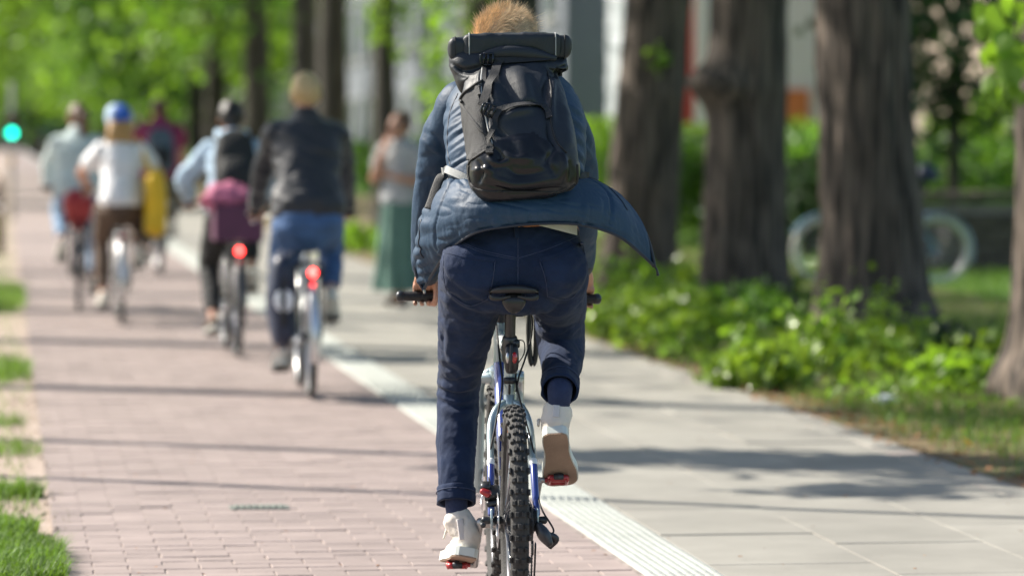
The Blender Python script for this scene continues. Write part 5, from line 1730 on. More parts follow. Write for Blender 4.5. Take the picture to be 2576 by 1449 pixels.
obj("chain", join(lk), M["dark_metal"], bk)
# brake caliper left, hose, hanger, levers
cal = Q(1238, 1240, 0.05)
calo = obj("brake_caliper", join([box(cal, (0.045, 0.05, 0.036), rot_x(0.5), 0.008), box(cal + [-0.02, 0.0, 0.022], (0.028, 0.03, 0.02), rot_x(0.5), 0.005), tube([cal + [-0.012, -0.02, -0.03], cal + [0.012, -0.02, -0.028]], [0.010, 0.010], 12)]), M["dark_metal"], bk)
obj("adjuster", tube([cal + [-0.03, -0.022, 0.008], cal + [-0.012, -0.028, 0.0]], [0.010, 0.012], 12), M["red_metal"], calo)
obj("skewer", join([pipe((-0.085, 0, RWZ), (0.085, 0, RWZ), 0.006), tube([(-0.09, 0, RWZ), (-0.074, 0, RWZ)], [0.013, 0.011], 14), tube([(-0.092, -0.004, RWZ), (-0.100, -0.02, RWZ - 0.005), (-0.094, -0.05, RWZ - 0.01)], [0.006, 0.006, 0.008], 8, 10), tube([(0.074, 0, RWZ), (0.090, 0, RWZ)], [0.011, 0.012], 14)]), M["dark_metal"], bk)
cb = [tube([(-0.02, 0.80, 0.92), (-0.024, 0.4, 0.80), seat_at(0.72) + [-0.022, -0.01, 0], (-0.045, 0.21, 0.61), (-0.068, 0.14, 0.51), (-0.07, 0.06, 0.43)], 0.0032, 8, 40),
      tube([(0.02, 0.80, 0.93), (0.024, 0.4, 0.81), seat_at(0.72) + [0.022, -0.01, 0.0], (0.05, 0.20, 0.60), (0.071, 0.13, 0.50), (0.074, 0.06, 0.41), (0.082, -0.005, 0.37), Q(1392, 1330, -0.02), Q(1385, 1345, -0.03)], 0.0028, 8, 60),
      tube([Q(1322, 770, 0.25), Q(1338, 800, 0.35), Q(1336, 850, 0.40), Q(1320, 905, 0.35), Q(1306, 945, 0.30), seat_at(0.70) + [0.02, -0.01, 0]], 0.0028, 8, 50),
      tube([seat_at(0.86) + [0.02, 0, 0], Q(1318, 860, 0.30), Q(1318, 890, 0.30), seat_at(0.78) + [0.02, -0.01, 0]], 0.0018, 6, 30)]
obj("cable", join(cb), M["black_rubber"], bk)
obj("valve_reflector", box((-0.012, 0.09, 0.60), (0.004, 0.06, 0.03), chamfer=0.002), M["terracotta"], bk)

# lock hanging from the right side of the handlebar
lock = empty("u_lock", OB, -HEAD)
tag(lock, "black bicycle lock hanging below the right side of the handlebar", "lock")
lpts = [Q(1333, 765, 0.90), Q(1330, 830, 0.90), Q(1333, 895, 0.90), Q(1340, 917, 0.90), Q(1347, 895, 0.90), Q(1349, 830, 0.90), Q(1347, 765, 0.90)]
obj("shackle", tube(lpts, 0.0085, 12, 40), M["black_plastic"], lock)
obj("crossbar", tube([Q(1327, 762, 0.90), Q(1353, 762, 0.90)], [0.014, 0.014], 14), M["dark_metal"], lock)

# ------------------------------------------------------------------ the man
man = empty("person", OB, -HEAD)
tag(man, "ginger haired man in blue padded jacket and navy trousers riding the mountain bike away", "person")

# trousers
legL = loft_px([(1115, 1285, 640, 0.24, 0.12), (1103, 1287, 700, 0.28, 0.125), (1101, 1258, 770, 0.36, 0.105), (1101, 1232, 860, 0.46, 0.094), (1101, 1214, 930, 0.56, 0.084), (1101, 1206, 985, 0.62, 0.078),
                (1100, 1204, 1040, 0.60, 0.073), (1099, 1199, 1120, 0.56, 0.068), (1100, 1194, 1190, 0.515, 0.062), (1101, 1192, 1224, 0.495, 0.057)], 40, 70)
thR = loft_px([(1300, 1472, 640, 0.24, 0.12), (1312, 1475, 700, 0.30, 0.12), (1333, 1474, 760, 0.42, 0.098), (1344, 1473, 805, 0.55, 0.086), (1350, 1471, 838, 0.64, 0.078)], 40, 44)
caR = loft_px([(1350, 1471, 842, 0.65, 0.075), (1352, 1471, 862, 0.60, 0.078), (1358, 1467, 895, 0.50, 0.072), (1364, 1461, 932, 0.38, 0.062), (1368, 1454, 958, 0.31, 0.048)], 40, 44)
pelv = loft_px([(1140, 1452, 560, 0.27, 0.105), (1128, 1462, 590, 0.25, 0.12), (1112, 1473, 630, 0.24, 0.135), (1106, 1477, 675, 0.24, 0.14), (1130, 1455, 715, 0.26, 0.125), (1200, 1380, 740, 0.29, 0.08)], 44, 40)
but = [ellipsoid(Q(1205, 672, 0.185), (0.118, 0.095, 0.100), 28, 18), ellipsoid(Q(1385, 672, 0.185), (0.112, 0.095, 0.100), 28, 18), ellipsoid(Q(1412, 700, 0.26), (0.083, 0.10, 0.10), 24, 16)]
tro = union([legL, thR, caR, pelv] + but, 0.0055, 6)
N_ = normals(tro)
V = tro[0]
V = V + N_ * (0.0035 * fbm(V * [9, 9, 13], 3) + 0.0016 * (1 - 2.2 * np.abs(fbm(V * [24, 24, 30], 6))))[:, None]
tro = (V, tro[1])
FE = [([(1303, 572), (1303, 650), (1303, 722)], 4, -0.0045), ([(1303, 722), (1296, 745)], 12, -0.006),
      # seat and thigh folds, left
      ([(1102, 655), (1125, 700), (1180, 745), (1240, 770)], 7, -0.006), ([(1100, 690), (1140, 745), (1200, 778), (1248, 780)], 6, 0.004), ([(1104, 720), (1150, 770), (1235, 800)], 7, -0.005),
      ([(1104, 745), (1160, 795), (1225, 815)], 8, 0.004), ([(1115, 640), (1108, 670), (1118, 700)], 8, -0.006), ([(1165, 720), (1230, 742), (1262, 735)], 7, -0.004),
      ([(1240, 790), (1210, 850), (1180, 900)], 8, 0.004), ([(1225, 830), (1190, 890), (1160, 930)], 7, -0.004),
      ([(1108, 800), (1130, 850), (1118, 905)], 9, 0.006), ([(1120, 820), (1112, 870), (1128, 930)], 6, -0.005), ([(1105, 900), (1150, 915), (1175, 940)], 7, 0.006), ([(1105, 918), (1145, 935), (1165, 960)], 6, -0.006),
      # gathered folds behind the left knee
      ([(1098, 948), (1140, 962), (1207, 945)], 6, -0.008), ([(1098, 962), (1150, 980), (1207, 965)], 6, 0.009), ([(1098, 976), (1150, 994), (1206, 982)], 5, -0.009), ([(1098, 990), (1150, 1010), (1204, 1000)], 6, 0.009),
      ([(1098, 1006), (1150, 1024), (1203, 1016)], 5, -0.008), ([(1098, 1020), (1150, 1040), (1203, 1034)], 7, 0.005), ([(1099, 1045), (1150, 1062), (1200, 1058)], 8, -0.003),
      ([(1118, 1080), (1112, 1150), (1116, 1220)], 5, 0.003), ([(1190, 1080), (1180, 1160), (1184, 1230)], 7, 0.003), ([(1130, 1190), (1160, 1205), (1190, 1190)], 9, -0.002),
      # right leg: seat fold and bend behind the knee
      ([(1330, 770), (1360, 820), (1420, 832), (1474, 800)], 8, -0.014), ([(1335, 795), (1375, 845), (1430, 850), (1474, 830)], 9, 0.008), ([(1345, 745), (1390, 790), (1474, 770)], 9, 0.006),
      ([(1355, 730), (1400, 768), (1473, 745)], 7, -0.005), ([(1440, 690), (1474, 655)], 8, -0.005), ([(1350, 760), (1345, 800)], 7, 0.005), ([(1385, 880), (1430, 900), (1465, 880)], 10, -0.003),
      ([(1372, 905), (1368, 945)], 6, 0.004), ([(1460, 860), (1466, 890), (1455, 920)], 6, 0.004), ([(1395, 705), (1440, 712), (1472, 690)], 9, 0.004),
      # yoke and pockets
      ([(1140, 598), (1210, 628), (1300, 648)], 3, -0.002), ([(1306, 648), (1380, 625), (1455, 592)], 3, -0.002)]
tro = folds(tro, FE)
trousers = obj("trousers", tro, M["denim"], man)
bvT = [bvh_of(tro)]
sm = [seam(bvT, [(1303, 585), (1303, 650), (1303, 718)], 0.0016), seam(bvT, [(1142, 600), (1210, 629), (1300, 649)], 0.0014), seam(bvT, [(1142, 604), (1210, 634), (1300, 654)], 0.0011), seam(bvT, [(1306, 649), (1380, 626), (1455, 594)], 0.0014)]
obj("stitching", join(sm), M["denim_seam"], trousers)
def in_poly(p, poly):
    ins = np.zeros(len(p), bool)
    m_ = len(poly)
    for i_ in range(m_):
        (x1, y1), (x2, y2) = poly[i_], poly[(i_ + 1) % m_]
        c_ = ((y1 > p[:, 1]) != (y2 > p[:, 1])) & (p[:, 0] < (x2 - x1) * (p[:, 1] - y1) / (y2 - y1 + 1e-9) + x1)
        ins ^= c_
    return ins
pt_, Nt_ = to_px(tro[0]), normals(tro)
for poly in ([(1118, 633), (1180, 645), (1246, 655), (1238, 710), (1228, 752), (1180, 768), (1125, 735), (1116, 690)], [(1357, 655), (1410, 640), (1464, 612), (1473, 660), (1462, 725), (1430, 752), (1378, 745), (1372, 700)]):
    obj("back_pocket", patch(tro, in_poly(pt_, poly) & (Nt_[:, 1] < -0.12), 0.0028), M["denim"], trousers)
for pts in ([(1118, 633), (1180, 645), (1246, 655)], [(1357, 655), (1410, 640), (1464, 612)]):
    obj("pocket_edge", ribbon(bvT, pts, 0.012, lift=0.0025, th=0.0022), M["denim"], trousers, smooth=False)
for pts in ([(1246, 655), (1238, 710), (1228, 752)], [(1118, 633), (1116, 690), (1125, 735)], [(1125, 735), (1180, 768), (1228, 752)],
            [(1357, 655), (1372, 700), (1378, 745)], [(1464, 612), (1474, 660)], [(1378, 745), (1430, 752), (1462, 725)]):
    obj("pocket_seam", seam(bvT, pts, 0.0016, lift=0.002), M["denim_seam"], trousers)
obj("belt_loop", ribbon(bvT, [(1297, 568), (1297, 585), (1298, 602)], 0.013, lift=0.006, th=0.004, n=10), M["denim"], trousers, smooth=False)
for pts in ([(1104, 1070), (1108, 1150), (1110, 1220)],):
    obj("side_seam", seam(bvT, pts, 0.0016), M["denim_seam"], trousers)
def open_cuff(c0, c1, ro, ri):
    """an open rolled hem round the axis c0 -> c1"""
    P_ = catmull([c0, c0 * 0.5 + c1 * 0.5, c1], 10)
    T_, U_, W_ = frames(P_, (1, 0, 0))
    a = np.linspace(0, 2 * math.pi, 48, endpoint=False)
    rows = []
    for k in range(10):
        g = 0.0016 * np.sin(a * 5 + k * 0.3) + 0.001 * np.sin(a * 11 + 1) - (0.003 if k in (0,) else 0) - (0.0012 if k == 4 else 0)
        rows.append(P_[k] + ((ro[0] + g) * np.cos(a))[:, None] * U_[k] + ((ro[1] + g) * np.sin(a))[:, None] * W_[k])
    for k in range(9, 2, -1):
        rows.append(P_[k] + (ri[0] * np.cos(a))[:, None] * U_[k] + (ri[1] * np.sin(a))[:, None] * W_[k])
    obj("trouser_cuff", (np.array(rows).reshape(-1, 3), [grid_faces(len(rows), 48, wrap_c=True)]), M["denim"], trousers)
    ring_ = P_[3] + ((ro[0] + 0.001) * np.cos(a))[:, None] * U_[3] + ((ro[1] + 0.001) * np.sin(a))[:, None] * W_[3]
    obj("cuff_seam", tube(np.vstack([ring_, ring_[:1]]), 0.0016, 6), M["denim_seam"], trousers)
open_cuff(Q(1147, 1226, 0.492), Q(1147, 1266, 0.474), (0.0595, 0.0620), (0.052, 0.055))
c0, c1 = Q(1410, 953, 0.325), Q(1408, 982, 0.238)
open_cuff(c0, c1, (0.0575, 0.0535), (0.0505, 0.0465))

# socks and shoes
ankL, ankR = Q(1150, 1298, 0.475), Q(1410, 1022, 0.175)
obj("sock", tube([Q(1147, 1235, 0.488), Q(1148, 1275, 0.475), Q(1150, 1310, 0.474)], np.array([[0.036, 0.044], [0.034, 0.042], [0.028, 0.032]]), 24, 12), M["sock"], man)
obj("sock", tube([c0, c1 + [0, -0.005, 0.0], Q(1407, 1005, 0.222), Q(1404, 1040, 0.235)], np.array([[0.040, 0.040], [0.038, 0.036], [0.035, 0.034], [0.030, 0.030]]), 24, 20), M["sock"], man)

def hightop(heel, toe, ank_top, roll=0.0, tag_side=-1, lace_out=0.020, lace_len=0.045):
    """white high sneaker: heel and toe points on the underside of the sole, opening centre at the ankle"""
    f = toe - heel
    L = np.linalg.norm(f)
    f /= L
    x = np.array([1.0, 0, 0]) - f[0] * f
    x /= np.linalg.norm(x)
    up = np.cross(x, f)
    if roll:
        x2 = x * math.cos(roll) + up * math.sin(roll)
        up = np.cross(x2, f)
        x = x2
    B = np.stack([x, f, up], 1)
    k = L / 0.295
    def wl(P):
        return heel + np.asarray(P) @ B.T
    ys = np.array([0.0, 0.012, 0.05, 0.10, 0.15, 0.20, 0.25, 0.28, 0.295]) * k
    hw = np.array([0.022, 0.034, 0.0375, 0.0355, 0.040, 0.0495, 0.049, 0.036, 0.020])
    cx = np.array([0, 0, 0, 0.001, 0.003, 0.004, 0.003, 0.001, 0.0])
    def sole(z0, z1, g):
        n = 40
        yy = np.linspace(0, ys[-1], n)
        hh = catmull(np.stack([ys, hw, cx], 1), 200)
        w_ = np.interp(yy, hh[:, 0], hh[:, 1]) * g
        c_ = np.interp(yy, hh[:, 0], hh[:, 2])
        spring = 0.018 * np.clip((yy / ys[-1] - 0.78) / 0.22, 0, 1) ** 2
        ringp = []
        for sx, z in ((-1, z0), (1, z0), (1, z1), (-1, z1)):
            ringp.append(np.stack([c_ + sx * w_, yy, z + spring], 1))
        V = np.stack(ringp, 1).reshape(-1, 3)
        return wl(V), [grid_faces(n, 4, wrap_c=True), np.array([[0, 1, 2, 3], [(n - 1) * 4 + 3, (n - 1) * 4 + 2, (n - 1) * 4 + 1, (n - 1) * 4]])]
    up_l = B.T @ (ank_top - heel)
    st = np.array([(0, 0.058, 0.036), (0, 0.056, 0.055), (0, up_l[1] * 0.55 + 0.045 * 0.45 - 0.0, up_l[2] * 0.62), (up_l[0], up_l[1], up_l[2])])
    shaft = tube(wl(st), np.array([[0.039, 0.050], [0.041, 0.052], [0.043, 0.049], [0.046, 0.049]]), 30, 24, ref=x)
    vamp = tube(wl([(0, 0.045, 0.040), (0, 0.09, 0.045), (0.002, 0.15, 0.040), (0.003, 0.20, 0.033), (0.002, 0.25, 0.026), (0.0, 0.28, 0.022)]), np.array([[0.036, 0.030], [0.037, 0.040], [0.041, 0.036], [0.046, 0.026], [0.042, 0.019], [0.028, 0.010]]), 26, 28, ref=x)
    uv = union([shaft, vamp, tube(wl([(0, 0.043, 0.046), (0, 0.043, 0.06), (0, 0.044, 0.09)]), np.array([[0.038, 0.034], [0.0385, 0.035], [0.040, 0.034]]), 24, 6, ref=x)], 0.0045, 4)
    N = normals(uv)
    V = uv[0] + N * (0.0018 * (1 - 2 * np.abs(fbm(uv[0] * 30, 9))))[:, None]
    sh = obj("shoe", (V, uv[1]), M["canvas_white"], man)
    obj("midsole", sole(0.004, 0.031, 1.08), M["rubber_white"], sh, smooth=False)
    obj("outsole", sole(0.0, 0.0055, 1.0), M["sole_brown"], sh, smooth=False)
    bv = bvh_of((V, uv[1]))
    # heel strip and tab
    P = []
    for q in np.linspace(0.052, up_l[2] * 0.95, 16):
        b = wl([(up_l[0] * (q / up_l[2]), np.interp(q, [0.03, up_l[2]], [0.03, up_l[1]]), q)])[0]
        h_ = bv.ray_cast(Vector(b - f * 0.2), Vector(f))
        P.append(np.array(h_[0]) - f * 0.0008 if h_[0] is not None else b - f * 0.045)
    P = np.array(P)
    P[1:-1] = (P[:-2] + 2 * P[1:-1] + P[2:]) / 4
    obj("heel_strip", tube(P, np.tile([[0.011, 0.0022]], (16, 1)), 8, 20, ref=x), M["canvas_band"], sh)
    t0 = wl([(tag_side * 0.040, up_l[1] + 0.01, up_l[2] * 0.80)])[0]
    obj("lace", tube([t0, t0 + x * tag_side * lace_out + up * 0.002, t0 + x * tag_side * lace_out * 1.2 - up * 0.018, t0 + x * tag_side * lace_out * 1.4 - up * lace_len], [0.004, 0.005, 0.004, 0.003], 8, 16), M["canvas_white"], sh)
    for k_ in range(5):
        z_ = 0.05 + 0.017 * k_
        y_ = 0.16 - 0.024 * k_
        q0, q1 = wl([(-0.022, y_, z_)])[0], wl([(0.022, y_, z_)])[0]
        obj("lace", tube([q0, (q0 + q1) / 2 + up * 0.012 + f * 0.006, q1], 0.003, 6, 10), M["canvas_white"], sh)
    return sh
hightop(Q(1172, 1401, 0.395), Q(1138, 1432, 0.68) + [0, 0, 0.012], Q(1150, 1304, 0.472), roll=-0.16, tag_side=-1)
hightop(Q(1396, 1092, 0.155), Q(1410, 1234, 0.385), Q(1403, 1036, 0.236), tag_side=-1, lace_out=0.008, lace_len=0.020)

# belt and shirt tail
obj("belt", loft_px([(1139, 1453, 562, 0.262, 0.122), (1136, 1455, 569, 0.258, 0.126), (1134, 1457, 580, 0.254, 0.128)], 48, 8), M["leather_belt"], man)
g_ = []
for v in np.linspace(0, 1, 12):
    g_.append([Q(1350 + (1452 - 1350) * u + 0, 560 + v * (6 + 26 * u), 0.105 + 0.06 * u ** 2) + [0, -0.004 * math.sin(u * 9), 0] for u in np.linspace(0, 1, 20)])
a_ = np.array(g_).reshape(-1, 3)
obj("shirt_tail", join([(a_, [grid_faces(12, 20)]), (a_ + [0, 0.004, 0], [grid_faces(12, 20)[:, ::-1]])]), M["shirt_grey"], man)

# ---- jacket
torso = loft_px([(1150, 1452, 545, 0.265, 0.110), (1134, 1462, 500, 0.27, 0.125), (1128, 1466, 440, 0.30, 0.135), (1120, 1474, 380, 0.35, 0.142), (1116, 1474, 320, 0.41, 0.142), (1126, 1458, 265, 0.47, 0.128), (1160, 1418, 222, 0.53, 0.10), (1215, 1352, 196, 0.57, 0.07)], 110, 150)
def puffs(sh, fz, amp, sx=4.0, seed=2, slant=0.0):
    V, F = sh
    N = normals(sh)
    q = np.stack([V[:, 0] * sx, V[:, 1] * sx, (V[:, 2] + slant * np.abs(V[:, 0] - 0.0)) * fz], 1)
    warp = 0.6 * np.stack([fbm(V * 9, seed + 1), fbm(V * 9, seed + 2), fbm(V * 7, seed + 3)], 1)
    p = np.abs(vnoise(q + warp, seed))
    fine_ = np.abs(vnoise(q * [2.2, 2.2, 2.0] + warp, seed + 9))
    return V + N * (amp * (np.minimum(p, 0.55) * 1.5 + 0.45 * fine_ - 0.5))[:, None], F
torso = puffs(torso, 22, 0.0065, 6.0, 2, 0.55)
TF = []
for k, y in enumerate((262, 282, 303, 326, 350, 376, 402)):
    TF.append(([(1128 - (k > 1) * 6, y + 26), (1150, y + 4 + 5 * math.sin(k * 2.1)), (1185, y - 14)], 4 + k % 3, 0.0042))
    TF.append(([(1128 - (k > 1) * 6, y + 38), (1150 + 6 * (k % 2), y + 15 + 4 * math.sin(k * 1.7)), (1180, y - 3)], 3.5, -0.0045))
for k, y in enumerate((270, 300, 335, 372, 410)):
    TF.append(([(1468, y + 26), (1445, y + 4), (1415, y - 12)], 6, 0.006))
    TF.append(([(1468, y + 40), (1446, y + 17), (1415, y + 2)], 5, -0.005))
torso = folds(torso, TF)
jacket = obj("jacket", torso, M["jacket"], man)
def sleeve(stations):
    P = [Q(x, y, yl) for x, y, yl, r in stations]
    return tube(np.array(P), np.array([r for *_, r in stations]), 64, 130)
slL = sleeve([(1182, 250, 0.52, 0.060), (1160, 262, 0.52, 0.071), (1137, 300, 0.545, 0.068), (1111, 350, 0.58, 0.066), (1097, 420, 0.63, 0.063), (1085, 500, 0.69, 0.059), (1076, 580, 0.77, 0.053), (1073, 640, 0.84, 0.047), (1075, 678, 0.885, 0.043)])
slR = sleeve([(1370, 255, 0.52, 0.060), (1398, 268, 0.52, 0.071), (1418, 305, 0.545, 0.068), (1440, 360, 0.58, 0.065), (1455, 430, 0.63, 0.062), (1461, 505, 0.69, 0.058), (1462, 580, 0.77, 0.053), (1461, 630, 0.84, 0.047), (1460, 662, 0.88, 0.043)])
slL = puffs(slL, 9, 0.0065, 6.0, 21, 0.0)
slR = puffs(slR, 9, 0.0065, 6.0, 31, 0.0)
slL = folds(slL, [([(1062, 330), (1100, 350), (1122, 390)], 6, -0.006), ([(1055, 350), (1090, 372), (1112, 410)], 7, 0.006), ([(1050, 400), (1095, 390), (1120, 420)], 6, -0.005), ([(1042, 455), (1080, 445), (1118, 462)], 6, -0.005),
                  ([(1060, 500), (1050, 570), (1052, 640)], 6, 0.004), ([(1090, 430), (1075, 500), (1070, 560)], 6, -0.004), ([(1038, 610), (1060, 625), (1095, 615)], 5, -0.004)])
slR = folds(slR, [([(1440, 330), (1470, 345), (1492, 390)], 6, -0.006), ([(1435, 360), (1470, 372), (1498, 410)], 7, 0.006), ([(1450, 430), (1480, 420), (1505, 440)], 6, -0.005), ([(1470, 600), (1485, 620), (1502, 610)], 5, -0.004)])
for sl, cx_, cy_, yl_ in ((slL, 1075, 686, 0.892), (slR, 1460, 669, 0.886)):
    so = obj("sleeve", sl, M["jacket"], jacket)
    c = Q(cx_, cy_, yl_)
    d = np.array([0, 0.75, -0.66])
    obj("cuff", tube([c - d * 0.02, c, c + d * 0.012], [0.0425, 0.0425, 0.039], 30, 8), M["jacket_edge"], so)
# armhole seams
bvJ = [bvh_of(slL), bvh_of(torso)]
obj("armhole_seam", seam([bvh_of(torso)], [(1152, 236), (1133, 280), (1126, 330), (1126, 380), (1132, 415)], 0.0022, 0.35), M["jacket_edge"], jacket)
# flared lower back of the jacket, lifted by the wind
us = [0, 0.12, 0.25, 0.38, 0.5, 0.62, 0.75, 0.87, 1.0]
tops = [(1130, 452, 0.42), (1128, 450, 0.31), (1148, 450, 0.205), (1195, 455, 0.15), (1285, 460, 0.135), (1370, 460, 0.14), (1432, 452, 0.18), (1458, 446, 0.27), (1470, 446, 0.37)]
mids = [(1051, 618, 0.46), (1064, 575, 0.33), (1112, 540, 0.185), (1185, 520, 0.075), (1283, 512, 0.045), (1378, 510, 0.055), (1462, 506, 0.105), (1528, 500, 0.20), (1588, 528, 0.30)]
hems = [(1067, 728, 0.49), (1092, 682, 0.37), (1128, 634, 0.21), (1195, 586, 0.06), (1290, 568, 0.03), (1385, 562, 0.04), (1470, 567, 0.085), (1562, 598, 0.17), (1645, 668, 0.27)]
NU, NV = 240, 90
Pt, Pm, Ph = (np.array([Q(*p) for p in L_]) for L_ in (tops, mids, hems))
Ct, Cm, Ch = (catmull(p, NU) for p in (Pt, Pm, Ph))
vv = np.linspace(0, 1, NV)[:, None, None]
G = Ct[None] * ((1 - vv) * (1 - 2 * vv)) + Cm[None] * (4 * vv * (1 - vv)) + Ch[None] * (vv * (2 * vv - 1))
gu = np.linspace(0, 1, NU)[None, :] * np.ones((NV, 1))
gv = np.linspace(0, 1, NV)[:, None] * np.ones((1, NU))
nf = normals((G.reshape(-1, 3), [grid_faces(NV, NU)])).reshape(NV, NU, 3)
if (nf[:, NU // 2, 1]).mean() > 0:
    nf = -nf
body_t = 0.016 * np.sin(np.clip(gv * 1.05, 0, 1) * math.pi) ** 0.5 * (0.35 + 0.65 * np.sin(np.clip(gu, 0.02, 0.98) * math.pi) ** 0.4)
qn = np.stack([gu.ravel() * 26, gv.ravel() * 3.0 + gu.ravel() * 7, gu.ravel() * 0], 1)
pk = np.abs(vnoise(qn + 0.7 * np.stack([fbm(qn * 0.3, 4), fbm(qn * 0.3, 5), 0 * qn[:, 0]], 1), 6)).reshape(NV, NU)
qn2 = np.stack([gu.ravel() * 70, gv.ravel() * 2.0 - gu.ravel() * 9, gu.ravel() * 0 + 5], 1)
pk2 = np.abs(vnoise(qn2, 8)).reshape(NV, NU)
hemw = np.exp(-((1 - gv) / 0.28) ** 2)
lw = np.exp(-(gu / 0.32) ** 2)
diag = np.abs(vnoise(np.stack([gu.ravel() * 9 + gv.ravel() * 3, gv.ravel() * 9 - gu.ravel() * 16, gu.ravel() * 0 + 2], 1), 3)).reshape(NV, NU)
disp = body_t + 0.006 * (pk - 0.4) * (0.25 + 0.75 * hemw) + 0.0045 * (pk2 - 0.4) * hemw + 0.010 * (diag - 0.35) * (0.25 + 0.9 * lw)
for u0 in (0.235, 0.86):
    disp -= 0.006 * np.exp(-((gu - u0 - 0.02 * np.sin(gv * 5)) / 0.006) ** 2) * (gv < 0.9)
outer = G + nf * disp[..., None]
inner = G - nf * (0.010 * np.sin(np.clip(gv, 0, 1) * math.pi) ** 0.5)[..., None] - nf * 0.002
sk = join([(outer.reshape(-1, 3), [grid_faces(NV, NU)]), (inner.reshape(-1, 3), [grid_faces(NV, NU)[:, ::-1]])])
skirt = obj("jacket_skirt", sk, M["jacket"], jacket)
edge = np.vstack([G[NV // 3:, 0][:, :], Ch[1:-1], G[NV // 3:, -1][::-1]])
obj("hem_binding", tube(edge[NV - NV // 3:-(NV - NV // 3)], 0.0048, 10), M["jacket_edge"], skirt)
obj("front_edge", tube(G[:, 0] + nf[:, 0] * 0.002, 0.005, 10), M["jacket_edge"], skirt)
obj("front_edge", tube(G[:, -1] + nf[:, -1] * 0.002, 0.005, 10), M["jacket_edge"], skirt)
zt = Ch[0]
obj("zip_end", join([tube([zt + [0, -0.004, 0.03], zt + [0, -0.004, 0.0], zt + [0.001, -0.004, -0.012]], np.tile([[0.004, 0.003]], (3, 1)), 8, 10)]), M["steel"], skirt)
zr = Ch[-1]
obj("zip_pull", join([tube([zr, zr + [0.008, -0.004, -0.012], zr + [0.012, -0.004, -0.030]], [0.004, 0.003, 0.005], 8, 12), ellipsoid(zr, (0.007, 0.006, 0.007), 10, 6)]), M["black_plastic"], skirt)
pkt = [outer[int(NV * v), int(NU * (0.10 + 0.03 * math.sin(v * 3)))] for v in np.linspace(0.42, 0.80, 14)]
obj("pocket_zip", tube(np.array(pkt), 0.003, 8), M["jacket_edge"], skirt)
pkt = [outer[int(NV * v), int(NU * 0.93)] for v in np.linspace(0.30, 0.62, 14)]
obj("pocket_zip", tube(np.array(pkt), 0.003, 8), M["jacket_edge"], skirt)

# ---- skin: one continuous body under the clothes
hc = Q(1266, 141, 0.60)
wl_, wr2 = Q(1074, 690, 0.895), Q(1463, 672, 0.89)
gLc, gRc = np.array([Q(1070, 745, 0.95)[0], gl[1] + 0.004, gl[2]]), np.array([Q(1464, 752, 0.95)[0], gr_[1] + 0.004, gr_[2]])
bd = head_parts(hc)
bd.append(tube([Q(1272, 215, 0.52), Q(1270, 190, 0.55), hc + [0, -0.02, -0.06]], [0.066, 0.058, 0.058], 18, 12))
bd.append(loft_px([(1180, 1420, 560, 0.27, 0.08), (1170, 1425, 440, 0.31, 0.09), (1160, 1430, 330, 0.41, 0.10), (1180, 1400, 250, 0.49, 0.085), (1240, 1320, 205, 0.54, 0.06)], 24, 24))
for pts in ([(1165, 262, 0.53), (1110, 350, 0.585), (1088, 470, 0.67), (1076, 600, 0.79), (1074, 690, 0.895)], [(1395, 268, 0.53), (1440, 360, 0.585), (1458, 470, 0.67), (1462, 600, 0.79), (1463, 672, 0.89)]):
    bd.append(tube([Q(*p) for p in pts], [0.048, 0.046, 0.042, 0.036, 0.029], 14, 30))
bd += hand_on_bar(-1, gLc, wl_) + hand_on_bar(1, gRc, wr2)
bd.append(tube([Q(1197, 660, 0.25), Q(1165, 850, 0.46), Q(1152, 985, 0.61), Q(1149, 1150, 0.55), Q(1149, 1300, 0.475)], [0.09, 0.07, 0.052, 0.045, 0.030], 16, 40))
bd.append(tube([Q(1390, 660, 0.26), Q(1410, 770, 0.46), Q(1410, 842, 0.62), Q(1410, 900, 0.48), c0, c1, Q(1404, 1040, 0.235)], [0.085, 0.066, 0.052, 0.05, 0.04, 0.034, 0.030], 16, 50))
bd.append(loft_px([(1150, 1440, 590, 0.25, 0.09), (1150, 1435, 680, 0.25, 0.10)], 24, 8))
obj("body", union(bd, 0.0042, 3), M["skin"], man)
face_details(man, hc)

# ---- hair
V, F = ellipsoid((0, -0.012, 0.026), (0.086, 0.102, 0.100), 60, 40)
V = V * (1 + 0.035 * fbm(V * 30, 3)[:, None])
cut = (V[:, 1] > 0.06) & (V[:, 2] < 0.07)
V[cut, 1] = 0.06 + (V[cut, 1] - 0.06) * 0.2
scalp = obj("hair", (V + hc, F), M["ginger"], man)
r = np.random.default_rng(77)
NS = 9000
th_, ph_ = r.uniform(0, 2 * math.pi, NS), np.arccos(r.uniform(-0.25, 1, NS))
root = np.stack([np.sin(ph_) * np.cos(th_), np.sin(ph_) * np.sin(th_), np.cos(ph_)], 1)
keep = ~((root[:, 1] > 0.55) & (root[:, 2] < 0.55))
root = root[keep]
NS = len(root)
nrm = root / np.array([0.09, 0.106, 0.106])
nrm /= np.linalg.norm(nrm, axis=1, keepdims=True)
rp = root * [0.089, 0.105, 0.105] + [0, -0.012, 0.030]
sw = np.stack([0.55 + 0.7 * vnoise(rp * 26, 3), 0.25 * vnoise(rp * 22, 4) - 0.1, 0.35 + 0.5 * vnoise(rp * 26, 5)], 1)
lift_ = np.clip(root[:, 2] * 1.1, 0, 1)[:, None]
low_ = 1 - lift_
flow = sw + np.array([0.55, -0.35, 0.25]) * (0.3 + lift_) + np.array([0.3, 0.0, 0.55]) * low_
flow = flow - (flow * nrm).sum(1, keepdims=True) * nrm
flow /= np.linalg.norm(flow, axis=1, keepdims=True) + 1e-9
dirn = flow + nrm * (0.20 + 0.30 * lift_ ** 2 + 0.25 * np.clip(vnoise(rp * 40, 9), 0, 1)[:, None])
dirn += r.normal(size=(NS, 3)) * 0.10
dirn /= np.linalg.norm(dirn, axis=1, keepdims=True)
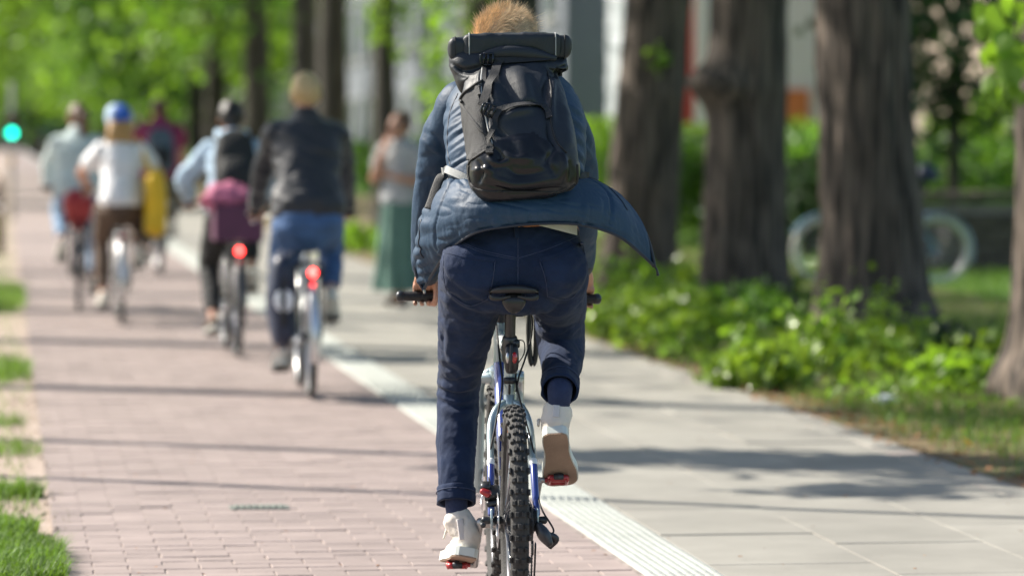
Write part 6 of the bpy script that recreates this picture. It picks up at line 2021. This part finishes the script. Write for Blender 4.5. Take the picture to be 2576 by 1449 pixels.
ln = (0.028 + 0.020 * lift_[:, 0]) * r.uniform(0.55, 1.35, NS)
bend = np.cross(dirn, r.normal(size=(NS, 3)))
side = np.cross(dirn, [0.05, -1.0, 0.1])
side /= np.linalg.norm(side, axis=1, keepdims=True) + 1e-9
wv = 0.0011 * r.uniform(0.7, 1.4, NS)
ci = r.choice(NS, 260, replace=False)
near = np.argmin(((rp[:, None] - rp[ci][None]) ** 2).sum(-1), 1)
ctip = rp[ci] + dirn[ci] * (ln[ci] * 1.15)[:, None]
aim = ctip[near] - rp
al = np.linalg.norm(aim, axis=1)
aim = aim / (al[:, None] + 1e-9)
mixw = r.uniform(0.45, 0.85, NS)[:, None]
dirn = dirn * (1 - mixw) + aim * mixw
dirn /= np.linalg.norm(dirn, axis=1, keepdims=True)
ln = ln * (1 - mixw[:, 0]) + np.clip(al, 0.015, 0.06) * mixw[:, 0]
rows = []
for t_ in (0, 0.35, 0.7, 1.0):
    p_ = rp + dirn * (ln * t_)[:, None] + bend * (0.35 * ln * t_ * t_)[:, None] - nrm * (0.12 * ln * t_ * t_)[:, None]
    ww = (wv * (1.0 - 0.85 * t_))[:, None]
    rows += [p_ - side * ww, p_ + side * ww]
Vh = np.stack(rows, 1).reshape(-1, 3) + hc
k = np.arange(NS)[:, None] * 8
obj("strands", (Vh, [np.vstack([k + [[2 * j, 2 * j + 1, 2 * j + 3, 2 * j + 2]] for j in range(3)])]), M["ginger"], scalp, kind="stuff")

# ------------------------------------------------------------------ backpack
bp = empty("backpack", OB, -HEAD)
tag(bp, "large black roll-top backpack worn by the ginger man", "backpack")
pk_st = [(1225, 1412, 478, 0.07, 0.045), (1194, 1441, 468, 0.065, 0.075), (1183, 1450, 448, 0.065, 0.09), (1181, 1451, 425, 0.075, 0.098), (1184, 1448, 392, 0.095, 0.100), (1179, 1442, 345, 0.13, 0.098), (1170, 1432, 295, 0.17, 0.095),
         (1163, 1420, 250, 0.21, 0.088), (1166, 1406, 212, 0.245, 0.074), (1146, 1416, 190, 0.262, 0.062), (1131, 1430, 168, 0.268, 0.052), (1134, 1429, 146, 0.28, 0.036), (1145, 1422, 118, 0.295, 0.022)]
pack = loft_px(pk_st, 140, 180, power=3.0)
V = pack[0]
N_ = normals(pack)
V = V + N_ * (0.007 * fbm(V * [7, 7, 5], 12) + 0.0035 * (0.5 - np.abs(fbm(V * [16, 16, 11], 15))))[:, None]
pack = (V, pack[1])
PF = [([(1135, 160), (1160, 176), (1210, 168), (1260, 160)], 5, -0.007), ([(1138, 172), (1165, 190), (1205, 186)], 6, 0.006), ([(1428, 160), (1405, 178), (1370, 166)], 5, -0.007), ([(1290, 165), (1320, 215), (1330, 262)], 20, 0.010), ([(1262, 190), (1285, 235), (1300, 268)], 16, -0.010), ([(1380, 190), (1372, 230), (1378, 262)], 8, -0.010), ([(1392, 200), (1388, 260), (1392, 320)], 7, 0.008),
      ([(1236, 200), (1250, 240), (1262, 265)], 9, 0.006), ([(1345, 275), (1300, 282), (1262, 300)], 10, 0.008), ([(1380, 300), (1384, 340), (1402, 375)], 8, -0.010), ([(1420, 260), (1428, 330), (1436, 380)], 14, 0.006),
      ([(1245, 305), (1262, 335), (1300, 345)], 9, -0.007), ([(1145, 165), (1165, 190), (1200, 178)], 9, -0.008), ([(1215, 170), (1205, 205), (1212, 260)], 6, 0.007), ([(1422, 170), (1400, 188), (1375, 178)], 8, -0.008),
      ([(1220, 300), (1224, 340), (1236, 372)], 7, -0.007), ([(1330, 205), (1355, 235), (1360, 262)], 10, -0.006), ([(1232, 250), (1350, 262), (1385, 270)], 5, -0.006),
      # creases in the glossy base
      ([(1240, 372), (1262, 392), (1250, 425)], 7, -0.007), ([(1225, 392), (1250, 412), (1285, 405)], 6, 0.008), ([(1262, 380), (1290, 398), (1330, 402)], 7, 0.007), ([(1275, 420), (1310, 440), (1370, 430)], 9, -0.006), ([(1300, 345), (1320, 380), (1312, 420)], 12, 0.010),
      ([(1395, 372), (1380, 405), (1392, 440)], 7, -0.008), ([(1410, 380), (1420, 420), (1412, 455)], 7, 0.007), ([(1200, 400), (1212, 430), (1205, 465)], 7, -0.007), ([(1230, 445), (1300, 465), (1400, 452)], 8, 0.006), ([(1215, 460), (1300, 482), (1420, 470)], 6, -0.006),
      ([(1430, 400), (1436, 430), (1432, 460)], 6, -0.006), ([(1345, 360), (1372, 390), (1365, 425)], 8, -0.005), ([(1195, 430), (1225, 425), (1240, 440)], 6, 0.006)]
pack = folds(pack, [(p_, w_, a_ * 1.45) for p_, w_, a_ in PF])
body_o = obj("bag_body", pack, M["pack"], bp)
bvP = [bvh_of(pack)]
pp = to_px(pack[0])
Np = normals(pack)
curve_x = np.array([1170, 1186, 1200, 1225, 1250, 1300, 1345, 1375, 1400, 1425, 1446, 1460])
curve_y = np.array([415, 408, 396, 378, 352, 336, 333, 352, 376, 392, 402, 412])
glossy = (pp[:, 1] > np.interp(pp[:, 0], curve_x, curve_y)) & (Np[:, 1] < 0.15)
obj("base_panel", patch(pack, glossy, 0.0035), M["pack_gloss"], bp)
side_m = (pp[:, 1] > np.interp(pp[:, 0], [1150, 1165, 1190, 1215, 1235], [262, 240, 222, 205, 290])) & (pp[:, 1] < np.interp(pp[:, 0], [1150, 1185, 1235], [412, 404, 380])) & (pp[:, 0] < np.interp(pp[:, 1], [205, 250, 300, 380], [1212, 1210, 1218, 1236])) & (Np[:, 1] < 0.4)
mp_ = obj("side_pocket", patch(pack, side_m, 0.006), M["pack_mesh"], bp)
obj("pocket_binding", seam(bvP, [(1160, 258), (1170, 238), (1190, 222), (1212, 207)], 0.0045, 0.15, lift=0.008), M["webbing"], mp_)
obj("pocket_fold", seam(bvP, [(1163, 262), (1190, 300), (1215, 335), (1236, 352)], 0.006, 0.15, lift=0.005), M["pack_mesh"], mp_)
obj("base_piping", seam(bvP, [(1180, 420), (1186, 405), (1202, 394), (1228, 378), (1240, 370)], 0.0035, 0.05, lift=0.005), M["webbing"], bp)
obj("base_piping", seam(bvP, [(1182, 418), (1182, 445), (1190, 466), (1215, 478), (1300, 483), (1415, 480), (1442, 468), (1450, 446), (1449, 415)], 0.0045, 0.05, n=80, lift=0.004), M["webbing"], bp)
obj("side_piping", seam(bvP, [(1214, 170), (1210, 205), (1214, 260), (1228, 320), (1240, 368)], 0.003, 0.12, lift=0.002), M["webbing_grey"], bp)
obj("side_piping", seam(bvP, [(1376, 178), (1388, 230), (1385, 290), (1398, 350), (1425, 385)], 0.003, 0.12, lift=0.002), M["webbing"], bp)
# rolled closure
rc0, rc1 = Q(1141, 124, 0.270), Q(1423, 119, 0.270)
def roll(c0_, c1_, rv, rd, seed, n=50):
    P = catmull([c0_, (c0_ + c1_) / 2 + [0, 0, 0.001], c1_], n)
    V, F = tube(P, np.tile([[rv, rd]], (n, 1)), 60, None, ref=(0, 0, 1), power=5.0)
    return V + normals((V, F)) * (0.0034 * fbm(V * [14, 24, 24], seed) + 0.002 * fbm(V * [40, 20, 20], seed + 3))[:, None], F
ro = obj("roll_top", roll(rc0, rc1, 0.035, 0.026, 3), M["pack"], bp)
fl0, fl1 = Q(1178, 117, 0.265), Q(1398, 116, 0.265)
obj("roll_flap", roll(fl0, fl1, 0.0375, 0.031, 5), M["pack"], ro)
def ring_at(c, rv, rd, r_, m):
    a_ = np.linspace(0, 2 * math.pi, 40)
    ca = np.sign(np.cos(a_)) * np.abs(np.cos(a_)) ** (2 / 5.0)
    sa = np.sign(np.sin(a_)) * np.abs(np.sin(a_)) ** (2 / 5.0)
    return obj("piping", tube(c + np.stack([0 * a_, rd * sa, rv * ca], 1), r_, 6), M[m], ro)
ring_at(rc0 + [0.004, 0, 0], 0.036, 0.027, 0.0018, "webbing")
ring_at(rc1 - [0.004, 0, 0], 0.036, 0.027, 0.0018, "webbing")
ring_at(fl0 + [0.002, 0, 0], 0.0382, 0.0318, 0.0020, "webbing_grey")
ring_at(fl1 - [0.002, 0, 0], 0.0382, 0.0318, 0.0018, "webbing_grey")
for c, s in ((rc0, -1), (rc1, 1)):
    sp_ = [c + [s * 0.003, 0.020 * (1 - k_ / 26) * math.cos(k_ * 0.55), 0.024 * (1 - k_ / 26) * math.sin(k_ * 0.55)] for k_ in range(22)]
    obj("roll_end", tube(np.array(sp_), 0.003, 6), M["webbing"], ro)
# fold under the roll, right side point
obj("gusset", tube([Q(1195, 150, 0.235), Q(1260, 134, 0.225), Q(1330, 136, 0.225), Q(1395, 148, 0.235)], np.array([[0.012, 0.010], [0.020, 0.014], [0.020, 0.014], [0.010, 0.010]]), 16, 30, ref=(0, 0, 1)), M["pack"], bp)
# straps and buckles
s1 = obj("strap", ribbon(bvP, [(1222, 153), (1262, 155), (1320, 154), (1388, 150)], 0.019, 0.15, 50, 0.006), M["webbing"], bp, smooth=False)
obj("strap", ribbon(bvP, [(1258, 153), (1244, 190), (1228, 232), (1214, 270)], 0.026, 0.12, 50, 0.010), M["webbing"], bp, smooth=False)
s2 = obj("strap", ribbon(bvP, [(1228, 288), (1265, 276), (1310, 267), (1355, 268), (1378, 282), (1384, 300)], 0.018, 0.10, 60, 0.006), M["webbing"], bp, smooth=False)
obj("strap", ribbon(bvP, [(1258, 280), (1246, 306), (1236, 345), (1232, 388)], 0.017, 0.08, 50, 0.009), M["webbing"], bp, smooth=False)
obj("strap", ribbon(bvP, [(1216, 158), (1218, 190), (1220, 225)], 0.012, 0.15, 30, 0.004), M["webbing"], bp, smooth=False)
obj("strap_end", ribbon(bvP, [(1233, 374), (1232, 392)], 0.022, 0.06, 14, 0.007, 0.006), M["webbing"], bp, smooth=False)
def buckle(px, py, yl, tilt):
    p, n = hit(bvP, px, py, yl)
    c = p + n * 0.012
    B = rot_y(tilt)
    sh = []
    for dx in (-0.017, -0.004, 0.010):
        sh.append(tube([(dx, 0, -0.017), (dx, -0.004, 0), (dx, 0, 0.017)], [0.0035, 0.004, 0.0035], 8, 8))
    for dz in (-0.017, 0.017):
        sh.append(tube([(-0.018, 0, dz), (0.011, 0, dz)], [0.0035, 0.0035], 8))
    sh.append(tube([(-0.018, 0, -0.015), (-0.026, -0.004, -0.012), (-0.027, -0.004, 0.010), (-0.018, 0, 0.015)], 0.0032, 8, 14))
    obj("buckle", moved(join(sh), c, B), M["buckle"], bp)
buckle(1230, 154, 0.15, 0.05)
buckle(1236, 284, 0.12, 0.35)
# hip strap and its loose end
bvW = [bvh_of(torso)]
obj("hip_strap", ribbon(bvW, [(1192, 455), (1165, 442), (1140, 432), (1128, 426)], 0.022, 0.2, 24, 0.020), M["webbing_grey"], bp, smooth=False)
lo_ = [Q(1134, 428, 0.30), Q(1112, 440, 0.28), Q(1098, 470, 0.27), Q(1088, 500, 0.26), Q(1078, 526, 0.25)]
obj("strap_tail", tube(np.array(lo_), np.tile([[0.015, 0.0022]], (5, 1)), 8, 24, ref=(0.8, -0.2, 0.3)), M["webbing"], bp)
obj("hip_strap", ribbon(bvW, [(1446, 452), (1458, 444), (1466, 440)], 0.022, 0.2, 14, 0.018), M["webbing"], bp, smooth=False)
for s, x0_ in ((-1, 1215), (1, 1375)):
    P = np.array([Q(x0_, 205, 0.32), Q(x0_ + s * 8, 188, 0.42), Q(x0_ + s * 14, 196, 0.56), Q(x0_ + s * 18, 250, 0.63), Q(x0_ + s * 30, 340, 0.57), Q(x0_ + s * 28, 420, 0.44), Q(x0_ + s * 10, 440, 0.17)])
    obj("shoulder_strap", tube(P, np.tile([[0.030, 0.008]], (7, 1)), 10, 50), M["pack"], bp)

# ================================================================== PARKED BICYCLE, TRAFFIC LIGHT, CARS, POST
wp = at_Y(2358, 655, 37.4)
wl0 = at_Y(2074, 655, 37.4)
MM("tyre_cream", (0.62, 0.60, 0.54), 0.7, var=0.1)
MM("frame_lightblue", (0.20, 0.38, 0.60), 0.3, var=0.08, coat=0.5)
pb = bicycle("bicycle", "parked bicycle with cream tyres behind the broadest trunk", (wp[0], wp[1], 0), R(90), Rw=0.345, wb=wp[0] - wl0[0], tw=0.060, sz=0.97, bar=(wp[0] - wl0[0] - 0.16, 1.04, 0.28), fr="frame_lightblue", tyre="tyre_cream", guards="frame_lightblue", group=None)
if "group" in pb:
    del pb["group"]
sb = empty("helmet", (wp[0] - 0.12, wp[1], 0.94))
tag(sb, "dark navy helmet resting on the parked bicycle's saddle", "helmet")
V, F = ellipsoid((0, 0, 0.13), (0.135, 0.11, 0.13), 28, 18)
V[V[:, 2] < 0.09, 2] = 0.09 + (V[V[:, 2] < 0.09, 2] - 0.09) * 0.25
obj("shell", (V, F), M["pannier_navy"], sb)
obj("chin_strap", tube([(-0.06, -0.1, 0.1), (-0.02, -0.09, 0.03), (0.0, -0.05, 0.0), (0.02, 0.08, 0.04), (-0.05, 0.1, 0.1)], 0.006, 8, 20), M["webbing"], sb)

tlp = at_Y(30, 335, 68.0)
tl = empty("traffic_light", (tlp[0], tlp[1], 0))
tag(tl, "small cycle traffic light showing green at the left edge", "traffic light")
obj("pole", tube([(0, 0.05, -0.1), (0, 0.05, 2.4)], [0.045, 0.04], 14), M["alloy"], tl)
zg = tlp[2]
obj("housing", box((0, -0.03, zg + 0.13), (0.17, 0.12, 0.46), chamfer=0.02), M["frame_dark"], tl)
for k, m in ((0, "lit_green"), (1, "reflector_red")):
    ln_ = obj("lens", lathe([(0.0, -0.120), (0.05, -0.112), (0.066, -0.094)], (0, 0, zg + k * 0.21), "y", 24), M[m], tl)
    obj("visor", lathe([(0.072, -0.09), (0.074, -0.17), (0.076, -0.17), (0.076, -0.09)], (0, 0, zg + k * 0.21), "y", 24, closed=True), M["frame_dark"], ln_)
obj("push_button", box((0, -0.005, 1.05), (0.09, 0.09, 0.16), chamfer=0.02), M["tan_leather"], tl)

def car(name, label, x, y, rotz, paint, k=1.0):
    t = empty(name, (x, y, 0), rotz)
    st = np.array([(-2.1, 0.55, 0.30, 0.80), (-2.05, 0.56, 0.34, 0.86), (-1.3, 0.60, 0.38, 0.88), (0.0, 0.60, 0.38, 0.89), (1.3, 0.57, 0.34, 0.88), (1.95, 0.52, 0.28, 0.84), (2.1, 0.48, 0.2, 0.7)])
    obj("body", tube(np.stack([0 * st[:, 0], st[:, 0], st[:, 1]], 1), st[:, [3, 2]], 28, 40, power=4), M[paint], t)
    cb_ = np.array([(-1.9, 0.92, 0.08, 0.60), (-1.5, 1.08, 0.30, 0.66), (-0.6, 1.12, 0.36, 0.68), (0.3, 1.10, 0.34, 0.66), (1.0, 0.93, 0.10, 0.60)])
    obj("cabin", tube(np.stack([0 * cb_[:, 0], cb_[:, 0], cb_[:, 1]], 1), cb_[:, [3, 2]], 24, 26, power=4), M[paint], t)
    for s in (-1, 1):
        obj("window", box((s * 0.672, -0.95, 1.12), (0.03, 0.75, 0.34), chamfer=0.01), M["glass_dark"], t, smooth=False)
        obj("window", box((s * 0.672, -0.05, 1.12), (0.03, 0.85, 0.34), chamfer=0.01), M["glass_dark"], t, smooth=False)
        for yy in (-1.3, 1.3):
            w = obj("wheel", lathe([(0.0, -0.1), (0.2, -0.1), (0.2, 0.1), (0.0, 0.1)], (0, 0, 0), "x", 24), M["alloy"], t, loc=(s * 0.80, yy, 0.32))
            obj("tyre", torus((0, 0, 0), 0.25, 0.11, 0.075, 28, 10), M["tyre"], w)
        obj("headlight", ellipsoid((s * 0.55, 2.02, 0.62), (0.16, 0.08, 0.08), 12, 8), M["white_reflect"], t)
        obj("tail_lamp", ellipsoid((s * 0.62, -2.08, 0.70), (0.14, 0.05, 0.09), 12, 8), M["reflector_red"], t)
    obj("windscreen", box((0, 0.68, 1.14), (1.1, 0.03, 0.42), rot_x(0.85), 0.01), M["glass_dark"], t, smooth=False)
    tag(t, label, "car")
MM("car_red", (0.45, 0.03, 0.03), 0.3, var=0.05, coat=0.8)
MM("car_dark", (0.03, 0.032, 0.036), 0.3, var=0.05, coat=0.8)
MM("car_silver", (0.60, 0.60, 0.61), 0.3, metal=0.3, var=0.05, coat=0.8)
c_ = at_Y(122, 360, 210)
car("car", "red car crossing far ahead, right of the traffic light", c_[0], 430, R(90), "car_red")
c2 = at_Y(70, 372, 330)
car("car", "dark car far ahead beside the green traffic light", c2[0], 426.8, R(-90), "car_dark")
c3 = at_Y(152, 360, 433)
car("car", "silver car far ahead behind the red one", c3[0], 434.5, R(90), "car_silver")

ps = on_ground(4, 640)
bo = empty("bollard", (ps[0] - 0.02, ps[1], 0))
tag(bo, "dark wooden post with white reflector at the left picture edge", "bollard")
obj("post", tube([(0, 0, -0.1), (0, 0, 0.85), (0, 0, 0.95)], [0.055, 0.052, 0.03], 14), M["brown_leather"], bo)
obj("reflector", lathe([(0.0, -0.062), (0.035, -0.060), (0.04, -0.05)], (0.0, 0, 0.58), "y", 18), M["white_reflect"], bo)
obj("band", tube([(0, 0, 0.70), (0, 0, 0.75)], [0.057, 0.057], 14), M["dark_metal"], bo)

# greenery closing the far end of the avenue
for i, (x, Y, rad, h) in enumerate([(-9, 345, (7, 5, 6), 5.5), (3, 352, (6.5, 5, 6.5), 7.5), (13, 340, (7, 5, 6), 6), (22, 330, (7, 6, 7), 6.5), (-20, 350, (8, 5, 7), 6.5), (30, 300, (7, 6, 7), 6.5)]):
    t = empty("park_tree", (x, Y, 0))
    obj("crown", leaf_cloud(crown_points((0, 0, h), rad, 3000, 40, 0.2, 200 + i), 0.75, 0.2, 210 + i), M["leaf" if i % 2 else "leaf_light"], t, smooth=False, kind="stuff")
    obj("trunk", tube([(0, 0, -0.1), (0, 0, h)], [0.4, 0.2], 12), M["bark"], t)
    tag(t, "big leafy tree closing the far end of the avenue", "tree", "trees at the far end of the avenue")
